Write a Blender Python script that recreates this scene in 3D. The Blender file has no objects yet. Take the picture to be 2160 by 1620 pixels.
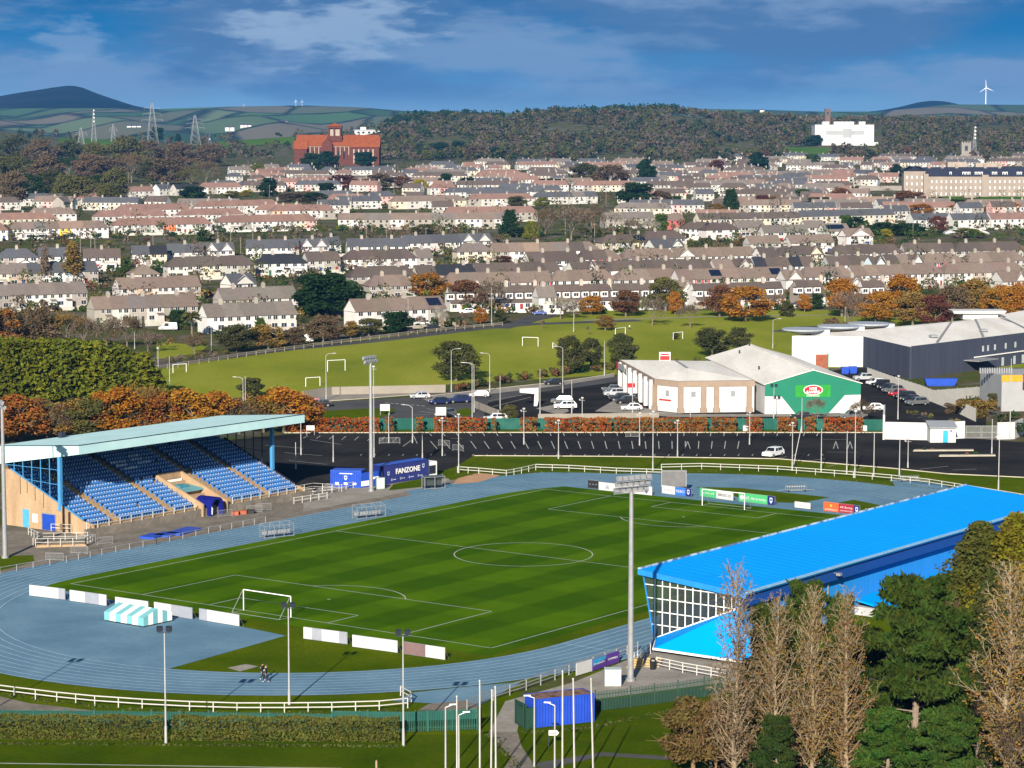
import bpy,math,random
import numpy as np
from mathutils import Vector
R = math.radians
SC = bpy.context.scene
COL = SC.collection
rnd = random.Random(7)
# camera, sky, sun, exposure
CAMH,FPX,PITCH = 55.6,5225.5,.1014
cam_d = bpy.data.cameras.new('camera'); cam = bpy.data.objects.new('camera',cam_d); COL.objects.link(cam)
cam.location = (0,0,CAMH); cam.rotation_euler = (math.pi/2 - PITCH,0,0)
cam_d.sensor_fit = 'HORIZONTAL'; cam_d.sensor_width = 36; cam_d.lens = 36*FPX/2160
cam_d.clip_start = 5; cam_d.clip_end = 60000
SC.camera = cam
SUN_EL = R(22.0); SH = Vector((.18,.98)).normalized()
sun_d = bpy.data.lights.new('sun','SUN'); sun = bpy.data.objects.new('sun',sun_d); COL.objects.link(sun)
sun_d.energy = 5.0; sun_d.angle = R(.5); sun_d.color = (1.0,.90,.76)
to_sun = Vector((-SH.x*math.cos(SUN_EL),-SH.y*math.cos(SUN_EL),math.sin(SUN_EL)))
sun.rotation_euler = to_sun.to_track_quat('Z','Y').to_euler(); sun.location = (0,-200,300)
world = bpy.data.worlds.new('World'); SC.world = world; world.use_nodes = True
def build_sky():
 nt = world.node_tree; N = nt.nodes; Lk = nt.links; N.clear()
 out = N.new('ShaderNodeOutputWorld'); bg = N.new('ShaderNodeBackground'); bg.inputs[1].default_value = .055
 sky = N.new('ShaderNodeTexSky'); sky.sky_type = 'NISHITA'; sky.sun_disc = False
 sky.sun_elevation = SUN_EL; sky.sun_rotation = math.atan2(to_sun.x,to_sun.y); sky.air_density = 1.0; sky.dust_density = .3; sky.ozone_density = 2.5
 tc = N.new('ShaderNodeTexCoord'); sep = N.new('ShaderNodeSeparateXYZ'); Lk.new(tc.outputs['Generated'],sep.inputs[0])
 def math_(op,a,b=None):
  m = N.new('ShaderNodeMath'); m.operation = op
  for i,q in enumerate((a,b)):
   if q is None: continue
   if isinstance(q,(int,float)): m.inputs[i].default_value = q
   else: Lk.new(q,m.inputs[i])
  return m.outputs[0]
 def ramp(fac,stops,interp='EASE'):
  r = N.new('ShaderNodeValToRGB'); Lk.new(fac,r.inputs[0]); e = r.color_ramp.elements; r.color_ramp.interpolation = interp
  while len(e) < len(stops): e.new(.5)
  for k,(p,c) in enumerate(stops): e[k].position = p; e[k].color = (*c,1) if not isinstance(c,float) else (c,c,c,1)
  return r.outputs[0]
 def mix(fac,a,b):
  m = N.new('ShaderNodeMix'); m.data_type = 'RGBA'; Lk.new(fac,m.inputs[0])
  for i,q in ((6,a),(7,b)):
   if isinstance(q,tuple): m.inputs[i].default_value = (*q,1)
   else: Lk.new(q,m.inputs[i])
  return m.outputs[2]
 el = math_('MULTIPLY',sep.outputs[2],10.0)
 base = ramp(el,[(.0,(2.8,4.9,7.5)),(.10,(1.95,3.95,6.4)),(.26,(.7,2.5,5.1)),(.42,(.08,1.7,4.3)),(.56,(.03,1.25,3.6)),(1.0,(.16,1.0,2.8))])
 cmb = N.new('ShaderNodeCombineXYZ'); Lk.new(math_('MULTIPLY',sep.outputs[0],7.0),cmb.inputs[0]); Lk.new(math_('MULTIPLY',sep.outputs[2],26.0),cmb.inputs[1])
 cmb.inputs[2].default_value = 3.7
 def noise(scale,detail,rough,off):
  mp = N.new('ShaderNodeMapping'); mp.inputs['Location'].default_value = off; Lk.new(cmb.outputs[0],mp.inputs[0])
  n = N.new('ShaderNodeTexNoise'); n.inputs['Scale'].default_value = scale; n.inputs['Detail'].default_value = detail; n.inputs['Roughness'].default_value = rough
  Lk.new(mp.outputs[0],n.inputs['Vector']); return n.outputs[0]
 n1 = noise(1.05,8,.55,(.0,.35,.0)); n2 = noise(1.8,9,.6,(5.2,1.3,.4)); n3 = noise(1.6,6,.5,(9.1,4.4,2.0))
 up = ramp(el,[(.05,.0),(.20,1.0),(1.0,1.0)])
 c1 = mix(math_('MULTIPLY',ramp(n1,[(.42,.0),(.58,.92)]),up),base,(.80,1.85,3.9))
 c2 = mix(math_('MULTIPLY',ramp(n2,[(.43,.0),(.60,.8)]),up),c1,(2.2,3.4,5.4))
 n4 = noise(4.5,9,.6,(2.2,7.3,1.4))
 def blob(cx,cz,rx,rz):
  dx = math_('DIVIDE',math_('SUBTRACT',sep.outputs[0],cx),rx); dz = math_('DIVIDE',math_('SUBTRACT',sep.outputs[2],cz),rz)
  d = math_('SQRT',math_('ADD',math_('POWER',math_('ABSOLUTE',dx),2.0),math_('POWER',math_('ABSOLUTE',dz),2.0)))
  d = math_('ADD',d,math_('MULTIPLY',math_('SUBTRACT',n4,.5),3.4))
  return ramp(d,[(.35,1.0),(1.15,.0)])
 b1 = blob(-.075,.041,.046,.016); b2 = blob(-.172,.035,.018,.010); b3 = blob(.03,.036,.06,.006)
 c3 = mix(math_('MULTIPLY',b1,.85),c2,(3.3,4.6,6.4)); c4 = mix(math_('MULTIPLY',b2,.62),c3,(2.5,3.9,6.0)); c4 = mix(math_('MULTIPLY',b3,.45),c4,(2.0,3.3,5.4))
 low = ramp(math_('MULTIPLY',sep.outputs[2],1.0),[(.075,1.0),(.16,.0)])
 fin = mix(low,sky.outputs[0],c4)
 Lk.new(fin,bg.inputs[0]); Lk.new(bg.outputs[0],out.inputs[0])
build_sky()
SC.view_settings.view_transform = 'Standard'; SC.view_settings.look = 'None'; SC.view_settings.exposure = .88; SC.view_settings.gamma = 1
SC.render.engine = 'CYCLES'; SC.cycles.use_denoising = True; SC.cycles.max_bounces = 6; SC.cycles.diffuse_bounces = 2; SC.cycles.glossy_bounces = 2
SC.cycles.transparent_max_bounces = 8; SC.cycles.volume_bounces = 0; SC.cycles.sample_clamp_indirect = 4
# placing: pixels of the photo -> the ground they show
CP,SP = math.cos(PITCH),math.sin(PITCH)
def ray(px,py):
 a = (px-1080)/FPX; b = -(py-810)/FPX
 return Vector((a,CP + b*SP,-SP + b*CP))
def G(px,py,z=.0):
 d = ray(px,py); t = (z-CAMH)/d.z
 return Vector((d.x*t,d.y*t,z))
def hz(x,y):
 t = x/max(y,1)
 z = .0
 if y > 760: z += .0118*(y-760)-.413 if y > 830 else .0118*(y-760)**2/140
 return z
def GT(px,py,dz=.0):
 d = ray(px,py); d = d/d.y
 y = 150.0
 while y < 4200:
  if CAMH + d.z*y <= hz(d.x*y,y)+dz: break
  y += 4
 lo,hi = y-4,y
 for _ in range(12):
  m = (lo+hi)/2
  if CAMH + d.z*m <= hz(d.x*m,m)+dz: hi = m
  else: lo = m
 return Vector((d.x*hi,hi,hz(d.x*hi,hi)))
UD = Vector((.5916,.8062,0)); VD = Vector((.8062,-.5916,0)); PO = Vector((-54.52,302.02,0)); UROT = math.atan2(UD.y,UD.x)
def S(u,v,z=.0):
 p = PO + UD*u + VD*v; return Vector((p.x,p.y,z))
# materials
MATS = {}
def nodes_of(name,rough=.8,metal=.0,spec=.3):
 m = bpy.data.materials.new(name); m.use_nodes = True; nt = m.node_tree; b = nt.nodes['Principled BSDF']
 b.inputs['Roughness'].default_value = rough; b.inputs['Metallic'].default_value = metal; b.inputs['Specular IOR Level'].default_value = spec
 return m,nt,b
def noise_fac(nt,scale,detail=5,obj=True,stretch=None,rough=.6):
 tc = nt.nodes.new('ShaderNodeTexCoord'); n = nt.nodes.new('ShaderNodeTexNoise'); n.inputs['Scale'].default_value = scale; n.inputs['Detail'].default_value = detail; n.inputs['Roughness'].default_value = rough
 src = tc.outputs['Object']
 if not obj: g = nt.nodes.new('ShaderNodeNewGeometry'); src = g.outputs['Position']
 if stretch:
  mp = nt.nodes.new('ShaderNodeMapping'); mp.inputs['Scale'].default_value = stretch[:3]
  if len(stretch) > 3: mp.inputs['Rotation'].default_value = (0,0,stretch[3])
  nt.links.new(src,mp.inputs[0]); src = mp.outputs[0]
 nt.links.new(src,n.inputs['Vector']); return n.outputs[0]
def ramp_of(nt,fac,stops):
 r = nt.nodes.new('ShaderNodeValToRGB'); e = r.color_ramp.elements
 while len(e) < len(stops): e.new(.5)
 for k,(p,c) in enumerate(stops): e[k].position = p; e[k].color = (*c,1)
 nt.links.new(fac,r.inputs[0]); return r.outputs[0]
def mat(name,col,rough=.8,var=.15,scale=1.0,metal=.0,spec=.3,world=True,stretch=None,detail=5,bump=.0):
 if name in MATS: return MATS[name]
 m,nt,b = nodes_of(name,rough,metal,spec)
 f = noise_fac(nt,scale,detail,not world,stretch)
 lo = tuple(c*(1-var) for c in col); hi = tuple(min(1,c*(1+var)) for c in col)
 nt.links.new(ramp_of(nt,f,[(.3,lo),(.7,hi)]),b.inputs['Base Color'])
 if bump:
  bp = nt.nodes.new('ShaderNodeBump'); bp.inputs['Strength'].default_value = bump; bp.inputs['Distance'].default_value = .1
  nt.links.new(f,bp.inputs['Height']); nt.links.new(bp.outputs[0],b.inputs['Normal'])
 MATS[name] = m; return m
def mat2(name,stops,scale=1.0,rough=.9,world=True,stretch=None,detail=6,spec=.0,fine=.0,fscale=8.0):
 if name in MATS: return MATS[name]
 m,nt,b = nodes_of(name,rough,0,spec)
 c = ramp_of(nt,noise_fac(nt,scale,detail,not world,stretch),stops)
 if fine:
  f2 = noise_fac(nt,fscale,4,not world)
  mx = nt.nodes.new('ShaderNodeMix'); mx.data_type = 'RGBA'; mx.blend_type = 'MULTIPLY'; mx.inputs[0].default_value = 1.0
  nt.links.new(c,mx.inputs[6]); nt.links.new(ramp_of(nt,f2,[(.25,(1-fine,)*3),(.75,(1+fine*.4,)*3)]),mx.inputs[7]); c = mx.outputs[2]
 nt.links.new(c,b.inputs['Base Color']); MATS[name] = m; return m
def objcol(name,rough=.8,var=.15,scale=.5,spec=.3,hue=.0,stretch=None,metal=.0):
 """material that takes each object's own colour"""
 if name in MATS: return MATS[name]
 m,nt,b = nodes_of(name,rough,metal,spec)
 oi = nt.nodes.new('ShaderNodeObjectInfo')
 f = noise_fac(nt,scale,5,False,stretch)
 mx = nt.nodes.new('ShaderNodeMix'); mx.data_type = 'RGBA'; mx.blend_type = 'MULTIPLY'; mx.inputs[0].default_value = 1.0
 nt.links.new(oi.outputs['Color'],mx.inputs[6])
 nt.links.new(ramp_of(nt,f,[(.25,(1-var,1-var*(1+hue),1-var*(1+2*hue))),(.75,(1+var,1+var,1+var))]),mx.inputs[7])
 nt.links.new(mx.outputs[2],b.inputs['Base Color']); MATS[name] = m; return m
# objects
def tag(o,label=None,cat=None,group=None,kind=None):
 if label: o['label'] = label
 if cat: o['category'] = cat
 if group: o['group'] = group
 if kind or label: o['kind'] = kind or 'thing'
 return o
def thing(name,label,cat,loc=(0,0,0),rz=.0,group=None):
 o = bpy.data.objects.new(name,None); COL.objects.link(o); o.location = loc; o.rotation_euler = (0,0,rz); o.empty_display_size = .5
 return tag(o,label,cat,group)
class MB:
 def __init__(s): s.v,s.f,s.m = [],[],[]
 def quad(s,*p,m=0):
  n = len(s.v); s.v += [tuple(q) for q in p]; s.f.append(tuple(range(n,n+len(p)))); s.m.append(m)
 def hexa(s,p,m=0):
  n = len(s.v); s.v += [tuple(q) for q in p]
  for f in ((3,2,1,0),(4,5,6,7),(0,1,5,4),(1,2,6,5),(2,3,7,6),(3,0,4,7)): s.f.append(tuple(n+i for i in f)); s.m.append(m)
 def obox(s,o,a,b,c,m=0):
  o,a,b,c = map(Vector,(o,a,b,c)); s.hexa([o,o+a,o+a+b,o+b,o+c,o+a+c,o+a+b+c,o+b+c],m)
 def box(s,x0,x1,y0,y1,z0,z1,m=0): s.obox((x0,y0,z0),(x1-x0,0,0),(0,y1-y0,0),(0,0,z1-z0),m)
 def tube(s,p,q,r0,r1=None,n=6,m=0,caps=True):
  p,q = Vector(p),Vector(q); r1 = r0 if r1 is None else r1
  d = (q-p).normalized(); a = d.orthogonal().normalized(); b = d.cross(a); k = len(s.v)
  for c,r in ((p,r0),(q,r1)):
   for i in range(n):
    t = 2*math.pi*i/n; s.v.append(tuple(c + a*(r*math.cos(t)) + b*(r*math.sin(t))))
  for i in range(n):
   j = (i+1) % n; s.f.append((k+i,k+j,k+n+j,k+n+i)); s.m.append(m)
  if caps:
   s.f.append(tuple(k+i for i in reversed(range(n)))); s.m.append(m); s.f.append(tuple(k+n+i for i in range(n))); s.m.append(m)
 def bar(s,p,q,w,h,m=0):
  p,q = Vector(p),Vector(q); d = (q-p); x = Vector((-d.y,d.x,0)); x = x.normalized()*w if x.length > 1e-6 else Vector((w,0,0))
  if abs(d.x)+abs(d.y) < 1e-6: s.obox(p-x/2-Vector((0,h/2,0)),x,Vector((0,h,0)),d,m)
  else: s.obox(p-x/2-Vector((0,0,h/2)),d,x,Vector((0,0,h)),m)
 def prism(s,pts,z0,z1,m=0,mt=None,bottom=True):
  n = len(pts); k = len(s.v); s.v += [(p[0],p[1],z0) for p in pts] + [(p[0],p[1],z1) for p in pts]
  for i in range(n):
   j = (i+1) % n; s.f.append((k+i,k+j,k+n+j,k+n+i)); s.m.append(m)
  s.f.append(tuple(range(k+n,k+2*n))); s.m.append(m if mt is None else mt)
  if bottom: s.f.append(tuple(reversed(range(k,k+n)))); s.m.append(m)
 def extr(s,pts,vec,m=0):
  n = len(pts); k = len(s.v); vec = Vector(vec); s.v += [tuple(p) for p in pts] + [tuple(Vector(p)+vec) for p in pts]
  for i in range(n):
   j = (i+1) % n; s.f.append((k+i,k+j,k+n+j,k+n+i)); s.m.append(m)
  s.f.append(tuple(range(k+n,k+2*n))); s.m.append(m); s.f.append(tuple(reversed(range(k,k+n)))); s.m.append(m)
 def lathe(s,prof,n=10,m=0,o=(0,0,0)):
  k = len(s.v)
  for r,z in prof:
   for i in range(n): t = 2*math.pi*i/n; s.v.append((o[0]+r*math.cos(t),o[1]+r*math.sin(t),o[2]+z))
  for a in range(len(prof)-1):
   for i in range(n): j = (i+1) % n; s.f.append((k+a*n+i,k+a*n+j,k+(a+1)*n+j,k+(a+1)*n+i)); s.m.append(m)
 def mesh(s,name,mats):
  me = bpy.data.meshes.new(name); me.from_pydata(s.v,[],s.f)
  for x in (mats if isinstance(mats,(list,tuple)) else [mats]): me.materials.append(x)
  if any(s.m): me.polygons.foreach_set('material_index',s.m)
  me.update(); return me
 def build(s,name,mats,parent=None,local=False,origin=None):
  """vertices are in world space unless local; parents carry only a place and a turn about z"""
  if not local:
   if parent is not None:
    q = parent
    while q.parent is not None: q = q.parent
    l,r = Vector(q.location),-q.rotation_euler.z
   else:
    if origin is None:
     a = np.array(s.v); c = (a.min(0)+a.max(0))/2; origin = (c[0],c[1],a[:,2].min())
    l,r = Vector(origin),0
   c,q = math.cos(r),math.sin(r); n = []
   for x,y,z in s.v: x -= l.x; y -= l.y; n.append((x*c-y*q,x*q+y*c,z-l.z))
   s.v = n
  o = bpy.data.objects.new(name,s.mesh(name,mats)); COL.objects.link(o)
  if parent is not None: o.parent = parent
  elif not local: o.location = origin
  elif origin is not None: o.location = origin
  return o
def put(name,me,parent=None,loc=(0,0,0),rz=.0,scale=None,color=None):
 o = bpy.data.objects.new(name,me); COL.objects.link(o); o.location = loc; o.rotation_euler = (0,0,rz)
 if parent is not None: o.parent = parent
 if scale is not None: o.scale = scale if isinstance(scale,(tuple,list)) else (scale,)*3
 if color is not None: o.color = (*color,1)
 return o
def copy_tree(o,parent=None):
 c = o.copy(); COL.objects.link(c); c.parent = parent
 for ch in o.children: copy_tree(ch,c)
 return c
def struct(name,mb,m,origin=None): return tag(mb.build(name,m,origin=origin),kind='structure')
def sheet(name,pix,z,m,world=False,kind='structure'):
 """flat area of ground from its outline in the photo (or in world points)"""
 mb = MB(); pts = [Vector((p[0],p[1],z)) if world else G(p[0],p[1],0) for p in pix]
 pts = [Vector((p.x,p.y,z)) for p in pts]
 ar = sum(pts[i].x*pts[(i+1) % len(pts)].y - pts[(i+1) % len(pts)].x*pts[i].y for i in range(len(pts)))
 if ar < 0: pts.reverse()
 mb.quad(*pts); return tag(mb.build(name,m),kind=kind)
def text_mesh(txt,size,depth=.01,align='CENTER',bold=.0):
 cu = bpy.data.curves.new('lettering','FONT'); cu.body = txt; cu.size = size; cu.extrude = depth; cu.align_x = align; cu.offset = bold; cu.resolution_u = 2
 o = bpy.data.objects.new('lettering',cu); COL.objects.link(o)
 dg = bpy.context.evaluated_depsgraph_get(); me = bpy.data.meshes.new_from_object(o.evaluated_get(dg)); bpy.data.objects.remove(o); bpy.data.curves.remove(cu); return me
def lettering(txt,size,m,parent,loc,rz,width=None,bold=.0,name='lettering'):
 """upright text facing -y of its own frame, centred on loc (local to parent)"""
 me = text_mesh(txt,size,.012,bold=bold); me.materials.clear(); me.materials.append(m)
 o = bpy.data.objects.new(name,me); COL.objects.link(o); o.parent = parent; o.location = loc; o.rotation_euler = (math.pi/2,0,rz)
 if width:
  xs = [v.co.x for v in me.vertices]; o.scale.x = width/max(.01,max(xs)-min(xs))
 return o
# the land
def interp(x,pts):
 if x <= pts[0][0]: return pts[0][1]
 for (a,p),(b,q) in zip(pts,pts[1:]):
  if x <= b: return p + (q-p)*(x-a)/(b-a)
 return pts[-1][1]
CREST = [(-400,282),(0,276),(150,292),(420,302),(520,296),(640,288),(780,276),(860,257),(950,254),(1050,256),(1150,248),(1300,243),(1420,241),(1500,252),(1700,260),(1850,262),(2160,262),(2700,262)]
_hz0 = hz
def hz(x,y):
 z = _hz0(x,min(y,2700))
 if y > 2700:
  px = 1080 + FPX*x/y; zc = CAMH + 3700*(278.5-interp(px,CREST))/FPX
  k = min(1,(y-2700)/1000); k = k*k*(3-2*k) if y < 3700 else 1
  z = z + (zc-z)*k
  if y > 3800: z -= (y-3800)*.12
 return z
def grid_mesh(name,xs_of,ys,zf,m):
 v,f = [],[]; nx = None
 for y in ys:
  row = xs_of(y); nx = len(row)
  v += [(x,y,zf(x,y)) for x in row]
 for j in range(len(ys)-1):
  for i in range(nx-1): a = j*nx+i; f.append((a,a+1,a+nx+1,a+nx))
 me = bpy.data.meshes.new(name); me.from_pydata(v,[],f); me.materials.append(m)
 me.polygons.foreach_set('use_smooth',[True]*len(f)); me.update()
 o = bpy.data.objects.new(name,me); COL.objects.link(o); return tag(o,kind='structure')
M_land = mat2('land',[(.28,(.055,.075,.020)),(.44,(.075,.095,.026)),(.53,(.105,.088,.050)),(.60,(.15,.14,.12)),(.68,(.07,.10,.024))],scale=.06,detail=8,fine=.35,fscale=.6)
fan = [i*70-700 for i in range(52)]
grid_mesh('ground',lambda y: [(p-1080)/FPX*max(y,900) for p in fan],[60,150,300,500,640,760,775,790,805,820,835] + list(range(900,2700,100)) + list(range(2700,4500,60)),hz,M_land)
def fields_mat(name,cols,scale,dark,moor=None):
 m,nt,b = nodes_of(name,.95,0,.1)
 g = nt.nodes.new('ShaderNodeNewGeometry'); mp = nt.nodes.new('ShaderNodeMapping'); mp.inputs['Scale'].default_value = (scale,scale*.26,0); mp.inputs['Rotation'].default_value = (0,0,.35)
 nt.links.new(g.outputs['Position'],mp.inputs[0])
 v = nt.nodes.new('ShaderNodeTexVoronoi'); v.inputs['Scale'].default_value = 1; nt.links.new(mp.outputs[0],v.inputs['Vector'])
 e = nt.nodes.new('ShaderNodeTexVoronoi'); e.feature = 'DISTANCE_TO_EDGE'; e.inputs['Scale'].default_value = 1; nt.links.new(mp.outputs[0],e.inputs['Vector'])
 s = nt.nodes.new('ShaderNodeSeparateColor'); nt.links.new(v.outputs['Color'],s.inputs[0])
 c = ramp_of(nt,s.outputs[0],[(i/(len(cols)-1),q) for i,q in enumerate(cols)])
 mx = nt.nodes.new('ShaderNodeMix'); mx.data_type = 'RGBA'
 ad = nt.nodes.new('ShaderNodeMath'); ad.operation = 'ADD'; nt.links.new(e.outputs['Distance'],ad.inputs[0])
 nz = nt.nodes.new('ShaderNodeMath'); nz.operation = 'MULTIPLY'; nz.inputs[1].default_value = .12; nt.links.new(noise_fac(nt,.01,5,False),nz.inputs[0]); nt.links.new(nz.outputs[0],ad.inputs[1])
 nt.links.new(ramp_of(nt,ad.outputs[0],[(.07,(1,1,1)),(.14,(0,0,0))]),mx.inputs[0]); nt.links.new(c,mx.inputs[6]); mx.inputs[7].default_value = (*dark,1)
 nt.links.new(mx.outputs[2],b.inputs['Base Color']); return m
M_fields = fields_mat('fields',[(.035,.085,.035),(.07,.15,.055),(.024,.065,.035),(.13,.18,.09),(.045,.10,.035),(.19,.155,.115),(.03,.08,.04)],1/170,(.012,.02,.014))
M_moor = mat2('moorland',[(.3,(.004,.012,.014)),(.5,(.011,.015,.016)),(.7,(.03,.024,.02))],scale=.004,detail=8)
FAR = [(-900,232),(0,229),(150,229),(280,229),(330,231),(480,226),(640,223),(760,227),(860,235),(960,236),(1100,239),(1250,240),(1440,230),(1600,232),(1720,236),(1850,236),(1950,226),(2000,221),(2160,222),(2900,226)]
def hill_range(name,prof,d0,py0,d1,m,pxr,n=90,step=12,lump=.0):
 xs = [pxr[0] + (pxr[1]-pxr[0])*i/n for i in range(n+1)]; v,f = [],[]; nr = 15
 rr = random.Random(len(name))
 for j in range(nr+1):
  k = j/nr
  for i,px in enumerate(xs):
   if k <= .8:
    q = k/.8; d = d0+(d1-d0)*q; zc = CAMH + d1*(278.5-interp(px,prof))/FPX; z0 = CAMH + d0*(278.5-py0)/FPX
    z = z0 + (zc-z0)*(q**1.15) + math.sin(px*.021+q*5)*lump*math.sin(q*math.pi)
   else: d = d1*(1+(k-.8)*1.2); z = zc_of(prof,px,d1)*(1-(k-.8)*3)
   v.append(((px-1080)/FPX*d,d,z))
 for j in range(nr):
  for i in range(n): a = j*(n+1)+i; f.append((a,a+1,a+n+2,a+n+1))
 me = bpy.data.meshes.new(name); me.from_pydata(v,[],f); me.materials.append(m); me.polygons.foreach_set('use_smooth',[True]*len(f)); me.update()
 o = bpy.data.objects.new(name,me); COL.objects.link(o); return tag(o,kind='structure')
def zc_of(prof,px,d1): return CAMH + d1*(278.5-interp(px,prof))/FPX
hill_range('hills',FAR,4300,305,7000,M_fields,(-900,2900),130,lump=8)
MOUNT = [(-700,232),(-300,228),(-80,213),(0,205),(45,197),(80,192),(118,186),(150,182),(172,183),(190,190),(215,200),(245,210),(285,223),(330,232),(380,240)]
hill_range('mountain',MOUNT,7300,236,8600,M_moor,(-700,380),70)
BLUE = [(1780,240),(1850,234),(1890,227),(1930,217),(1960,213),(1990,215),(2030,224),(2090,232),(2160,238)]
hill_range('mountain',BLUE,8800,240,9800,M_moor,(1780,2160),30)
# grass, asphalt, paving (each sheet a little above the one below)
M_lawn = mat2('lawn',[(.3,(.042,.080,.001)),(.5,(.068,.106,.0015)),(.72,(.102,.128,.003))],scale=.10,detail=7,fine=.3,fscale=2.2)
M_park = mat2('park_grass',[(.28,(.145,.185,.018)),(.5,(.215,.245,.025)),(.72,(.29,.295,.045))],scale=.035,detail=7,fine=.22,fscale=1.3,stretch=(1,.35,1))
M_asph = mat2('asphalt',[(.25,(.014,.0145,.015)),(.5,(.028,.028,.029)),(.75,(.046,.045,.044))],scale=.09,detail=8,fine=.2,fscale=3,rough=.85)
M_road = mat2('road',[(.3,(.065,.067,.071)),(.7,(.10,.10,.102))],scale=.1,detail=7,fine=.15,fscale=3,rough=.85)
M_pave = mat2('paving',[(.3,(.22,.205,.18)),(.7,(.33,.31,.275))],scale=.25,detail=7,fine=.2,fscale=2)
M_dirtc = mat2('old_concrete',[(.28,(.15,.135,.115)),(.72,(.26,.23,.19))],scale=.3,detail=8,fine=.3,fscale=1.5)
M_white = mat('white_paint',(.80,.80,.78),.6,.06,1.0)
M_line = mat('line_paint',(.42,.43,.40),.8,.15,.6)
M_sand = mat('sand',(.42,.24,.13),.95,.15,.5)
sheet('lawn',[(-900,1700),(3000,1700),(2800,1440),(1900,1440),(1250,1440),(1010,1550),(-900,1560)],.03,mat2('shaded_near_lawn',[(.3,(.032,.062,.001)),(.5,(.050,.084,.0015)),(.72,(.076,.104,.003))],scale=.10,detail=7,fine=.3,fscale=2.2))  # lawn colours darkened to paint shade and vignetting over the near grass
sheet('verge',[(-900,1570),(1060,1570),(1100,1440),(2400,1300),(2700,1000),(2160,955),(1900,960),(1640,955),(960,950),(880,985),(700,1010),(500,1100),(-600,1200)],.02,M_lawn)
sheet('park_grass',[(60,868),(700,826),(880,815),(1300,790),(1660,776),(2400,776),(2400,650),(1780,652),(1500,655),(1250,655),(1160,672),(1060,688),(900,702),(720,720),(560,735),(420,760),(330,772),(60,780)],.02,M_park)
sheet('park_grass',[(330,758),(420,745),(440,728),(330,722)],.025,M_park)
def strip(name,line,w,z,m,zf=None):
 pts = [G(*p) for p in line]; mb = MB(); L,Rr = [],[]
 for i,p in enumerate(pts):
  a = pts[max(0,i-1)]; b = pts[min(len(pts)-1,i+1)]; d = (b-a).normalized(); n = Vector((-d.y,d.x,0))
  L.append(p+n*(w/2)); Rr.append(p-n*(w/2))
 for i in range(len(pts)-1):
  q = [Rr[i],Rr[i+1],L[i+1],L[i]]
  for p in q: p.z = z
  mb.quad(*q)
 return tag(mb.build(name,m),kind='structure')
TOWNROAD = [(300,778),(360,768),(480,752),(600,737),(760,722),(900,706),(1000,694),(1120,684),(1230,680),(1350,676)]
strip('road',TOWNROAD,7.0,.045,M_road)
strip('road',[(1050,693),(1100,680),(1140,668),(1155,660)],7.0,.05,M_road)
strip('path',[(1230,676),(1500,668),(1800,664),(2000,668)],3,.045,M_pave)
strip('path',[(1640,700),(1700,690),(1800,686)],5,.05,M_road)
sheet('road',[(560,872),(560,858),(700,848),(880,838),(1000,826),(1160,808),(1290,793),(1310,800),(1310,860),(1300,880),(640,885),(600,882)],.03,M_road)
sheet('pavement',[(640,850),(640,832),(760,826),(880,818),(940,822),(890,832),(760,842)],.05,M_pave)
sheet('pavement',[(885,838),(1010,824),(1180,806),(1296,789),(1296,795),(1180,814),(1030,832),(900,846)],.055,M_pave)
sheet('verge',[(655,884),(655,868),(780,862),(832,862),(830,872),(790,886)],.045,M_lawn)
sheet('verge',[(955,868),(985,860),(1000,872),(980,880)],.045,M_lawn)
sheet('retail_yard',[(1020,878),(1030,850),(1120,830),(1300,806),(1460,790),(1700,790),(1840,770),(2080,880),(2080,900),(1860,900),(1300,884)],.04,M_asph)
sheet('pavement',[(1130,862),(1190,850),(1200,868),(1180,876)],.06,M_pave)
sheet('pavement',[(1255,868),(1300,842),(1385,868),(1440,874),(1600,874),(1830,874),(1830,879),(1420,880)],.06,M_pave)
sheet('car_park',[(470,930),(600,917),(640,914),(1900,914),(2250,940),(2250,1010),(2100,1006),(2000,1000),(1880,988),(1640,968),(1300,963),(1000,961),(960,985),(900,1004),(880,1012),(700,1035),(600,1060),(460,1040)],.04,M_asph)
sheet('verge',[(600,917),(600,906),(1870,906),(1870,912),(640,912)],.03,M_lawn)
sheet('concrete_apron',[(640,1052),(690,1020),(760,1024),(905,1010),(945,1010),(950,1014),(900,1030),(800,1050),(690,1070),(640,1080)],.06,M_pave)
sheet('concrete_apron',[(-500,1230),(-500,1120),(150,1120),(420,1080),(620,1052),(700,1045),(800,1035),(960,1012),(990,1012),(840,1042),(640,1080),(420,1120),(200,1170),(0,1212)],.05,M_dirtc)
sheet('concrete_apron',[S(-14,-12.4),S(88,-12.4),S(80,-22),S(70,-24),S(0,-25),S(-30,-20)],.048,M_dirtc,world=True)
sheet('grass_patch',[(820,1035),(830,1022),(890,1010),(905,1016),(890,1028)],.075,M_lawn)
sheet('grass_patch',[(-100,1205),(-60,1176),(70,1172),(72,1186),(0,1205)],.07,M_lawn)
sheet('sand_pit',[(955,1022),(965,1010),(1010,998),(1056,1003),(1010,1018)],.065,M_sand)
sheet('concrete_yard',[(1066,1480),(1210,1440),(1330,1390),(1380,1372),(1560,1392),(1560,1436),(1500,1444),(1255,1476),(1100,1500),(1090,1548),(1030,1548)],.05,M_pave)
sheet('path',[(1028,1545),(1092,1545),(1100,1575),(1150,1650),(1040,1650),(1080,1600)],.055,M_dirtc)
sheet('path',[(1120,1612),(1270,1588),(1420,1597),(1420,1605),(1270,1596),(1150,1625)],.06,M_road)
sheet('path',[(-300,1520),(-300,1490),(0,1470),(60,1484),(200,1500),(200,1506)],.045,M_dirtc)
sheet('yard_soil',[(1990,1440),(1990,1424),(2300,1404),(2300,1440)],.06,M_sand)
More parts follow.
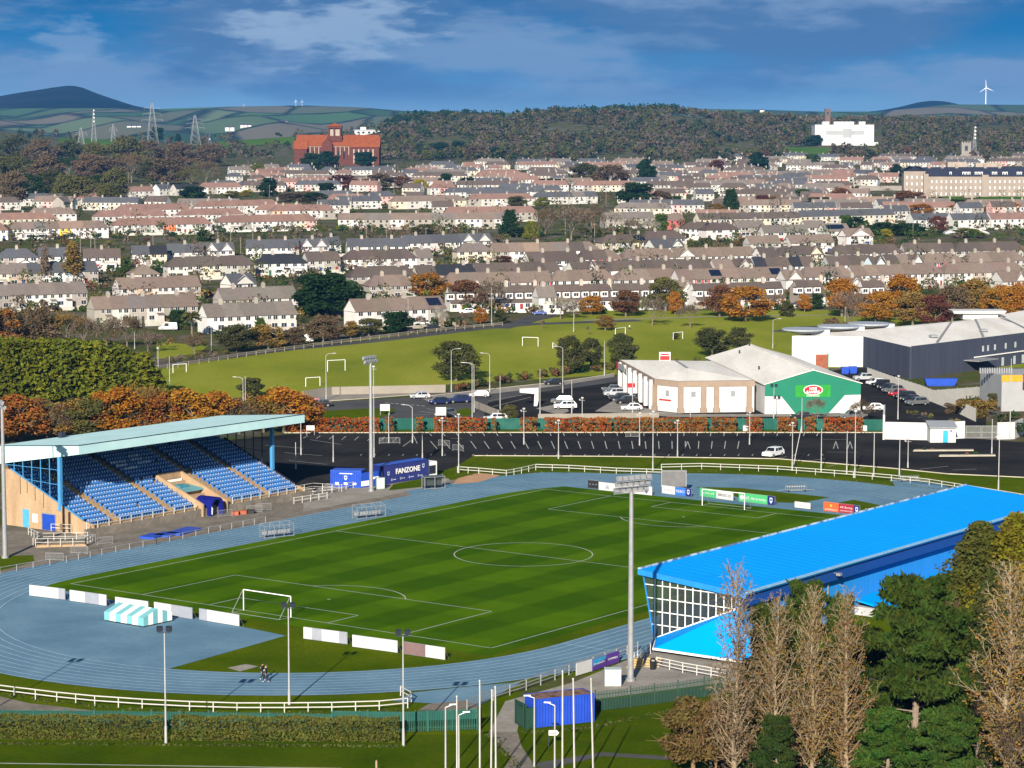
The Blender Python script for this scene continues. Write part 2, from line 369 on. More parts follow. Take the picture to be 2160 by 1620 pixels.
# running track, pitch and infield
UC,VC,HALF = 48.4,33.5,42.2
def oval(r,n=40):
 pts = []
 for i in range(n+1): t = math.pi/2 + math.pi*i/n; pts.append((-HALF + r*math.cos(t),r*math.sin(t)))
 for i in range(n+1): t = -math.pi/2 + math.pi*i/n; pts.append((HALF + r*math.cos(t),r*math.sin(t)))
 return pts
def stadium_obj(name,mb,m,u=UC,v=VC,z=0):
 o = mb.build(name,m,local=True); o.location = S(u,v,z); o.rotation_euler = (0,0,UROT); return o
def ring(mb,r0,r1,z,m=0):
 a,b = oval(r0),oval(r1); n = len(a)
 for i in range(n): j = (i+1) % n; mb.quad((*a[i],z),(*b[i],z),(*b[j],z),(*a[j],z),m=m)
M_track = mat2('track',[(.22,(.088,.172,.244)),(.5,(.120,.224,.312)),(.78,(.165,.272,.355))],scale=.13,detail=8,fine=.12,fscale=1.6,rough=.85,stretch=(1,1,1))
mb = MB(); mb.quad(*[(x,y,.05) for x,y in oval(36.1)]); tag(stadium_obj('infield',mb,M_lawn),kind='structure')
mb = MB(); ring(mb,36.0,46.3,.08); tag(stadium_obj('running_track',mb,M_track),kind='structure')
mb = MB()
for k in range(9): ring(mb,36.15+k*1.24,36.15+k*1.24+.07,.086)
for u_ in (-41.9,41.9,25.0,-20):
 mb.quad((u_,-46.3,.088),(u_+.09,-46.3,.088),(u_+.09,-36.5,.088),(u_,-36.5,.088))
M_lane = mat('lane_paint',(.42,.52,.64),.8,.2,.8)
tag(stadium_obj('lane_lines',mb,M_lane),kind='structure')
def uv(p): d = p-PO; return d.dot(UD),d.dot(VD)
d_blue = [G(353,1413),G(603,1342),G(93,1238)]
near = [(6.2+37*math.cos(t),33.5+37*math.sin(t)) for t in [R(-100) - R(98)*i/24 for i in range(25)]]
sheet('run_up_area',d_blue + [S(*q) for q in near],.068,M_track,world=True)
far = [(90.6+37*math.cos(t),33.5+37*math.sin(t)) for t in [R(-90) + R(180)*i/30 for i in range(31)]]
sheet('run_up_area',[S(92,-3)] + [S(*q) for q in far] + [S(92,69)],.066,M_track,world=True)
sheet('running_track',[(853,1037),(953,1020),(1053,1005),(1143,997),(1240,998),(1400,1004),(1300,1015),(1100,1028),(900,1062)],.063,M_track)
sheet('infield',[G(1467,1028),G(1560,1030),G(1750,1050),G(1690,1062),G(1600,1060)],.074,M_lawn,world=True)
sheet('infield',[G(1800,1055),G(1900,1075),G(1790,1078),G(1745,1066)],.074,M_lawn,world=True)
sheet('running_track',[(1880,1012),(1990,1022),(2020,1040),(1980,1060),(1900,1050)],.062,M_track)
sheet('running_track',[(830,1480),(870,1462),(1000,1448),(1100,1440),(1010,1490),(960,1492),(930,1486)],.062,M_track)
sheet('path',[(905,1486),(985,1478),(1010,1492),(1000,1500),(880,1500)],.064,M_dirtc)
def pitch_mat():
 m,nt,b = nodes_of('mown_pitch',.9,0,.0)
 tc = nt.nodes.new('ShaderNodeTexCoord'); sp = nt.nodes.new('ShaderNodeSeparateXYZ'); nt.links.new(tc.outputs['Object'],sp.inputs[0])
 def M(op,a,c=None):
  n = nt.nodes.new('ShaderNodeMath'); n.operation = op
  for i,q in enumerate((a,c)):
   if q is None: continue
   if isinstance(q,(int,float)): n.inputs[i].default_value = q
   else: nt.links.new(q,n.inputs[i])
  return n.outputs[0]
 nz = M('MULTIPLY',M('SUBTRACT',noise_fac(nt,.25,4),.5),1.4)
 wv = M('SINE',M('MULTIPLY',M('ADD',sp.outputs[1],nz),2*math.pi/10.6))
 wu = M('SINE',M('MULTIPLY',M('ADD',sp.outputs[0],nz),2*math.pi/19.0))
 s1 = M('MULTIPLY',M('MAXIMUM',M('MINIMUM',M('MULTIPLY',wv,4.0),1.0),-1.0),.19)
 s2 = M('MULTIPLY',M('MAXIMUM',M('MINIMUM',M('MULTIPLY',wu,4.0),1.0),-1.0),.10)
 k = M('ADD',M('ADD',s1,s2),M('MULTIPLY',M('SUBTRACT',noise_fac(nt,.35,6),.5),.55))
 k = M('ADD',M('ADD',k,M('MULTIPLY',M('SUBTRACT',noise_fac(nt,3.0,3),.5),.35)),.5)
 nt.links.new(ramp_of(nt,k,[(.0,(.025,.070,.001)),(.5,(.046,.106,.001)),(1.0,(.078,.152,.002))]),b.inputs['Base Color']); return m
L_,W_ = 101.0,64.86
mb = MB(); mb.quad((-3.5-L_/2,-W_/2-2.2,0),(4.2+L_/2,-W_/2-2.2,0),(4.2+L_/2,W_/2+5.5,0),(-3.5-L_/2,W_/2+5.5,0)); tag(stadium_obj('football_pitch',mb,pitch_mat(),L_/2,W_/2,.072),kind='structure')
mb = MB(); lw = .13
def ln(u0,v0,u1,v1):
 if u0 == u1: mb.quad((u0-lw/2,v0,0),(u0+lw/2,v0,0),(u0+lw/2,v1,0),(u0-lw/2,v1,0))
 else: mb.quad((u0,v0-lw/2,0),(u1,v0-lw/2,0),(u1,v0+lw/2,0),(u0,v0+lw/2,0))
def arc(cu,cv,r,a0,a1,n=60):
 for i in range(n):
  p,q = a0+(a1-a0)*i/n,a0+(a1-a0)*(i+1)/n
  mb.quad(*[(cu+(r+o)*math.cos(t),cv+(r+o)*math.sin(t),.001) for o,t in ((-lw/2,p),(lw/2,p),(lw/2,q),(-lw/2,q))])
H,K = L_/2,W_/2
for v_ in (-K,K): ln(-H,v_,H,v_)
for u_ in (-H,0,H): ln(u_,-K,u_,K)
arc(0,0,9.15,0,2*math.pi,90)
for s_ in (-1,1):
 for dep,hw in ((16.5,20.16),(5.5,9.16)):
  ln(s_*(H-dep),-hw,s_*(H-dep),hw)
  for v_ in (-hw,hw): ln(min(s_*H,s_*(H-dep)),v_,max(s_*H,s_*(H-dep)),v_)
 a = math.acos(5.5/9.15); c = 0 if s_ < 0 else math.pi; arc(s_*(H-11),0,9.15,c-a,c+a,24); arc(s_*(H-11),0,.16,0,6.283,8)
tag(stadium_obj('pitch_lines',mb,M_line,L_/2,W_/2,.078),kind='structure')
sheet('lawn_line',[(-300,1611.5),(0,1610),(720,1621),(720,1622.2),(0,1611.3),(-300,1613)],.04,M_line)
sheet('discus_circle',[(480,1410),(518,1402),(546,1407),(506,1418)],.078,M_pave)
mb = MB()
def paint(px0,py0,px1,py1,w=.12,z=.05):
 a,b = G(px0,py0),G(px1,py1); d = (b-a); n = Vector((-d.y,d.x,0)).normalized()*w/2
 q = [a-n,b-n,b+n,a+n]
 for p in q: p.z = z
 ar = (q[1]-q[0]).cross(q[2]-q[0]).z
 mb.quad(*(q if ar > 0 else q[::-1]))
for i in range(30):
 x = 905 + i*28.3; sl = 14 - i*.75
 paint(x,913.5,x+sl*.4,920,.14)
 if i < 27: paint(x+3,931,x+3+sl,916+14+18 if False else 947,.14) if i % 1 == 0 and i < 24 else None
for i in range(34): x = 760+i*29.5; paint(x,962.5-abs(i-20)*.05,x+3,958.5,.12)
for i in range(8): x = 640+i*27; paint(x,925+i,x+9,919+i*.5,.12)
for p in ((600,955,680,962),(610,972,690,980),(655,928,720,938),(560,940,640,946),(1735,927,1790,927.6),(1745,954,1810,954.5),(950,925.5,975,925.5),(1630,968,1660,964),(1745,985,1775,978),(1790,995,1840,982),(1690,975,1740,968),(1940,990,2000,984),(2010,992,2060,990),(870,915,880,936),(850,942,868,929)): paint(*p,.13)
for (a,b) in ((1445,1456),(1758,1768),(1788,1798)): paint(a,947,(a+b)/2,931,.13); paint((a+b)/2,931,b,947,.13)
for i in range(9): paint(1935+i*12,868+i*5.5,1925+i*12-14,870+i*5.5,.12)
for i in range(7): paint(1350+i*0,0,1,1) if False else None
for i in range(8): x = 812+i*11; paint(x,850+i*.9,x+7,850.6+i*.9,.5)
for p in ((885,868,925,873),(900,862,950,872),(870,876,930,874),(1030,846,1100,834),(1040,858,1120,838)): paint(*p,.15)
tag(mb.build('road_markings',M_line),kind='structure')
mb = MB()
def kerb(line,w=.15,h=.13):
 pts = [G(*p) for p in line]
 for a,b in zip(pts,pts[1:]): mb.bar(a+Vector((0,0,h/2+.03)),b+Vector((0,0,h/2+.03)),w,h)
kerb([(600,914),(1000,913.2),(1400,913.2),(1868,913.4)],.2,.16); kerb([(1000,962),(1300,963.6),(1640,968.6),(1880,988.6),(2000,1000.6),(2160,1008)])
kerb([(885,838),(1010,824),(1180,806),(1296,789)]); kerb([(640,850),(760,842),(890,832)])
tag(mb.build('kerb',mat('kerb',(.42,.38,.30),.9,.15,.5)),kind='structure')
# left-hand grandstand
M_conc = mat2('concrete',[(.25,(.30,.20,.12)),(.5,(.40,.28,.17)),(.75,(.46,.34,.22))],scale=.5,detail=8,fine=.15,fscale=3,stretch=(1,1,.25))
M_step = mat('stair_yellow',(.42,.29,.13),.9,.2,2)
M_aqua = mat2('aqua_sheet',[(.3,(.40,.62,.64)),(.7,(.50,.72,.73))],scale=.3,detail=6,rough=.5,fine=.05,fscale=4)
M_seam = mat('dark_seam',(.03,.04,.05),.8)
M_blue = mat('painted_blue_steel',(.06,.25,.50),.45,.08,1)
M_dark = mat('dark_steel',(.02,.025,.04),.6)
M_galv = mat('galvanised_steel',(.29,.30,.31),.5,.12,1.5,metal=.3)
M_rail = mat('white_rail',(.46,.45,.42),.6,.12,1.2)
M_door = mat('blue_door',(.012,.055,.36),.5)
M_navy = mat('navy_panel',(.012,.02,.13),.45,.1)
M_royal = mat('royal_blue',(.02,.07,.42),.45,.12)
M_black = mat('black_plastic',(.012,.012,.014),.5)
def seat_mat(name,col):
 m,nt,b = nodes_of(name,.35,0,.6); b.inputs['Base Color'].default_value = (*col,1); return m
M_wseat_glint = mat('white_seat',(.75,.76,.78),.5)  # white seats, and the painted glint on the seat backs
M_seat = seat_mat('seat_plastic',(.05,.19,.50))
def stand_root(): return thing('grandstand','covered grandstand with pale aqua roof and rows of blue seats beside the track','grandstand',S(27.3,-25,0),UROT)
st = stand_root()
LEN = 44.4
def zrow(k): return 1.35 + .40*k
def yrow(k): return .3 + .97*k
NR = 17
aisles = [(4.9,6.3),(15.9,17.3),(28.0,29.3),(36.6,37.9)]
mb = MB()
for k in range(NR): mb.box(.15,LEN-.15,yrow(k)-.1 if k else -.6,yrow(k)+.87,.0 if k == 0 else zrow(k)-.9,zrow(k))
mb.build('terrace',M_conc,st,local=True)
mb = MB()
for s_ in (0,LEN-.25):
 mb.extr([(s_,-.9,0),(s_,-.9,1.7),(s_,1.0,1.9),(s_,15.6,8.0),(s_,17.4,8.0),(s_,17.4,0)][::-1],(.25,0,0))
mb.box(.25,LEN-.25,17.1,17.4,0,10.3)  # back wall raised to block light from behind and darken the upper seats
mb.build('side_wall',M_conc,st,local=True)
mb = MB(); mb.box(-1.5,LEN+1.5,-.95,-.6,0,1.15); mb.build('front_wall',M_dirtc,st,local=True)
for a,b in aisles:
 mb = MB()
 for k in range(NR):
  mb.box(a,b,yrow(k)-.05,yrow(k)+.93,zrow(k)-.3,zrow(k)+.02); mb.box(a,b,yrow(k)+.45,yrow(k)+.93,zrow(k),zrow(k)+.21)
 mb.build('stair',M_step,st,local=True)
tx0,tx1,tk = 21.8,26.6,8
mb = MB()
for x in (tx0-.3,tx1): mb.extr([(x,-1.2,0),(x,-1.2,1.9),(x,yrow(tk)+.2,zrow(tk)+1.0),(x,yrow(tk)+.2,0)][::-1],(.3,0,0))
mb.box(tx0,tx1,yrow(tk)-.1,yrow(tk)+.2,0,zrow(tk)+1.0)
mb.build('tunnel_wall',M_conc,st,local=True)
mb = MB(); mb.hexa([(tx0,3.4,3.1),(tx1,3.4,3.1),(tx1,yrow(tk)-.3,3.7),(tx0,yrow(tk)-.3,3.7),(tx0,3.4,3.3),(tx1,3.4,3.3),(tx1,yrow(tk)-.3,3.9),(tx0,yrow(tk)-.3,3.9)]); mb.build('tunnel_cover',mat('teal_cover',(.13,.34,.40),.6,.1),st,local=True)
mb = MB(); mb.box(tx0+1.5,tx1-1.4,5.0,6.6,3.55,3.85); mb.build('tunnel_emblem',mat('dark_teal',(.05,.22,.30),.6),st,local=True)
mb = MB(); mb.box(tx0+.3,tx1-.3,yrow(tk)-.6,yrow(tk)-.5,3.9,4.5); mb.build('tunnel_sign',M_white,st,local=True)
def seat_geo(mb,x,y,z):
 mb.box(x-.21,x+.21,y+.06,y+.44,z+.40,z+.45)
 mb.hexa([(x-.22,y+.42,z+.38),(x+.22,y+.42,z+.38),(x+.22,y+.50,z+.38),(x-.22,y+.50,z+.38),(x-.17,y+.46,z+.84),(x+.17,y+.46,z+.84),(x+.17,y+.53,z+.84),(x-.17,y+.53,z+.84)])
 mb.box(x-.04,x+.04,y+.2,y+.5,z,z+.42)
 mb.quad((x-.07,y+.425,z+.60),(x+.07,y+.425,z+.60),(x+.07,y+.445,z+.80),(x-.07,y+.445,z+.80),m=1)  # white quad painting a bright glint on the seat back
spots = []
xs = [(.35,4.7)] + [(aisles[i][1]+.15,aisles[i+1][0]-.15) for i in range(3)] + [(aisles[3][1]+.15,LEN-.4)]
for k in range(NR):
 for a,b in xs:
  n = int((b-a)/.54)
  for i in range(n):
   x = a + (b-a)*(i+.5)/n
   if tx0-.6 < x < tx1+.6 and k <= tk: continue
   if rnd.random() < .004: continue
   spots.append((x,yrow(k),zrow(k)))
spots.sort(key=lambda s: s[0]*.81*1.0 + s[1]*.59)
one = MB(); seat_geo(one,0,0,0); seat_me = one.mesh('seat',[M_seat,M_wseat_glint])
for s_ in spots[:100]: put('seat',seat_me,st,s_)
mb = MB()
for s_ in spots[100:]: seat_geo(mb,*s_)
tag(mb.build('seats',[M_seat,M_wseat_glint],st,local=True),kind='stuff')
mb = MB()
for k,(x0,x1) in ((13,(17.6,20.6)),(13,(22,24.2)),(12,(17.9,20)),(12,(22.2,24.6)),(11,(18.6,20.9)),(14,(22.2,24.2))):
 x = x0
 while x < x1: mb.box(x-.17,x+.17,yrow(k)+.40,yrow(k)+.47,zrow(k)+.5,zrow(k)+.87); x += .55
tag(mb.build('white_seats',M_wseat_glint,st,local=True),kind='stuff')
zf,zb = 12.45,11.1; yf,yb = 1.8,19.2
mb = MB(); mb.hexa([(0,yf,zf-.16),(47.3,yf,zf-.16),(47.3,yb,zb-.16),(0,yb,zb-.16),(0,yf,zf),(47.3,yf,zf),(47.3,yb,zb),(0,yb,zb)])
roof = mb.build('roof',M_aqua,st,local=True)
mb = MB(); mb.box(-.05,47.35,yf-.14,yf,zf-1.25,zf-.06); mb.build('fascia',M_aqua,st,local=True)
for x in (-.14,47.3):
 mb = MB(); mb.extr([(x,yf,zf-1.25),(x,yb-1,zb-2.5),(x,yb,zb-.9),(x,yb,zb-.05),(x,yf,zf-.06)],(.14,0,0)); mb.build('verge_panel',M_aqua,st,local=True)
mb = MB(); mb.box(-.1,47.4,yf-.12,yf+.03,zf+.003,zf+.07); mb.bar((-.1,yf,zf+.04),(-.1,yb,zb+.04),.12,.07); mb.bar((47.4,yf,zf+.04),(47.4,yb,zb+.04),.12,.07)
for x in (-.16,): mb.box(x,x+.02,6.6,6.75,9.9,12.1)
mb.build('gutter',M_seam,roof,local=True)
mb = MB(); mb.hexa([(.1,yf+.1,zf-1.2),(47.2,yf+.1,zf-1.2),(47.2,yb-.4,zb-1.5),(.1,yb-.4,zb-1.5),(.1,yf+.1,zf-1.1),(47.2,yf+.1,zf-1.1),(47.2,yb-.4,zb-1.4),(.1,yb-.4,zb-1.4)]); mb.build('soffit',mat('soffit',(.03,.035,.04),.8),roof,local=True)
mb = MB(); mb.box(11.5,12.3,17.2,18,11.2,12.0); mb.build('roof_vent',M_dark,roof,local=True)
for x,m_ in ((.12,M_blue),(LEN-.12,M_blue)):
 mb = MB(); mb.box(x-.24,x+.24,5.4,5.9,3.0 if x < 9 else 1.2,11.0); mb.build('column',m_,st,local=True)
for x in (8.5,16.6,24.7,32.8):
 mb = MB(); mb.box(x-.15,x+.15,15.9,16.3,7.5,10.6); mb.build('column',M_dark,st,local=True)
for x in (.12,LEN-.12):
 mb = MB()
 for y in (7.7,9.5,11.3,13.1,14.9,16.6): mb.box(x-.06,x+.06,y-.06,y+.06,1.9+(y-1)*.418,11.25-(y-1.8)*.07)
 for dz in (.0,2.2,4.3): mb.bar((x,5.9,10.9-dz*1.0),(x,16.6,10.3-dz*.75),.07,.07)
 mb.bar((x,1.2,2.15),(x,15.6,8.15),.3,.12)
 mb.build('screen_frame',M_blue if x < 1 else M_dark,st,local=True)
m,nt,b = nodes_of('tinted_glass',.08,0,.5); b.inputs['Base Color'].default_value = (.75,.85,.9,1); b.inputs['Transmission Weight'].default_value = 1.0; b.inputs['IOR'].default_value = 1.02; M_glass = m
for x in (.12,LEN-.12):
 mb = MB(); mb.extr([(x-.01,5.95,4.1),(x-.01,15.4,8.2),(x-.01,16.6,8.2),(x-.01,16.6,10.1),(x-.01,5.95,10.9)],(.02,0,0)); mb.build('glass',M_glass,st,local=True)
mb = MB()
for i in range(24):
 x = 2+i*1.75; w = .55+.25*((i*7) % 3)
 mb.box(x-w,x+w,16.98,17.06,8.15,9.2)
mb.build('banner',mat2('banner_cloth',[(.42,(.25,.14,.13)),(.5,(.5,.5,.5)),(.58,(.14,.13,.2))],scale=.9),st,local=True)
mb = MB(); mb.box(-.05,0,6.6,9.2,.05,2.3); dr = mb.build('door',M_door,st,local=True); mb = MB(); mb.box(-.09,-.05,6.45,6.6,0,2.45); mb.box(-.09,-.05,9.2,9.35,0,2.45); mb.box(-.09,-.05,6.6,9.2,2.3,2.45); mb.build('frame',M_galv,dr,local=True)
mb = MB(); mb.box(-.05,0,11.9,13.2,.05,2.6); mb.build('door',mat('sky_blue_door',(.08,.33,.55),.5),st,local=True)
mb = MB(); mb.box(-.05,0,10.2,11.2,.9,2.1); mb.build('notice_board',M_white,st,local=True)
mb = MB(); mb.box(-.1,0,3.55,3.95,0,3.0); mb.build('downpipe',mat('rust_brown',(.05,.025,.015),.8),st,local=True)
for y in (13.6,12.2,10.6,8.9,5.0):
 mb = MB(); mb.box(-.012,0,y-.06,y+.06,1.95+(y-1)*.418-1.6-(y % 2)*.6,1.9+(y-1)*.418); mb.build('damp_streak',mat('damp',(.07,.05,.035),.9),st,local=True)
def rail_run(mb,pts,h=1.05,step=2.0,rails=(1.05,.55),r=.04,rr=.03,z=.0,post_extra=.0):
 for a,b in zip(pts,pts[1:]):
  a,b = Vector(a),Vector(b); L = (b-a).length; n = max(1,round(L/step))
  for i in range(n+1):
   p = a+(b-a)*i/n; mb.bar(p,p+Vector((0,0,h+post_extra)),r*2,r*2)
  for q in rails: mb.bar(a+Vector((0,0,q)),b+Vector((0,0,q)),rr*2,rr*2)
fr = thing('handrail','long off-white handrail on the low wall in front of the blue seats','railing',S(27,-23.9),UROT)
mb = MB(); rail_run(mb,[S(26,-24.1,1.1),S(47.5,-24.1,1.1)],step=2.1); rail_run(mb,[S(55.5,-24.1,1.1),S(73.5,-24.1,1.1),S(79,-23,.3)],step=2.1); mb.build('handrail_frame',M_rail,fr)
rp = thing('ramp_railing','white tubular ramp railings beside the concrete end wall of the grandstand','railing',G(120,1150),0)
mb = MB()
for a,b in (((60,1128),(85,1140)),((75,1152),(180,1150)),((90,1140),(185,1138)),((70,1150),(72,1135)),((180,1150),(196,1140)),((108,1120),(150,1122))): rail_run(mb,[G(*a,.3),G(*b,.3)],step=1.5,h=1.0,rails=(1.0,.5))
mb.obox(G(75,1156),G(182,1153)-G(75,1156),(0,1.2,0),(0,0,.35),m=1)
mb.build('ramp_frame',[M_rail,M_conc],rp)
def tunnel():
 t = thing('inflatable_tunnel','dark blue inflatable players tunnel at the foot of the grandstand','tunnel',S(51.3,-23.6),UROT)
 mb = MB(); prof = []
 for i in range(9): a = math.pi*i/8; prof.append((1.35*math.cos(a),1.5+1.25*math.sin(a) if 0 < i < 8 else 1.5))
 out = [(1.35,0)] + prof + [(-1.35,0)]
 inn = [(x*.78,z*.86) for x,z in out]
 for y0,y1 in ((-.4,2.9),):
  for i in range(len(out)-1):
   (xa,za),(xb,zb_) = out[i],out[i+1]; (xc,zc),(xd,zd) = inn[i],inn[i+1]
   mb.quad((xa,y1,za),(xb,y1,zb_),(xb,y0,zb_),(xa,y0,za)); mb.quad((xc,y0,zc),(xd,y0,zd),(xd,y1,zd),(xc,y1,zc))
   mb.quad((xa,y0,za),(xb,y0,zb_),(xd,y0,zd),(xc,y0,zc)); mb.quad((xb,y1,zb_),(xa,y1,za),(xc,y1,zc),(xd,y1,zd))
 mb.build('tube',mat('deep_blue_vinyl',(.008,.012,.16),.35),t,local=True)
 mb = MB(); mb.quad((-1.36,-.43,.4),(-1.1,-.43,.2),(-1.0,-.43,1.2),(-1.3,-.43,1.5)); mb.build('panel',M_white,t,local=True)
tunnel()
for i,(a,b) in enumerate((((325,1139),(352,1131)),((355,1135),(378,1128)),((380,1131),(425,1118)))):
 p,q = G(*a),G(*b); mb = MB(); d = q-p; n = Vector((-d.y,d.x,0)).normalized()
 mb.obox(p,d,n*2.4,(0,0,.35)); o = mb.build('landing_mat',M_royal); tag(o,['low blue landing mat, nearest of three beside the track kerb','low blue landing mat between two others beside the track kerb','longest low blue landing mat below the first stair of seats'][i],'mat','blue mats beside the track')
bar_me = MB(); bar_me.bar((0,0,1.05),(2.3,0,1.05),.045,.045); bar_me.bar((0,0,.15),(2.3,0,.15),.045,.045)
for x in (0,2.3): bar_me.bar((x,0,0),(x,0,1.05),.045,.045); bar_me.bar((x,-.35,.02),(x,.35,.02),.05,.04)
for i in range(1,14): bar_me.bar((2.3*i/14,0,.15),(2.3*i/14,0,1.05),.02,.02)
bar_me = bar_me.mesh('crowd_barrier',M_galv)
for i,(px,py,rz,lab) in enumerate(((97,1183,-.1,'on the grass edge left of the ramp'),(150,1168,-.15,'in front of the white ramp railings'),(165,1145,.2,'against the ramp railings'),(205,1150,.6,'where the handrail begins'),(460,1092,.6,'beside the tunnel mouth'),(520,1082,.3,'stacked by the orange equipment'),(540,1078,.4,'beside the black trolley'),(800,936,.1,'out on the empty car park'),(925,940,-.5,'at the car park corner island'),(955,950,-.6,'on the bank beside the car park'),(1320,922,0,'in front of the white boundary wall'))):
 o = put('crowd_barrier',bar_me,None,G(px,py,.06),rz); tag(o,'grey steel crowd barrier ' + lab,'barrier','crowd barriers')
 if i > 6 and i < 8: o.scale = (1.6,1,1)
for i,(px,py,c,lab) in enumerate(((495,1088,(.35,.10,.05),'low orange equipment crate below the tunnel'),(512,1086,(.30,.08,.04),'second low orange crate beside the black one'),(528,1085,(.02,.02,.02),'low black crate beside the orange crates'))):
 mb = MB(); p = G(px,py); mb.box(p.x-.55,p.x+.55,p.y,p.y+.8,.06,.55); mb.box(p.x-.6,p.x+.6,p.y-.05,p.y+.85,.55,.62)
 tag(mb.build('equipment_crate',mat('crate%d' % i,c,.7)),lab,'crate')
def dugout_frame(px,py,rz,L,lab):
 t = thing('bench_shelter',lab,'shelter',G(px,py,.08),rz,'empty bench shelters beside the track')
 mb = MB()
 for x in (0,L/3,2*L/3,L):
  for y in (0,1.3): mb.bar((x,y,0),(x,y,2.0 if y else 1.7),.06,.06)
  mb.bar((x,0,1.7),(x,1.3,2.0),.05,.05)
 for y,z in ((0,.1),(0,1.7),(1.3,2.0),(1.3,.1),(0,.9),(1.3,1.0)): mb.bar((0,y,z),(L,y,z),.06,.06)
 mb.build('shelter_frame',M_galv,t,local=True)
 mb = MB()
 for i in range(int(L/.5)): mb.box(.1+i*.5,.5+i*.5,.5,.95,.42,.48); mb.box(.1+i*.5,.5+i*.5,.95,1.0,.48,.9)
 mb.build('bench',mat('grey_seat',(.25,.27,.3),.5),t,local=True)
dugout_frame(558,1137,.60,4.6,'grey wire framed bench shelter at the near end of the stand touchline')
dugout_frame(753,1096,.60,4.8,'grey wire framed bench shelter opposite the end of the grandstand')
# blue-roofed grandstand on the right
M_roofb = mat2('bright_blue_roof',[(.3,(.0,.28,.80)),(.7,(.0,.31,.86))],scale=.08,detail=4,rough=.6,spec=.05)
M_cladb = mat2('blue_cladding',[(.35,(.02,.22,.60)),(.65,(.028,.25,.66))],scale=1.2,detail=2,rough=.5,stretch=(3,3,.05))
M_shadow_blue = mat('shadow_blue_fascia',(.008,.06,.28),.5,.06)
sr = thing('grandstand','grandstand with bright blue sloping roof and white glazed end wall behind the trees','grandstand',S(13.7,76.9),UROT)
RL = 80.5
M_wallp = mat('pale_block',(.40,.40,.39),.85,.15,.5)
def P3(x,v,z): return (x,76.9-v,z)
mb = MB(); mb.hexa([P3(-.5,88.8,6.5),P3(RL,88.8,6.5),P3(RL,75.2,7.65),P3(-.5,75.2,7.65),P3(-.5,88.8,6.72),P3(RL,88.8,6.72),P3(RL,75.2,7.87),P3(-.5,75.2,7.87)])
rf = mb.build('roof',M_roofb,sr,local=True)
mb = MB()
for i in range(54): x = .6+i*1.5; mb.obox(P3(x,88.7,6.73),(.05,0,0),(0,13.3,1.125),(0,0,.012))
mb.build('standing_seam',M_roofb,rf,local=True)
mb = MB(); mb.obox(P3(-.62,88.9,6.15),(.12,0,0),(0,13.8,1.17),(0,0,.62)); mb.build('verge_trim',mat('blue_trim',(.015,.20,.55),.5),rf,local=True)
mb = MB(); mb.bar(P3(-.5,88.85,6.76),P3(RL,88.85,6.76),.25,.12); mb.bar(P3(-.5,88.5,6.80),P3(RL,88.5,6.80),.05,.08); mb.build('gutter',mat('pale_blue_trim',(.25,.45,.62),.5),rf,local=True)
mb = MB()
mb.box(-.4,RL,76.9-75.18,76.9-75.18+.16,7.74,8.05)
mb.build('edge_flashing',mat2('grey_flashing',[(.42,(.10,.16,.24)),(.5,(.3,.42,.5)),(.58,(.5,.56,.6))],scale=.7,rough=.5),rf,local=True)
mb = MB(); mb.box(-.3,RL,76.9-88.4,76.9-88.2,5.1,6.5); mb.build('fascia',M_shadow_blue,sr,local=True)  # dark blue strip painting in the shadow band under the roof edge
mb = MB(); mb.box(0,RL,76.9-87.4,76.9-87.2,-.2,6.4); mb.build('back_wall',M_cladb,sr,local=True)
mb = MB(); mb.hexa([P3(26,92,1.0),P3(RL,92,1.0),P3(RL,87.46,1.75),P3(26,87.46,1.75),P3(26,92,1.2),P3(RL,92,1.2),P3(RL,87.46,1.95),P3(26,87.46,1.95)]); mb.box(26.3,RL,76.9-91.8,76.9-87.46,-.1,1.0,m=1)
mb.build('lean_to',[M_roofb,M_wallp],sr,local=True)
def rake(v): return .35 + (v-77.0)*.43
vt = lambda z: 77.0 - (z-.35)*1.65/7.3
mb = MB()
mb.bar(P3(0,77.0,.1),P3(0,75.4,7.75),.35,.35); mb.build('corner_post',mat('bright_blue_post',(.02,.24,.60),.5),sr,local=True)
mb = MB(); N_ = 11
for i in range(N_+1):
 v = 77.0 + i*.98; mb.bar(P3(-.02,v,rake(v)),P3(-.02,v,7.75-(v-75.2)*.085),.085,.085)
for z in (1.9,3.35,4.8,6.25):
 v1 = min(87.3,77 + (z-.35)/.43); v0 = vt(z); mb.bar(P3(-.02,v0,z),P3(-.02,v1,z),.085,.085)
mb.bar(P3(-.02,77.0,.35),P3(-.02,87.3,4.78),.16,.16)
mb.build('glazing_bar',M_white,sr,local=True)
m,nt,b = nodes_of('end_glass',.05,0,.6); b.inputs['Base Color'].default_value = (.35,.42,.40,1); b.inputs['Transmission Weight'].default_value = .92; b.inputs['IOR'].default_value = 1.03; M_glass2 = m
mb = MB(); mb.extr([P3(.05,77,.35),P3(.05,87.3,4.78),P3(.05,87.3,6.7),P3(.05,75.4,7.6)],(.02,0,0)); mb.build('glass',M_glass2,sr,local=True)
mb = MB(); mb.hexa([P3(-5.5,80.5,.5),P3(-5.5,93.5,.5),P3(-.03,87.3,4.62),P3(-.03,77.2,.40),P3(-5.5,80.5,.62),P3(-5.5,93.5,.62),P3(-.03,87.3,4.7),P3(-.03,77.2,.45)]); mb.build('end_canopy',M_roofb,sr,local=True)
mb = MB(); mb.bar(P3(-5.6,80.4,.55),P3(-5.6,93.5,.55),.1,.22); mb.bar(P3(-.1,77.2,.45),P3(-5.6,80.4,.55),.1,.2); mb.build('canopy_edge',M_white,sr,local=True)
mb = MB()
for k in range(10): mb.box(.3,RL,76.9-(77.6+k*.9)-.9,76.9-(77.6+k*.9),0,.7+k*.4)
mb.build('terrace',M_dirtc,sr,local=True)
mb = MB()
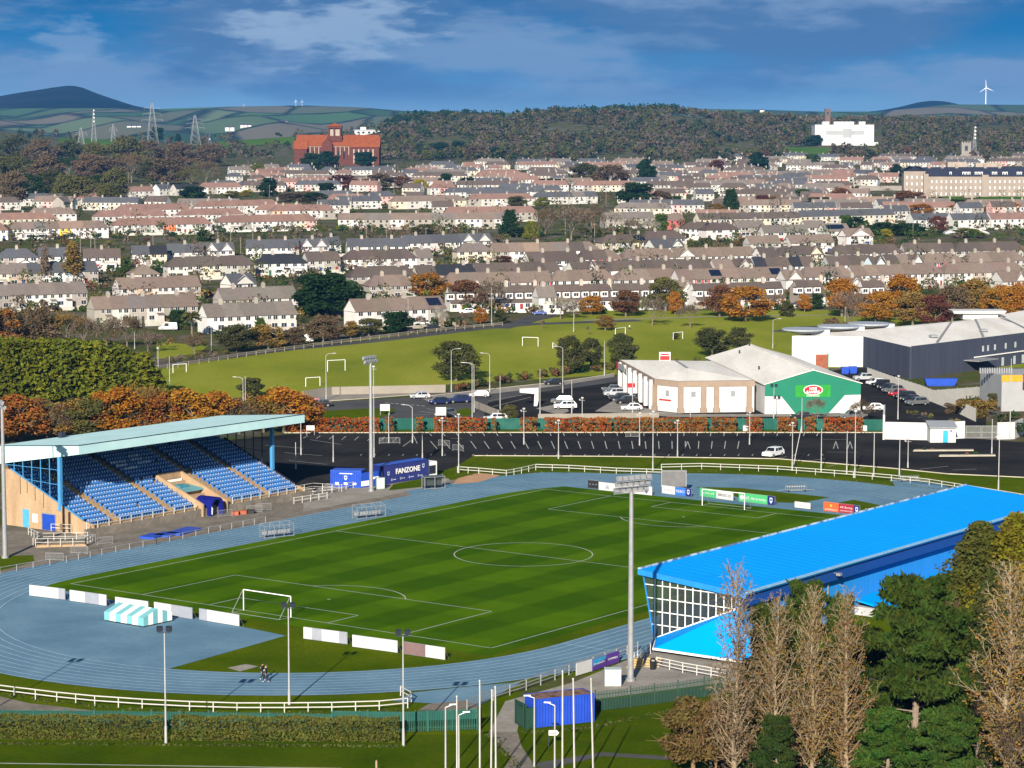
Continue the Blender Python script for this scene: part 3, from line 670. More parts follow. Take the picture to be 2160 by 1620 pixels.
for k in range(10): mb.box(.8,RL-1,76.9-(77.6+k*.9)-.7,76.9-(77.6+k*.9)-.3,.7+k*.4,1.2+k*.4)
tag(mb.build('seats',mat('navy_seat',(.02,.05,.2),.5),sr,local=True),kind='stuff')
for x in (10,25,40,55,70):
 mb = MB(); mb.box(x-.15,x+.15,76.9-86.6,76.9-86.3,4,6.5); mb.build('column',M_blue,sr,local=True)
mb = MB(); mb.bar(P3(19.5,87.7,3),P3(19.5,87.7,6.8),.12,.12); mb.bar(P3(19.5,87.7,6.0),P3(19.5,89.0,6.0),.06,.06); mb.box(19.3,19.8,76.9-89.3,76.9-88.8,5.75,6.05); mb.build('wall_lamp',M_galv,sr,local=True)
# floodlight towers
def tower(px,py,h,r,cols,rows,lab,yaw):
 p = G(px,py); t = thing('floodlight_tower',lab,'floodlight',p,yaw,'tall stadium floodlight towers')
 mb = MB(); mb.tube((0,0,0),(0,0,h-.4),r,r*.62,12); mb.tube((0,0,0),(0,0,.35),r*1.5,r*1.5,12); mb.build('pole',M_galv,t,local=True)
 mb = MB(); w = cols*.72
 for i in range(rows): mb.bar((-w/2,-.25*i,h-.5+.62*i),(w/2,-.25*i,h-.5+.62*i),.09,.09)
 for x in (-w*.3,0,w*.3): mb.bar((x,0,h-.5),(x,-.25*(rows-1),h-.5+.62*(rows-1)),.08,.08)
 mb.build('head_frame',M_galv,t,local=True)
 for i in range(rows):
  for j in range(cols):
   mb = MB(); x = -w/2+.36+j*.72; y = -.25*i; z = h-.5+.62*i+.08
   mb.hexa([(x-.27,y+.1,z),(x+.27,y+.1,z),(x+.27,y-.18,z+.05),(x-.27,y-.18,z+.05),(x-.27,y+.30,z+.42),(x+.27,y+.30,z+.42),(x+.27,y+.0,z+.5),(x-.27,y+.0,z+.5)])
   mb.quad((x+.23,y+.13,z+.05),(x-.23,y+.13,z+.05),(x-.23,y+.315,z+.38),(x+.23,y+.315,z+.38),m=1)
   mb.build('lamp',[M_galv,M_white],t,local=True)
 return t
M_shade = M_dark
tower(1330,1437,19.9,.33,6,3,'tall grey floodlight tower on the concrete yard beside the glazed stand end',.55)
tower(783,1037,20.5,.33,5,2,'tall grey floodlight tower beside the blue event containers',-2.1)
tower(11,1178,20.2,.33,5,2,'tall grey floodlight tower in front of the concrete end wall of the covered stand',-1.2)
# lamp posts
M_pole = mat('pole_paint',(.36,.36,.36),.5,.1,1)
def lamp_proto(h,kind):
 mb = MB(); mb.tube((0,0,0),(0,0,h),.095,.055,8,caps=True); mb.tube((0,0,0),(0,0,min(1.6,h*.2)),.13,.12,8)
 hd = MB()
 if kind == 'twin':
  hd.bar((-.62,0,h),(.62,0,h),.07,.07)
  for x in (-.42,.42):
   hd.hexa([(x-.26,-.16,h+.12),(x+.26,-.16,h+.12),(x+.26,.2,h+.2),(x-.26,.2,h+.2),(x-.26,-.26,h+.52),(x+.26,-.26,h+.52),(x+.26,.1,h+.62),(x-.26,.1,h+.62)]); hd.bar((x,0,h),(x,0,h+.2),.06,.06)
 elif kind == 'arm':
  mb.tube((0,0,h),(.5,0,h+.35),.05,.045,6); mb.tube((.5,0,h+.35),(1.5,0,h+.45),.045,.04,6)
  hd.hexa([(1.4,-.13,h+.38),(2.15,-.1,h+.43),(2.15,.1,h+.43),(1.4,.13,h+.38),(1.4,-.1,h+.52),(2.1,-.06,h+.52),(2.1,.06,h+.52),(1.4,.1,h+.52)])
 elif kind == 'flood':
  mb.tube((0,0,h),(0,0,h+.1),.05,.05,6); hd.box(-.22,.22,-.16,.16,h+.05,h+.3); hd.bar((-.5,0,h-.3),(.5,0,h-.3),.05,.05); hd.box(-.6,-.35,-.1,.12,h-.25,h-.05)
 elif kind == 'box':
  hd.box(-.25,.2,-.2,.2,h-.05,h+.28); mb.bar((0,0,h-.1),(.4,0,h-.1),.05,.05)
 elif kind == 'plain':
  hd.tube((0,0,h),(0,0,h+.16),.08,.03,8)
 return mb.mesh('post',M_pole),hd.mesh('lamp_head',M_shade if kind == 'twin' else M_pole)
PROTO = {}
def lamp(px,py,top,kind,lab,rz=.0,group='lamp posts',name='lamp_post',cat='lamp post'):
 p = G(px,py); h = CAMH - p.y*math.tan(math.atan((top-810)/FPX)+PITCH)
 key = (round(h),kind)
 if key not in PROTO: PROTO[key] = lamp_proto(round(h),kind)
 t = thing(name,lab,cat,p,rz,group)
 s_ = h/round(h)
 for nm,me in zip(('post','lamp_head'),PROTO[key]): put(nm,me,t,scale=(1,1,s_))
 return t
for a in ((350,1568,1335,'twin','slim pole with two black floodlights between the two clipped hedges'),
          (610,1487,1283,'twin','slim pole with two floodlights by the walking pair, standing inside the white rail'),
          (851,1574,1342,'twin','slim pole with two floodlights at the end of the long clipped hedge'),
          (-44,1515,1290,'twin','slim pole with two floodlights, its shadow lying over the track bend')): lamp(*a,group='twin floodlight poles round the near bend')
for px,py,top,kind,lab,rz in (
 (870,935,860,'arm','thin lamp post at the edge of the car park before the first hedge gap',2.8),
 (789,965,775,'flood','tall thin pole right behind the far floodlight tower',0),
 (891,967,914,'plain','short bare post at the top corner of the car park bank',0),
 (933,962,884,'flood','thin post on the bank where the car park bays begin',0),
 (967.5,998,876,'flood','post beside the far bend where the rail fence starts',0),
 (996,908,770,'arm','tall lamp post behind the hedge by the white car',3.1),
 (1000,870,770,'arm','tall lamp post on the junction corner',3.1),
 (1033,827,749,'arm','street lamp on the far kerb right of the big dark tree',3.1),
 (952,827,740,'arm','street lamp in front of the big dark tree',.1),
 (1055,873,794,'plain','slim post by the entrance wall of the retail yard',0),
 (1105,938,864,'flood','post in the middle of the car park, leftmost of the bay row',0),
 (1139,883,780,'plain','tall plain post beside the white totem',0),
 (1178,968,889,'flood','post with round head on the near edge of the car park',0),
 (1187,829,735,'arm','street lamp beside the pair of dark trees on the park edge',3.0),
 (1206,873,804,'plain','slim post next to the white estate car',0),
 (1228,910,841,'flood','post in the hedge opposite the white estate car',0),
 (1275,793,720,'plain','post between the dark park trees and the store',0),
 (1334,880,800,'plain','post in front of the store beside the small white car',0),
 (1349,940,873,'flood','post in the middle of the car park below the store corner',0),
 (1377,993,870,'flood','tall post behind the grey screen trailer',0),
 (1429,965,889,'flood','post on the car park edge above the ad boards',0),
 (1456,910,841,'flood','post in the hedge below the second white bay of the store',0),
 (1581,938,872,'flood','post in the car park left of the parked white car',0),
 (1632,883,817,'twin','twin headed lamp on the left edge of the green gable',0),
 (1671,993,894,'flood','post just right of the lone parked white car',0),
 (1691,912,841,'plain','post in the hedge below the green gable',0),
 (1732,995,906,'plain','plain post in the rail fence right of the lone white car',0),
 (1786,1000,911,'plain','plain post standing next to the tall boxed post',0),
 (1803,1008,868,'box','tall post with a small box, behind the rail fence of the far bend',0),
 (1843,1005,913,'plain','plain post in the rail fence below the white boundary wall',0),
 (1894,885,795,'flood','lamp post inside the retail yard by the white boundary wall',0),
 (1897,1005,928,'plain','left one of two plain posts below the kiosk',0),
 (1915,987,928,'flood','right one of two posts below the kiosk',0),
 (2092,957,886,'plain','post beside the grey mesh gate',0),
 (2106,1033,919,'flood','post rising above the far corner of the blue roof',0),
 (2130,927,758,'plain','tall post in front of the grey hoarding building',0),
 (334,800,735,'box','lamp post at the end of the tall conifers',0),
 (358,815,752,'plain','thin dark post right of the tall conifers',0),
 (688,845,750,'arm','street lamp behind the park goal, nearest the junction',.1),
 (284,736,700,'plain','short lamp post behind the tall conifers',0),
 (446,740,690,'box','lamp post before the gable of the nearest white terrace',0),
 (513,855,800,'arm','lamp post rising out of the orange trees',3.1),
 (518,875,795,'plain','pale post among the orange trees over the aqua roof',0),
 (820,935,872,'plain','post left of the wire barrier on the car park',0),
 (635,960,882,'plain','post beyond the right end of the grandstand',0),
 (624,990,935,'plain','bare post beside the blue end column of the stand',0),
 (703,975,920,'plain','dark post behind the blue container',0),
 (1037,687,607,'plain','tall mast at the corner of the park road',0),
 (861,690,630,'arm','street lamp before the terrace with solar panels',3.1),
 (1630,735,676,'arm','park lamp by the path behind the retail shed',0),
 (1782,705,650,'plain','post between the big shed and the orange trees',0),
 (2062,672,622,'arm','street lamp above the shed roof',.1),
 (1210,700,655,'plain','pole on the park edge by the blue car',0)):
 lamp(px,py,top,kind,lab,rz)
mb = MB(); mb.tube(G(1672,990),G(1690,985)+Vector((0,0,7)),.07,.06,6); tag(mb.build('leaning_pole',M_pole),'thin pole leaning to the right beside the lone white car','pole')
def flagpole(px,top,h,lab,tilt=.0):
 d = (CAMH-h)/math.tan(math.atan((top-810)/FPX)+PITCH); x = (px-1080)/FPX*(d*CP - (-CAMH+0)*SP*0 + 0)
 t = thing('flagpole',lab,'flagpole',((px-1080)/FPX*(d*CP+CAMH*SP),d,0),0,'bare white flagpoles at the path')
 mb = MB(); mb.tube((0,0,0),(tilt,0,h),.075,.05,8); mb.tube((0,0,0),(0,0,.4),.14,.14,8); mb.build('pole',M_rail,t,local=True)
 mb = MB(); mb.tube((tilt,0,h),(tilt,0,h+.12),.09,.05,8); mb.build('finial',M_rail,t,local=True)
 if h > 9: mb = MB(); mb.tube((.08,0,.6),(tilt+.06,0,h-.1),.012,.012,4); mb.build('halyard',M_galv,t,local=True)
for px,top,h,lab,ti in ((1012,1437,10,'white flagpole in front of the end of the green screened fence',0),(1035,1457,9.6,'white flagpole left of the asphalt path, nearest the fence gap',.1),(1046,1450,9.7,'white flagpole with red band left of the asphalt path',-.05),(1186,1417,10.3,'tallest white flagpole, crossing the middle of the blue container',0),(1212,1433,10,'white flagpole crossing the right half of the blue container',-.15),(1252,1433,10,'white flagpole at the right end of the blue container',-.25),(964,1470,9,'white flagpole in front of the green fence beside a path lamp',0)):
 flagpole(px,top,h,lab,ti)
def path_lamp(px,top,h,lab,rz,kind='arm'):
 d = (CAMH-h)/math.tan(math.atan((top-810)/FPX)+PITCH)
 t = thing('path_lamp',lab,'lamp post',((px-1080)/FPX*(d*CP+CAMH*SP),d,0),rz,'path lamps among the flagpoles')
 mb = MB(); mb.tube((0,0,0),(0,0,h),.085,.06,8); mb.build('post',M_pole,t,local=True)
 mb = MB(); mb.bar((0,0,h),(.75,0,h+.25),.09,.05); mb.box(.35,.95,-.12,.12,h+.2,h+.28); mb.build('lamp_head',M_white,t,local=True)
path_lamp(940,1492,6,'low lamp post with slanted head, leftmost at the path',.2); path_lamp(968,1508,5.6,'low lamp post with slanted head beside a white flagpole',.2)
path_lamp(1127,1472,6.2,'low lamp post in front of the left end of the blue container',3.3); path_lamp(1170,1488,6,'low lamp post in front of the middle of the blue container',2.9)
# rail fences, palisades
def rail_fence(line,lab,step=3.0,h=1.05,z=.0,name='rail_fence',m=None,rails=(1.0,.55),r=.045):
 pts = [G(*p) for p in line]; t = thing(name,lab,'fence',pts[0])
 mb = MB(); post = []
 for a,b in zip(pts,pts[1:]):
  n = max(1,round((b-a).length/step))
  for i in range(n): post.append(a+(b-a)*i/n)
  for q in rails: mb.bar(a+Vector((0,0,q)),b+Vector((0,0,q)),r*1.4,r*2.2)
 post.append(pts[-1]); mb.build('rails',m or M_rail,t)
 pm = MB(); pm.box(-r,r,-r,r,0,h); pm.box(-r*1.3,r*1.3,-r*1.3,r*1.3,0,.06); pme = pm.mesh('post',m or M_rail)
 for p in post[:100]: put('post',pme,t,p-pts[0])
 return t
rail_fence([(-160,1450),(-40,1461),(30,1470),(120,1481),(200,1489),(300,1496),(400,1501),(500,1504),(600,1504),(700,1503),(800,1500),(860,1494),(868,1482),(845,1468)],'white two-rail fence curving round the near bend of the track',2.35,1.0)
rail_fence([(965,997),(1010,1000),(1068,1005),(1100,999),(1130,992),(1200,994),(1300,1000),(1396,1003)],'white rail fence round the far bend, left of the grey screen',2.6)
rail_fence([(1395,992),(1480,990),(1560,993),(1640,996),(1720,1002),(1800,1008),(1880,1015),(1960,1024),(2040,1037),(2120,1050),(2250,1072)],'white rail fence round the far bend, right of the grey screen',2.9)
rail_fence([(985,1500),(1040,1478),(1110,1456),(1200,1424),(1300,1390),(1345,1375)],'galvanised railing between the track and the concrete yard',2.4,1.15,m=M_galv,rails=(1.1,.75,.4))
rail_fence([(0,1212),(70,1200),(140,1188),(215,1172),(330,1150)],'low dark rail between the track and the path in front of the stand',2.6,.95,m=M_galv,rails=(.92,),r=.03)
rail_fence([(330,1150),(440,1126),(560,1103)],'low dark rail between the track and the blue mats',2.6,.95,m=M_galv,rails=(.92,),r=.03)
rail_fence([(1330,1404),(1352,1392),(1372,1380)],'white handrail at the yellow steps of the glazed stand',1.0,1.2,rails=(1.1,.6))
rail_fence([(1385,1408),(1440,1420),(1530,1436)],'white railing below the bright blue canopy',2.0,1.15,rails=(1.1,.75,.4))
rail_fence([(640,1046),(700,1040),(745,1030)],'white railing between the stand and the blue container',1.8,1.1)
rail_fence([(620,1064),(690,1053)],'white rail on the wall at the far end of the seats',1.8,1.1)
def park_rail():
 ln_ = [(330,781),(420,768),(520,752),(600,741),(720,725),(800,715),(900,703),(1000,693),(1060,688)]
 m_ = mat('weathered_wood',(.24,.21,.17),.9,.2,2)
 rail_fence(ln_,'weathered wooden post and rail fence along the far edge of the park',4.2,1.15,m=m_,rails=(1.0,.6),r=.09)
park_rail()
M_green = mat('fence_green',(.012,.085,.065),.5,.1)
M_mesh = mat2('green_screen',[(.35,(.02,.10,.085)),(.65,(.035,.135,.115))],scale=.5,rough=.8,stretch=(2,2,.3))
def palisade(line,lab,h=2.1,m=None,screen=None,step=.2,base=.0,scr=(.1,1.5),posts=2.75,w=.07,name='palisade_fence',zoff=.0):
 pts = [G(*p) for p in line]; t = thing(name,lab,'fence',pts[0]); m = m or M_green
 mb = MB(); pp = []
 for a,b in zip(pts,pts[1:]):
  L = (b-a).length; n = int(L/step); d = (b-a)/L
  for i in range(n):
   p = a+d*(i*step); mb.bar(p+Vector((0,0,.08)),p+Vector((0,0,h-.04*(i % 2))),w,.025)
  for q in (.4,h-.35): mb.bar(a+Vector((0,.05,q)),b+Vector((0,.05,q)),.05,.05)
  k = max(1,round(L/posts)); pp += [a+(b-a)*i/k for i in range(k)]
 mb.build('pales',m,t); pp.append(pts[-1])
 pm = MB(); pm.box(-.06,.06,0,.12,0,h+.15); pme = pm.mesh('post',m)
 for p in pp[:100]: put('post',pme,t,p-pts[0])
 if screen:
  mb = MB()
  for a,b in zip(pts,pts[1:]): mb.obox(a+Vector((0,.15,scr[0])),b-a,(0,.03,0),(0,0,scr[1]-scr[0]))
  mb.build('screen_sheet',screen,t)
 return t
palisade([(-120,1534),(200,1537),(500,1541),(700,1544)],'green palisade fence with green screening behind the hedges',1.75,screen=M_mesh,scr=(.1,1.62),step=.16)
palisade([(702,1544),(850,1546),(1006,1540)],'last bays of green palisade, see-through below, between hedge and path',2.0,screen=M_mesh,scr=(1.05,1.95),step=.16)
palisade([(1256,1502),(1330,1493),(1430,1480),(1540,1463)],'dark green palisade fence between the concrete yard and the lawn',2.0,mat('dark_green',(.012,.045,.03),.6),screen=mat('dark_green',(.012,.045,.03),.6),scr=(.08,1.05),step=.17)
palisade([(1830,800),(1880,818),(1940,838),(2000,862),(2058,890)],'pale grey steel palisade fence behind the row of parked cars',2.6,mat('grey_palisade',(.20,.20,.195),.5,.08),step=.3,w=.24)
palisade([(1958,848),(2060,840),(2115,838)],'pale grey palisade fence below the dark shed windows',2.4,mat('grey_palisade',(.20,.20,.195),.5,.08),step=.3,w=.24)
palisade([(600,908),(760,908),(900,907),(1100,907),(1300,907),(1500,907),(1700,908),(1866,910)],'green mesh sports fence behind the copper hedges of the car park',2.3,M_mesh,screen=mat2('green_mesh',[(.4,(.018,.085,.068)),(.6,(.035,.12,.095))],scale=.4,rough=.7),scr=(.1,2.2),step=.5,name='mesh_fence',posts=6)
for a,b,lab in (((1010,1545),(1012,1552),'left'),((1104,1538),(1108,1545),'right')):
 p = G(*a); t = thing('gate_leaf','dark green steel gate leaf, open at the ' + ('fence end of the path' if lab == 'left' else 'container end of the path'),'gate',p,1.45 if lab == 'left' else 1.9)
 mb = MB(); mb.box(-.06,.06,-.06,.06,0,2.3); mb.box(1.6,1.7,-.05,.05,.1,2.1); mb.box(.06,1.6,-.03,.03,1.95,2.05); mb.box(.06,1.6,-.03,.03,.15,.25)
 for i in range(10): mb.box(.15+i*.15,.21+i*.15,-.015,.015,.25,1.95)
 mb.build('gate_frame',mat('dark_green',(.012,.045,.03),.6),t,local=True)
# shipping containers
def container(p,rz,L,W,H,m,lab,roofm=None,open_top=False):
 t = thing('shipping_container',lab,'container',p,rz)
 mb = MB(); n = int(L/.28)
 for y,s_ in ((0,-1),(W,1)):
  prof = []
  for i in range(n):
   x0 = L*i/n; w = L/n
   prof += [(x0,y),(x0+w*.15,y-s_*.0+(-s_*-.04)),(x0+w*.5,y+s_*-.04),(x0+w*.65,y)]
  prof.append((L,y))
  for (xa,ya),(xb,yb) in zip(prof,prof[1:]):
   q = [(xa,ya,.15),(xb,yb,.15),(xb,yb,H-.12),(xa,ya,H-.12)]; mb.quad(*(q if s_ < 0 else q[::-1]))
 mb.quad((0,W,.15),(0,0,.15),(0,0,H-.12),(0,W,H-.12)); mb.quad((L,0,.15),(L,W,.15),(L,W,H-.12),(L,0,H-.12))
 mb.build('side_sheet',m,t,local=True)
 mb = MB()
 for x in (0,L-.1):
  for y in (-.02,W-.08): mb.box(x,x+.1,y,y+.1,0,H)
 for y in (-.02,W-.08): mb.box(.1,L-.1,y,y+.1,.05,.17); mb.box(.1,L-.1,y,y+.1,H-.14,H)
 for x in (0,L-.1): mb.box(x,x+.1,.08,W-.08,H-.14,H); mb.box(x,x+.1,.08,W-.08,.05,.17)
 mb.build('container_frame',m,t,local=True)
 mb = MB(); mb.box(.1,L-.1,.08,W-.08,H-.5 if open_top else H-.1,H-.45 if open_top else H-.03); mb.build('roof',roofm or m,t,local=True)
 mb = MB()
 for y in (.08,W/2+.02): mb.box(-.04,-.005,y,y+W/2-.1,.2,H-.16)
 mb.build('door',m,t,local=True)
 return t
rust = mat2('rusty_steel',[(.35,(.10,.06,.05)),(.5,(.22,.14,.11)),(.65,(.07,.05,.05))],scale=.8,detail=8)
M_cblue = mat2('container_blue',[(.3,(.015,.05,.36)),(.7,(.025,.075,.46))],scale=.4,detail=6,rough=.45)
pc = G(1131,1536); qc = G(1254,1523); rzc = math.atan2(qc.y-pc.y,qc.x-pc.x)
bc = container(pc,rzc,(qc-pc).length,2.6,2.75,M_cblue,'royal blue corrugated container with rusty roof beside the path',rust)
mb = MB(); mb.box(-1.0,-.05,-.1,.2,0,2.0); mb.box(-1.1,-1.0,-.1,2.5,0,2.35); mb.build('side_cabinet',mat('dark_green',(.012,.045,.03),.6),bc,local=True)
ps = G(1157,1577); t = thing('direction_sign','low white arrow sign with lettering on a post in the lawn before the container','sign',ps)
mb = MB(); mb.box(-.05,.05,-.05,.05,0,1.6); mb.build('post',M_dark,t,local=True)
mb = MB(); mb.extr([(.02,-.08,1.15),(.75,-.08,1.15),(.95,-.08,1.4),(.75,-.08,1.62),(.02,-.08,1.62)],(0,.03,0)); mb.build('sign_board',M_white,t,local=True)
for z in (1.28,1.43): mb = MB(); mb.box(.1,.7,-.09,-.081,z,z+.07); mb.build('text_line',M_dark,t,local=True)
p1,q1 = G(806,1024),G(904,1008); p0 = G(697,1028); q0 = G(762,1030)
fz = container(p1,math.atan2(q1.y-p1.y,q1.x-p1.x),(q1-p1).length,2.5,3.1,M_navy,'navy event container with large white FANZONE lettering',M_royal)
Lf = (q1-p1).length
lettering('FANZONE',1.15,M_white,fz,(Lf*.545,-.07,1.5),0,Lf*.52,bold=.03)
def crest(parent,x,y,z,w,h,m_):
 mb = MB(); mb.extr([(x-w/2,y,z+h/2),(x-w/2,y,z-h*.15),(x,y,z-h/2),(x+w/2,y,z-h*.15),(x+w/2,y,z+h/2)],(0,.01,0)); mb.build('crest',m_,parent,local=True)
 mb = MB(); mb.box(x-w*.3,x+w*.3,y-.008,y,z-h*.02,z+h*.28); mb.build('crest_band',M_navy,parent,local=True)
M_pale = mat('pale_print',(.45,.5,.62),.6)
crest(fz,Lf*.13,-.075,1.7,.55,.7,M_pale); crest(fz,Lf*.88,-.075,2.1,.55,.75,M_pale); 
for i in range(4): crest(fz,Lf*(.2+.19*i),-.075,.65,.32,.4,M_pale); mb = MB(); mb.box(Lf*(.2+.19*i)+.3,Lf*(.2+.19*i)+1.0,-.075,-.065,.6,.72); mb.build('print_line',M_pale,fz,local=True)
mb = MB(); mb.extr([(-.02,-.07,.3),(-.02,2.4,.3),(-.02,2.4,1.2),(-.02,-.07,2.2)],(-.02,0,0)); mb.build('white_chevron',M_white,fz,local=True)
mb = MB(); mb.box(Lf+.05,Lf+2.3,.2,2.4,.2,2.5); mb.box(Lf+.4,Lf+2.0,.19,.2,.5,1.9,m=1); o = mb.build('side_cabin',[M_white,M_dark],fz,local=True)
d0 = q0-p0; bz = container(p0,math.atan2(d0.y,d0.x),d0.length,2.6,2.75,M_royal,'royal blue event container with white printing and a crest')
L0 = d0.length; mb = MB(); mb.box(L0*.3,L0*.72,-.07,-.06,2.2,2.32); mb.build('print_line',M_white,bz,local=True); crest(bz,L0*.5,-.07,1.55,.5,.75,M_pale)
for x in (.22,.5,.78): mb = MB(); mb.box(L0*x-.3,L0*x+.3,-.07,-.06,.5,.85); mb.build('print_panel',M_white,bz,local=True)
mb = MB(); a = G(762,1030); b = G(806,1024); d = b-a; mb.obox(a+Vector((0,0,.1)),d,(0,.2,0),(0,0,2.3)); mb.obox(a+Vector((0,-.02,.3)),d*.5,(0,.02,0),(0,0,.8),m=1); mb.obox(a+d*.55+Vector((0,-.02,1.2)),d*.35,(0,.02,0),(0,0,.35),m=1)
tag(mb.build('event_banner',[M_royal,M_white]),'blue and white printed banner between the two event containers','banner')
def cabinet(px,py,w,d,h,m,lab,rz=.0):
 t = thing('utility_cabinet',lab,'cabinet',G(px,py,.05),rz); mb = MB(); mb.box(-w/2,w/2,0,d,.08,h); mb.box(-w/2-.04,w/2+.04,-.04,d+.04,h,h+.07); mb.build('case',m,t,local=True)
 mb = MB(); mb.box(-w/2,w/2,.02,d-.02,0,.08); mb.build('plinth',M_dirtc,t,local=True)
 for s_ in (-1,1): mb = MB(); mb.box(*(sorted((s_*.03,s_*(w/2-.05)))),-.025,-.002,.15,h-.08); mb.build('door',m,t,local=True)
M_cab = mat('grey_green_paint',(.40,.48,.46),.5,.06)
cabinet(1293,1449,1.65,1.2,1.7,M_cab,'pale grey-green cabinet beside the near floodlight tower'); cabinet(803,1032,1.3,.8,1.7,M_cab,'pale cabinet at the foot of the far floodlight tower',.3)
t = thing('litter_bin','black litter bin below the corner of the glazed stand','bin',G(1377,1413)); mb = MB(); mb.lathe([(0,0),(.28,0),(.32,.95),(.34,1.0),(.3,1.05),(.25,1.25),(0,1.3)],12); mb.build('bin_body',M_black,t,local=True); mb = MB(); mb.box(-.16,.16,-.34,-.28,.98,1.12); mb.build('slot',M_galv,t,local=True)
for i,(px,py,lab) in enumerate(((1322,1410,'yellow steps by the floodlight tower leading to the glazed stand'),(1360,1408,'yellow steps beside the black bin'))):
 p = G(px,py); mb = MB()
 for k in range(4): mb.obox(p+Vector((.1*k,.45*k,0)),(1.5,-.1,0),(.1,.45,0),(0,0,.18*(k+1)))
 tag(mb.build('yellow_steps',M_step),lab,'steps')
t = thing('bench_shelter','dark glazed bench shelter beside the sand pit at the far corner','shelter',G(896,1033,.05),.42)
mb = MB()
for x in (0,1.7,3.4): mb.bar((x,0,0),(x,0,1.9),.07,.07); mb.bar((x,1.2,0),(x,1.2,2.1),.07,.07); mb.bar((x,0,1.9),(x,1.2,2.1),.07,.07)
for z in (.1,1.9): mb.bar((0,0,z),(3.4,0,z),.07,.07)
mb.build('shelter_frame',M_galv,t,local=True); mb = MB(); mb.box(.05,3.35,1.15,1.2,.2,2.05); mb.box(.05,3.35,.1,1.15,1.98,2.02); mb.build('back_panel',mat('smoked_panel',(.05,.06,.06),.3),t,local=True); mb = MB(); mb.box(.1,3.3,.7,1.1,.4,.5); mb.build('bench',M_dark,t,local=True)
# goals
M_net = mat('net',(.5,.52,.5),.9)
def goal(base,udir,w,h,d,lab,name='goal',g=None,net=True,r=.06):
 """base: point under the middle of the bar; udir: towards the field"""
 ud = udir.normalized(); vd = Vector((-ud.y,ud.x,0)); t = thing(name,lab,'goal',base,0,g)
 a,b = base+vd*w/2,base-vd*w/2; up = Vector((0,0,h))
 for p in (a,b): mb = MB(); mb.tube(p,p+up,r,r,8); mb.build('goal_post',M_white,t)
 mb = MB(); mb.tube(a+up,b+up,r,r,8); mb.build('crossbar',M_white,t)
 if net:
  mb = MB(); rr = .012
  for p in (a,b): mb.tube(p+up-ud*.1,p-ud*d+Vector((0,0,.05)),.03,.03,5); mb.tube(p,p-ud*d+Vector((0,0,.05)),.025,.025,5)
  mb.tube(a-ud*d+Vector((0,0,.05)),b-ud*d+Vector((0,0,.05)),.03,.03,5); mb.build('net_support',M_galv,t)
 return t
M_pitchz = Vector((0,0,.075))
goal(S(0,32.43)+M_pitchz,UD,7.32,2.44,2.0,'white football goal at the near end of the striped pitch'); goal(S(101,32.43)+M_pitchz,-UD,7.32,2.44,2.0,'white football goal at the far end of the striped pitch')
for pa,pb,top,lab in (((365,787),(393,785),769,'small park goal nearest the tall conifers'),((691,784),(728,782),758,'white park goal behind the street lamp near the junction'),((645,816),(675,814),797,'white park goal just above the orange trees'),((1102,730),(1135,731),711,'white park goal in the middle of the green park'),((1298,709),(1319,706),693,'small park goal near the strolling figure'),((1420,717),(1440,715),702,'small park goal farthest to the right in the park'),((1166,735),(1180,748),728,'narrow park goal beside the pair of dark trees')):
 a,b = G(*pa),G(*pb); m_ = (a+b)/2; d = b-a
 goal(m_,Vector((-d.y,d.x,0)),d.length,max(1.6,min(2.6,(pa[1]-top)/FPX*m_.y)),1.2,lab,'park_goal','goals in the park',False,.07)
# advertising boards
def board(pa,pb,h,panels,lab,z=.08,name='advertising_board',thick=.05,g='advertising boards',wood=False,world=False):
 a,b = (pa,pb) if world else (G(*pa,z),G(*pb,z)); d = b-a; L = d.length; t = thing(name,lab,'advertising board',a,math.atan2(d.y,d.x),g)
 x = 0
 for fr_,m_ in panels:
  mb = MB(); mb.box(x+.01,x+L*fr_-.01,0,thick,.08,h); mb.build('panel',m_,t,local=True); x += L*fr_
 mb = MB(); n = max(2,int(L/1.2))
 for i in range(n+1): xx = L*i/n; mb.bar((xx,thick+.03,0),(xx,thick+.03,h),.04,.04); mb.bar((xx,thick+.03,h*.8),(xx,thick+.75,0),.03,.03)
 mb.bar((0,thick+.03,.06),(L,thick+.03,.06),.04,.06); mb.bar((0,thick+.03,h),(L,thick+.03,h),.05,.05); mb.build('board_frame',M_galv,t,local=True)
 return t,L
M_bw = mat('board_white',(.50,.505,.51),.5,.06,.8); M_bg = mat('board_grey',(.27,.29,.34),.5,.08,.8); M_br = mat('board_brown',(.17,.11,.11),.7,.1)
NB = 'plain backed boards behind the near goal'
for pa,pb,pan,lab in (((62,1257),(137,1266),[(.55,M_bw),(.27,M_bw),(.18,M_bg)],'white board back at the far end of the row behind the near goal'),((147,1268),(224,1279),[(.42,M_bw),(.38,M_bg),(.20,M_bw)],'white and grey board back, second in the row behind the near goal'),((243,1283),(312,1293),[(1,M_bw)],'white board back half hidden behind the striped cover'),((325,1294),(405,1307),[(.45,M_bw),(.55,M_bg)],'board back just right of the striped cover'),((420,1308),(504,1322),[(.2,M_bg),(.8,M_bw)],'board back standing at the blue corner by the near goal'),((640,1348),(732,1360),[(.2,M_bw),(.22,M_bg),(.4,M_bw),(.18,M_bg)],'four panel board back on the grass right of the near goal'),((743,1365),(838,1378),[(.8,M_bw),(.2,M_bw)],'longest white board back on the grass right of the near goal'),((852,1380),(938,1393),[(.53,M_br),(.47,M_bw)],'half brown half white board back nearest the pole')):
 board(pa,pb,1.35,pan,lab,g=NB)
def cmat(n,c): return mat(n,c,.5,.04)
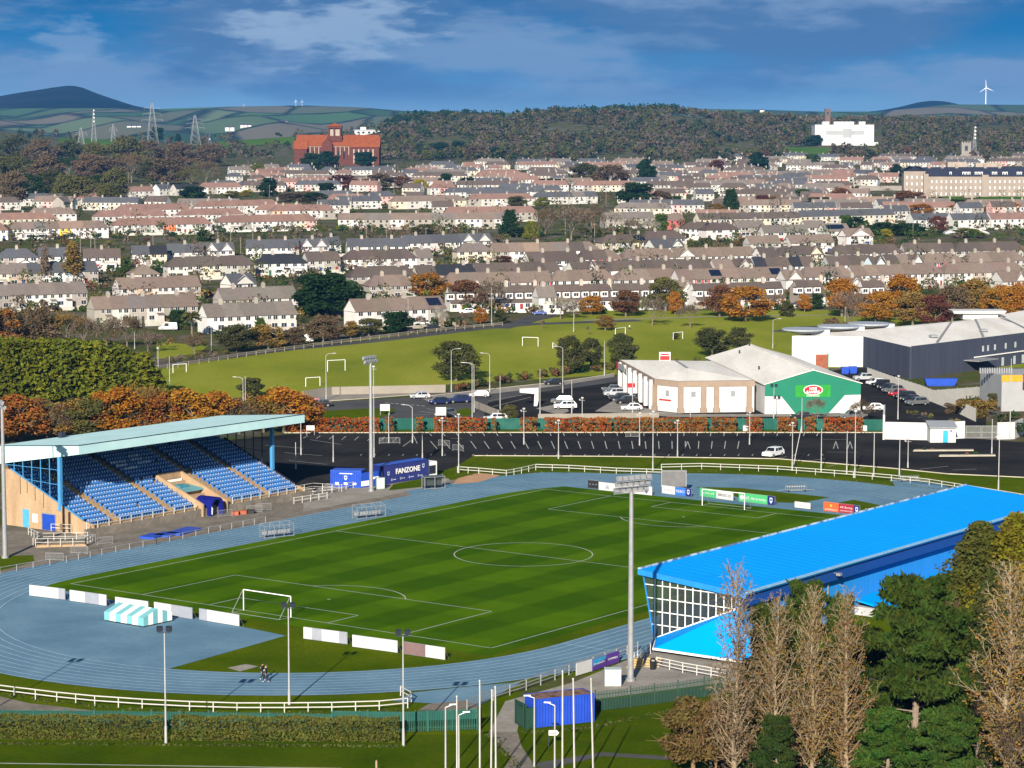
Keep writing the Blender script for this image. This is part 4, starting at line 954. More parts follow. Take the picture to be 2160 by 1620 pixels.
M_pg = cmat('print_green',(.06,.36,.14)); M_po = cmat('print_orange',(.60,.10,.03)); M_pm = cmat('print_maroon',(.28,.02,.04)); M_pb = cmat('print_blue',(.03,.14,.50)); M_pk = cmat('print_black',(.02,.02,.025)); M_pu = cmat('print_purple',(.08,.03,.22)); M_pc = cmat('print_cyan',(.03,.26,.50))
FB = 'printed boards behind the far goal'
def words(t,L,items):
 for txt,fx,z,size,m_,w in items: lettering(txt,size,m_,t,(L*fx,-.012,z),0,w)
def facing(pa,pb): return pb,pa
t,L = board((1240,1030),(1262,1032),1.3,[(1,M_pk)],'black printed board leftmost behind the far goal line',g=FB); words(t,L,[('- - -',.5,.6,.5,M_bw,L*.7)])
t,L = board((1263,1034),(1326,1041),1.3,[(.45,M_bw),(.55,M_bw)],'white board with a grey triangle mark behind the floodlight head',g=FB)
mb = MB(); mb.extr([(L*.2,-.012,.35),(L*.38,-.012,.35),(L*.29,-.012,1.05)],(0,.01,0)); mb.build('mark',M_bg,t,local=True)
t,L = board((1328,1041),(1375,1046),1.4,[(.6,M_bw),(.4,M_bw)],'white board right of the near floodlight head',g=FB); crest(t,L*.75,-.012,.7,.6,.9,M_navy)
t,L = board((1396,1041),(1458,1049),1.3,[(.45,M_bw),(.36,M_pb),(.19,M_navy)],'white and blue printed board below the grey screen',g=FB); words(t,L,[('A RUN',.22,.5,.5,M_bg,L*.3),('REBO',.63,.5,.6,M_bw,L*.28)]); crest(t,L*.9,-.012,.7,.5,.8,M_pale)
t,L = board((1476,1047),(1546,1057),1.35,[(.5,M_pg),(.5,M_bw)],'green and white printed board behind the far goal post',g=FB); words(t,L,[('Local',.25,.55,.5,M_bw,L*.35),('BRISCO',.75,.5,.55,M_pk,L*.38)])
t,L = board((1558,1058),(1634,1067),1.4,[(.8,M_pg),(.2,M_navy)],'bright green printed board right of the far goal',g=FB); words(t,L,[('SSE Airtricity',.45,.5,.6,M_bw,L*.62)]); crest(t,L*.9,-.012,.7,.5,.9,M_pale)
mb = MB(); mb.lathe([(0,0),(.35,0),(.35,.012),(0,.012)],14); o = mb.build('logo_disc',M_bw,t,local=True); o.location = (L*.09,-.005,.72); o.rotation_euler = (math.pi/2,0,0)
t,L = board((1676,1071),(1709,1075),.95,[(1,M_bw)],'small white printed board on the strip right of the far goal',g=FB); words(t,L,[('o mowers',.5,.4,.35,M_bg,L*.7)])
t,L = board((1737,1078),(1813,1087),1.4,[(.42,M_po),(.42,M_pm),(.16,M_navy)],'orange and maroon printed board near the blue roof edge',g=FB); words(t,L,[('SUPERMACS',.21,.25,.28,M_bw,L*.34),('AK Boring',.63,.75,.45,M_bw,L*.34),('CONTRACTORS',.63,.3,.25,M_bw,L*.34)]); crest(t,L*.92,-.012,.75,.45,.8,M_pale)
mb = MB(); mb.extr([(L*.17,-.012,1.1),(L*.21,-.012,.6),(L*.25,-.012,1.1)],(0,.01,0)); mb.build('mark',mat('gold',(.6,.35,.05),.5),t,local=True)
t,L = board((1825,1089),(1872,1095),1.1,[(1,M_bw)],'white board half hidden by the blue roof edge',g=FB)
YB = 'boards hung on the railing by the concrete yard'
t,L = board((1216,1427),(1249,1417),1.35,[(1,M_bw)],'white board on the railing of the concrete yard',g=YB)
t,L = board((1250,1417),(1279,1407),1.3,[(1,M_pu)],'cyan and purple board on the railing of the concrete yard',g=YB)
mb = MB(); mb.extr([(.05,-.012,.5),(L-.05,-.012,1.0),(L-.05,-.012,1.28),(.05,-.012,1.28)],(0,.01,0)); mb.build('cyan_print',M_pc,t,local=True)
words(t,L,[('O enerd C',.5,.62,.3,M_bw,L*.8)])
t,L = board((1280,1406),(1306,1398),1.3,[(1,M_pu)],'dark purple board on the railing of the concrete yard',g=YB); words(t,L,[('CAMPBELL',.5,.6,.3,M_bw,L*.8)])
a,b,c_ = G(220,1311),G(303,1325),G(363,1312)
t = thing('landing_bed_cover','aqua and white striped landing bed cover on the blue run-up area','cover',b)
ex,ey = a-b,c_-b; Hh = 1.15; M_sq = mat('aqua_stripe',(.16,.42,.45),.6,.05)
rg = (ey*.5)+Vector((0,0,Hh+.75)); up = Vector((0,0,Hh)); up0 = Vector((0,0,.22))
for i in range(7):
 m_ = M_sq if i % 2 == 0 else M_white; p,q = b+ex*i/7,b+ex*(i+1)/7; mb = MB()
 mb.quad(p+up0,p+up,q+up,q+up0); mb.quad(p+up,p+rg,q+rg,q+up); mb.quad(p+ey+up,q+ey+up,q+rg,p+rg); mb.quad(p+ey+up0,q+ey+up0,q+ey+up,p+ey+up)
 mb.build('stripe_panel',m_,t)
for i in range(6):
 m_ = M_sq if i % 2 == 0 else M_white; n0,n1 = i/6,(i+1)/6
 hh = lambda n: Vector((0,0,Hh+.75*(1-abs(n-.5)*2)))
 for o_ in (b,b+ex):
  mb = MB(); p,q = o_+ey*n0,o_+ey*n1; mb.quad(*( [p+up0,q+up0,q+hh(n1),p+hh(n0)] if o_ is b else [q+up0,p+up0,p+hh(n0),q+hh(n1)])); mb.build('end_panel',m_,t)
mb = MB(); mb.obox(b+ex*.02+ey*.02,ex*.96,ey*.96,(0,0,.22)); mb.build('trolley_base',M_dark,t)
for i in range(5):
 for e in (0,.97): mb = MB(); p = b+ex*(.04+.23*i)+ey*e; mb.tube(p+Vector((0,0,.09)),p+Vector((.15,0,.09)),.09,.09,8); mb.build('wheel',M_black,t)
for px,py,rz,lab in ((1660,1038,.15,'grey hurdle trolley with long arms on the far bend'),(1898,1017,.02,'grey hurdle trolley by the grass verge beside the blue roof')):
 t = thing('hurdle_trolley',lab,'trolley',G(px,py,.07),rz); mb = MB()
 for i in range(9): x = i*.38; mb.bar((x,0,.25),(x,0,1.0),.04,.04); mb.bar((x,1.0,.25),(x,1.0,1.0),.04,.04); mb.bar((x,0,1.0),(x,1.0,1.0),.04,.07)
 mb.bar((0,0,.25),(3.2,0,.25),.06,.06); mb.bar((0,1,.25),(3.2,1,.25),.06,.06); mb.bar((3.2,.5,.3),(4.6,.5,.15),.05,.05); mb.bar((-.2,.5,.3),(-1.5,.5,.2),.05,.05); mb.build('trolley_frame',M_galv,t,local=True)
 for x in (.3,2.9):
  for y in (-.05,1.0): mb = MB(); mb.tube((x,y,.15),(x,y+.08,.15),.15,.15,10); mb.build('wheel',M_black,t,local=True)
 mb = MB()
 for i in range(8): x = .1+i*.38; mb.box(x,x+.05,.0,1.0,.75,.88)
 mb.build('hurdle_bar',M_white,t,local=True)
t = thing('screen_trailer','big grey screen on a trailer standing on the far bend of the track','screen',G(1396,1040,.08),.0); w = (1447-1396)/FPX*t.location.y
mb = MB(); mb.box(0,w,0,.5,1.0,3.4); mb.build('screen_panel',mat('screen_grey',(.13,.13,.135),.6),t,local=True)
mb = MB(); mb.box(-.1,w+.1,-.06,.56,3.4,3.5); mb.box(-.1,0,-.06,.56,1.0,3.4); mb.box(w,w+.1,-.06,.56,1.0,3.4); mb.box(.3,w-.3,0,1.6,.5,.75); mb.build('trailer_frame',M_galv,t,local=True)
for x in (.6,w-.6): mb = MB(); mb.tube((x,1.5,.35),(x,1.7,.35),.35,.35,12); mb.build('wheel',M_black,t,local=True)
# retail park
M_shopw = mat('shop_white',(.52,.52,.515),.7,.06,.4)
M_tan = mat('tan_render',(.27,.205,.155),.85,.1,.5)
M_roofw = mat2('white_sheet_roof',[(.3,(.60,.575,.52)),(.55,(.74,.72,.67)),(.72,(.80,.785,.74))],scale=.16,detail=8,rough=.6,stretch=(1,.15,1),fine=.14,fscale=1)
M_glassd = mat('dark_glass',(.02,.025,.03),.1,.2,.4,spec=.6)
M_greenw = mat('green_cladding',(.008,.16,.095),.55,.06,.4)
def V2(x,y): return Vector((x,y,0))
A = G(1613,874); rzg = math.radians(6.8)
gs = thing('retail_store','gabled retail store with green and white front, red oval sign and pale roof','store',A,rzg*1.0)
Wg,Dg,Eg,Ag = 19.4,59.0,5.9,8.6
mb = MB()
mb.quad((0,Dg,0),(0,0,0),(0,0,Eg),(0,Dg,Eg)); mb.quad((Wg,0,0),(Wg,Dg,0),(Wg,Dg,Eg),(Wg,0,Eg)); mb.quad((Wg,Dg,0),(0,Dg,0),(0,Dg,Eg),(Wg/2,Dg,Ag),(Wg,Dg,Eg)); mb.quad((0,0,0),(Wg,0,0),(Wg,0,Eg),(Wg/2,0,Ag),(0,0,Eg))
mb.build('wall',M_shopw,gs,local=True)
mb = MB(); k = Wg/205.0
mb.extr([(0,-.06,3.6),(35*k,-.06,3.55),(65*k,-.06,.1),(137*k,-.06,.1),(171*k,-.06,3.65),(Wg,-.06,3.7),(Wg,-.06,Eg),(Wg/2,-.06,Ag),(0,-.06,Eg)],(0,.05,0)); mb.build('green_facade',M_greenw,gs,local=True)
mb = MB()
for s_ in (0,1):
 x0,x1 = (-.3,Wg/2) if s_ == 0 else (Wg/2,Wg+.3); z0,z1 = (Eg-.05,Ag+.05) if s_ == 0 else (Ag+.05,Eg-.05)
 mb.hexa([(x0,-.25,z0),(x1,-.25,z1),(x1,Dg+.2,z1),(x0,Dg+.2,z0),(x0,-.25,z0+.15),(x1,-.25,z1+.15),(x1,Dg+.2,z1+.15),(x0,Dg+.2,z0+.15)])
rg_ = mb.build('roof',M_roofw,gs,local=True)
mb = MB(); mb.box(Wg/2-.25,Wg/2+.25,-.2,Dg,Ag+.2,Ag+.32); mb.build('ridge_cap',M_roofw,rg_,local=True)
for x,y in ((5.5,50),(3.2,20),(Wg/2-.5,57)): mb = MB(); z = Eg+x*(Ag-Eg)/(Wg/2); mb.tube((x,y,z),(x,y,z+.9),.18,.18,8); mb.build('roof_vent',M_dark,rg_,local=True)
mb = MB(); mb.box(65*k,140*k,-.1,-.065,3.35,5.7); sg = mb.build('sign_panel',mat('sign_green',(.02,.26,.03),.5),gs,local=True)
def ellipse(cx,cz,rx,rz_,y,m_,nm,par):
 mb = MB(); mb.extr([(cx+rx*math.cos(2*math.pi*i/28),y,cz+rz_*math.sin(2*math.pi*i/28)) for i in range(28)],(0,.02,0)); mb.build(nm,m_,par,local=True)
cx = 102.5*k; ellipse(cx,4.72,1.95,1.02,-.13,M_white,'sign_oval',gs); ellipse(cx,4.72,1.78,.88,-.15,mat('sign_red',(.42,.015,.02),.5),'sign_oval',gs)
lettering('HOME',.72,M_white,gs,(cx,-.17,4.78),0,1.5,.02); lettering('SAVERS',.75,M_white,gs,(cx,-.17,4.10),0,2.7,.02)
lettering('HOME SAVERS',.4,M_white,gs,(cx,-.12,3.42),0,2.6)
B = [V2(23.4,536),V2(28.6,494),V2(33.0,489.3),V2(48.3,491.2),V2(43.2,533)]
ls = thing('retail_store','white retail store with tan columns and parapet, chamfered corner and red signs','store',B[1],0)
mb = MB(); mb.prism([(p.x,p.y) for p in B],0,5.2,0); mb.build('wall',M_shopw,ls)
mb = MB(); c0 = sum(B,Vector())/5
OUT = [c0+(p-c0)*1.008 for p in B]; mb.prism([(p.x,p.y) for p in OUT],5.2,6.35,0); mb.build('parapet',M_tan,ls)
mb = MB(); inn = [c0+(p-c0)*.985 for p in B]; apx = [c0+Vector((-.8,12,7.6)),c0+Vector((.6,-6,7.6))]
r_ = [Vector((p.x,p.y,6.38)) for p in inn]
mb.quad(r_[1],r_[2],apx[1]); mb.quad(r_[2],r_[3],apx[1]); mb.quad(r_[0],r_[1],apx[1],apx[0]); mb.quad(r_[3],r_[4],apx[0],apx[1]); mb.quad(r_[4],r_[0],apx[0]); mb.build('roof',M_roofw,ls)
mb = MB(); mb.bar(apx[0]+Vector((0,0,.05)),apx[1]+Vector((0,0,.05)),.5,.15); mb.build('ridge_cap',mat('grey_cap',(.25,.25,.25),.7),ls)
def along(a,b,t_): return a+(b-a)*t_
for a,b,ts in ((B[2],B[3],(.03,.33,.5,.93)),(B[1],B[2],(.04,))):
 for t_ in ts:
  p = along(a,b,t_); d = (b-a).normalized(); n = Vector((d.y,-d.x,0)); mb = MB(); mb.obox(p-d*.5,d*1.0,n*.45,(0,0,5.2)); mb.obox(p-d*.65,d*1.3,n*.6,(0,0,1.0)); mb.build('column',M_tan,ls)
for a,b,t_,w in ((B[2],B[3],.2,.9),(B[2],B[3],.72,.9),(B[1],B[2],.55,.8)):
 p = along(a,b,t_); d = (b-a).normalized(); n = Vector((d.y,-d.x,0)); mb = MB(); mb.obox(p-d*w/2+Vector((0,0,3.2)),d*w,n*.08,(0,0,1.1)); mb.build('window',mat('grey_window',(.25,.26,.28),.3),ls)
d = (B[2]-B[1]).normalized(); n = Vector((d.y,-d.x,0)); mb = MB(); mb.obox(B[1]+d*1.3+Vector((0,0,2.2)),d*3.2,n*.07,(0,0,.3)); mb.build('red_sign_strip',mat('sign_red',(.42,.015,.02),.5),ls)
a,b = B[1],B[0]; L = (b-a).length; d = (b-a)/L; n = Vector((-d.y,d.x,0))
for i in range(7):
 p = a+d*(2+i*6.3); mb = MB(); mb.obox(p,d*.9,n*.7,(0,0,6.0)); mb.build('pilaster',M_shopw,ls)
 mb = MB(); mb.obox(p+d*1.2,d*4.6,n*.06,(0,0,4.1)); mb.build('window',M_glassd,ls)
mb = MB(); mb.obox(b-d*11+n*.75+Vector((0,0,4.7)),d*9,n*.1,(0,0,1.3)); mb.build('fascia_sign',mat('fascia_grey',(.30,.32,.34),.5),ls); mb = MB(); mb.obox(b-d*3+n*.86+Vector((0,0,4.5)),d*2,n*.06,(0,0,1.6)); mb.build('red_sign',mat('sign_red',(.42,.015,.02),.5),ls)
mb = MB(); mb.obox(a+d*14+n*1.5+Vector((0,0,3.2)),n*1.6,d*.2,(0,0,.9)); mb.build('red_sign',mat('sign_red',(.42,.015,.02),.5),ls)
p = c0+Vector((-3.5,24,6.4)); mb = MB(); mb.obox(p,(2.4,0,0),(0,.4,0),(0,0,1.9)); mb.obox(p+Vector((.15,-.05,.2)),(2.1,0,0),(0,.05,0),(0,0,.9),m=1); o = mb.build('roof_sign',[M_white,mat('sign_red',(.42,.015,.02),.5)],ls)
mb = MB(); q = p+Vector((.3,-.06,1.25)); mb.obox(q,(1.8,0,0),(0,.01,0),(0,0,.35)); mb.build('sign_band',mat('sign_red',(.42,.015,.02),.5),ls)
M_greyc = mat2('grey_cladding',[(.35,(.050,.058,.085)),(.65,(.060,.070,.10))],scale=.6,detail=3,rough=.45,stretch=(1,1,.1))
C = [V2(66.7,588),V2(83.5,586),V2(90,557),V2(150,626),V2(150,690),V2(120,640)]
bs = thing('retail_shed','large shed with white and dark grey cladding, flat pale roof and round canopies','shed',C[2],0); Hs = 7.3
def wallq(a,b,z0,z1,m_,nm,par,o_=.0):
 d = (b-a).normalized(); n = Vector((d.y,-d.x,0)); mb = MB(); mb.obox(a+n*o_+Vector((0,0,z0)),b-a,-n*.15,(0,0,z1-z0)); return mb.build(nm,m_,par)
mb = MB(); mb.prism([(p.x,p.y) for p in C],0,Hs-.3,0); mb.build('core_wall',M_greyc,bs)
wallq(C[0],C[1],0,Hs,M_shopw,'white_wall',bs,.2); wallq(C[1],C[2],0,Hs,M_greyc,'grey_wall',bs,.2); wallq(C[2],C[3],0,Hs+.2,M_greyc,'grey_wall',bs,.2)
mb = MB(); cc = sum(C,Vector())/6; pk = cc+Vector((0,0,Hs+1.1))
rr_ = [Vector((p.x,p.y,Hs)) for p in C]
for i in range(6): mb.quad(rr_[i],rr_[(i+1) % 6],pk)
rs = mb.build('roof',M_roofw,bs)
for i,(fa,fb) in enumerate(((.12,.2),(.35,.45),(.6,.7))):
 mb = MB(); a = along(rr_[2],rr_[3],fa); b = along(rr_[0],pk,.9) + (rr_[3]-rr_[2])*fa*.55; mb.bar(a+Vector((0,0,.25)),b+Vector((0,0,.25)),.5,.12); mb.build('roof_seam',mat('grey_cap',(.25,.25,.25),.7),rs)
 q = along(rr_[2],rr_[3],fb)+Vector((-4,6,.55)); mb = MB(); mb.obox(q,(1.6,.4,0),(-.4,1.6,0),(0,0,.5)); mb.build('roof_light',M_galv,rs)
d = (C[3]-C[2]).normalized(); n = Vector((d.y,-d.x,0))
for t_ in (.34,.365,.40,.455,.505,.56,.585,.63,.70,.73): p = along(C[2],C[3],t_); mb = MB(); mb.obox(p+n*.21+Vector((0,0,4.2)),d*.75,n*.06,(0,0,1.35)); mb.build('window',mat('pale_window',(.45,.48,.5),.2),bs)
for t_ in (.44,.50,.545,.6): p = along(C[2],C[3],t_); mb = MB(); mb.obox(p+n*.21+Vector((0,0,.2)),d*1.0,n*.06,(0,0,2.0)); mb.build('door',mat('pale_window',(.45,.48,.5),.2),bs)
mb = MB(); p = along(C[2],C[3],.30); mb.obox(p+n*.2+Vector((0,0,3.0)),d*30,n*.25,(0,0,.22)); mb.build('white_band',M_white,bs)
mb = MB(); p = along(C[2],C[3],.25); mb.obox(p+n*.2+Vector((0,0,2.6)),d*9,n*4,(0,0,.2)); mb.build('canopy',M_galv,bs)
for i,t_ in enumerate((.02,.2,.36,.85)):
 p = along(C[0],C[5],t_ if i < 3 else .95)+Vector((3.0,1,0)); mb = MB(); m_ = M_shopw if i == 3 else mat('pod_grey',(.33,.36,.40),.5,.08)
 if i == 3: mb.obox(p+Vector((-4,-1,Hs+.2)),(9,0,0),(0,4,0),(0,0,1.5)); mb.hexa([p+Vector(q) for q in ((-6.5,-2,Hs+1.7),(6.5,-2,Hs+1.7),(6.5,4,Hs+1.7),(-6.5,4,Hs+1.7),(-7,-2.4,Hs+2.5),(7,-2.4,Hs+2.5),(7,4.4,Hs+2.5),(-7,4.4,Hs+2.5))])
 else:
  mb.obox(p+Vector((.5,-1,Hs-1)),(4.6,0,0),(0,4,0),(0,0,2.4)); mb.lathe([(0,Hs+.15),(1.5,Hs+.15),(5.2,Hs+1.15),(5.2,Hs+1.5),(0,Hs+1.5)],20,o=(p.x-1,p.y+1,0))
 mb.build('round_canopy',m_,bs)
Hb = G(2112,868); hb = thing('retail_unit','grey retail unit with orange sign band behind the boundary wall','store',Hb,.12)
mb = MB(); mb.box(0,22,0,14,0,7.2); mb.build('wall',mat('block_grey',(.30,.31,.32),.8,.08,.3),hb,local=True)
mb = MB(); mb.box(-.1,4.2,-.12,-.01,6.0,7.3); mb.build('orange_band',mat('sign_orange',(.62,.28,.02),.5),hb,local=True); mb = MB(); mb.box(4.3,22,-.2,-.01,4.3,7.5); pn = mb.build('poster_panel',mat2('dark_poster',[(.4,(.02,.02,.03)),(.52,(.12,.03,.03)),(.6,(.25,.2,.12))],scale=.35),hb,local=True)
mb = MB()
for i in range(14): mb.box(i*.5-3,i*.5-2.75,5,5.3,7.2,8.3)
mb.build('roof_railing',M_galv,hb,local=True)
mb = MB(); mb.box(5,6.5,-.1,-.01,.3,2.6); mb.build('door',M_glassd,hb,local=True)
M_wallw = mat('wall_white',(.52,.52,.505),.85,.08,.4)
def wall(line,h,th,m_,lab,name='boundary_wall',zf=None):
 pts = [G(*p) for p in line]; mb = MB()
 for a,b in zip(pts,pts[1:]): d = (b-a).normalized(); n = Vector((-d.y,d.x,0)); mb.obox(a,b-a,n*th,(0,0,h))
 return tag(mb.build(name,m_),lab,'wall')
wall([(1867,927),(1960,929),(2035,925)],3.2,.3,M_wallw,'white boundary wall beside the kiosk at the car park entrance')
wall([(2104,927),(2140,926),(2158,918)],3.1,.3,M_wallw,'white boundary wall right of the grey mesh gate')
wall([(1866,928),(1866.5,905)],4.6,.35,M_wallw,'tall white pier at the end of the white boundary wall','wall_pier')
wall([(640,842),(700,833),(940,828)],1.7,.25,mat('buff_wall',(.25,.225,.19),.9,.1,.4),'long low buff wall between the park and the junction')
wall([(1135,884),(1260,883),(1390,881)],1.0,.25,mat('buff_wall',(.25,.225,.19),.9,.1,.4),'low buff wall in front of the white estate car')
wall([(1000,860),(1030,872),(1050,880)],1.4,.25,mat('buff_wall',(.25,.225,.19),.9,.1,.4),'low curved wall at the retail yard entrance')
K = G(1962,934); kk = thing('kiosk','small white kiosk with grey mono-pitch roof and turquoise door','kiosk',K,.02)
mb = MB(); mb.prism([(0,0),(4.6,0),(4.6,3.2),(0,3.2)],0,2.75); mb.build('wall',M_wallw,kk,local=True)
mb = MB(); mb.hexa([(-.25,-.4,2.7),(4.85,-.4,2.7),(4.85,3.4,3.5),(-.25,3.4,3.5),(-.25,-.4,2.85),(4.85,-.4,2.85),(4.85,3.4,3.65),(-.25,3.4,3.65)]); mb.build('roof',mat('kiosk_roof',(.25,.27,.29),.5,.1),kk,local=True)
mb = MB(); mb.box(2.3,3.2,-.06,0,.05,2.2); dd = mb.build('door',mat('turquoise_door',(.02,.33,.50),.5),kk,local=True); mb = MB(); mb.box(3.05,3.12,-.12,-.06,1.0,1.15); mb.build('handle',M_galv,dd,local=True); mb = MB(); mb.box(3.6,3.85,-.08,0,2.0,2.3); mb.build('vent',M_dark,kk,local=True)
ga = thing('yard_gate','grey mesh double gate between the kiosk and the white wall','gate',G(2036,926),0); gw = (2104-2036)/FPX*G(2036,926).y
for i in range(2):
 mb = MB(); x0,x1 = gw*i/2+.05,gw*(i+1)/2-.05
 for x in (x0,x1-.08): mb.box(x,x+.08,-.04,.04,.1,2.4)
 for z in (.15,1.2,2.35): mb.box(x0,x1,-.03,.03,z,z+.08)
 n_ = int((x1-x0)/.12)
 for j in range(n_): mb.box(x0+.12*j,x0+.12*j+.04,-.01,.01,.15,2.35)
 mb.build('gate_leaf',M_galv,ga,local=True)
t = thing('totem_sign','white angular totem sign at the retail yard entrance','sign',G(1128,857)); s_ = G(1128,857).y/FPX
mb = MB(); mb.extr([(-32*s_,0,28*s_+.9),(8*s_,0,28*s_+1.1),(8*s_,0,12*s_),(5*s_,0,0),(-2*s_,0,0),(-.5*s_,0,20*s_+.6),(-32*s_,0,20*s_+.9)],(0,.35,0)); mb.build('sign_body',M_shopw,t,local=True)
mb = MB(); mb.box(-28*s_,2*s_,-.02,-.005,24*s_+.9,24*s_+1.0); mb.build('text_line',M_bg,t,local=True)
for px,py,w,h,lab in ((812,876,1.9,1.3,'white sign board on the verge left of the junction'),(930,886,2.0,1.6,'white sign board behind the first copper hedge'),(655,918,1.5,.9,'small white sign on a post at the left end of the hedge')):
 p = G(px,py); t = thing('sign_board',lab,'sign',p); mb = MB(); mb.box(-w/2,w/2,0,.06,.9,.9+h); mb.build('board',M_shopw,t,local=True); mb = MB(); mb.box(-w/2,-w/2+.08,.06,.14,0,.9+h); mb.box(w/2-.08,w/2,.06,.14,0,.9+h); mb.build('legs',M_galv,t,local=True); mb = MB(); mb.box(-w*.35,w*.35,-.012,0,.9+h*.5,.9+h*.6); mb.build('text_line',M_bg,t,local=True)
for i,(px,py,lab) in enumerate(((1573,908,'white block at the hedge gap left of the green mesh'),(1820,908,'white block at the last hedge near the boundary wall'))):
 mb = MB(); p = G(px,py); mb.box(p.x-.6,p.x+.6,p.y-1.2,p.y-.5,0,1.0); mb.box(p.x-.5,p.x+.5,p.y-1.15,p.y-.55,1.0,1.06); tag(mb.build('concrete_block',M_wallw),lab,'block')
t = thing('timber_hoarding','brown timber panel with white braces standing behind the green store','hoarding',G(1730,790)); mb = MB(); mb.box(-1,1.6,0,.3,.2,4.6); mb.build('panel',mat('rust_panel',(.26,.07,.035),.8,.2,1),t,local=True); mb = MB(); mb.bar((-1,-.1,.5),(1.5,-.1,3.2),.08,.12); mb.bar((.2,-.1,2.0),(1.5,-.1,4.4),.08,.12); mb.build('brace',M_tan,t,local=True); mb = MB(); mb.box(1.6,1.9,0,.5,0,4.7); mb.build('end_post',M_greenw,t,local=True)
for px,py,c,lab in ((1783,790,M_royal,'blue wheeled cage behind the green store'),(1800,789,M_royal,'second blue bin behind the green store, by the pale car'),(1985,815,M_royal,'long blue skip below the dark shed wall')):
 mb = MB(); p = G(px,py); w = 3.6 if 'skip' in lab else .9; mb.hexa([p+Vector(q) for q in ((-w*.85,0,.15),(w*.85,0,.15),(w*.85,1.6,.15),(-w*.85,1.6,.15),(-w,-.2,1.7),(w,-.2,1.7),(w,1.8,1.7),(-w,1.8,1.7))]); mb.box(p.x-w*.7,p.x+w*.7,p.y+.2,p.y+1.4,0,.15); tag(mb.build('skip' if 'skip' in lab else 'waste_bin',c),lab,'skip' if 'skip' in lab else 'bin')
for i,(cpx,cpy,w) in enumerate(((1990,951,13),(2040,962,12))):
 p = G(cpx,cpy); mb = MB()
 mb.prism([(p.x-w*.42,p.y-1),(p.x+w*.4,p.y-.5),(p.x+w*.42,p.y+1),(p.x-w*.38,p.y+.7)],.03,.2); tag(mb.build('traffic_island',mat('kerb',(.42,.38,.30),.9,.15,.5)),kind='structure')
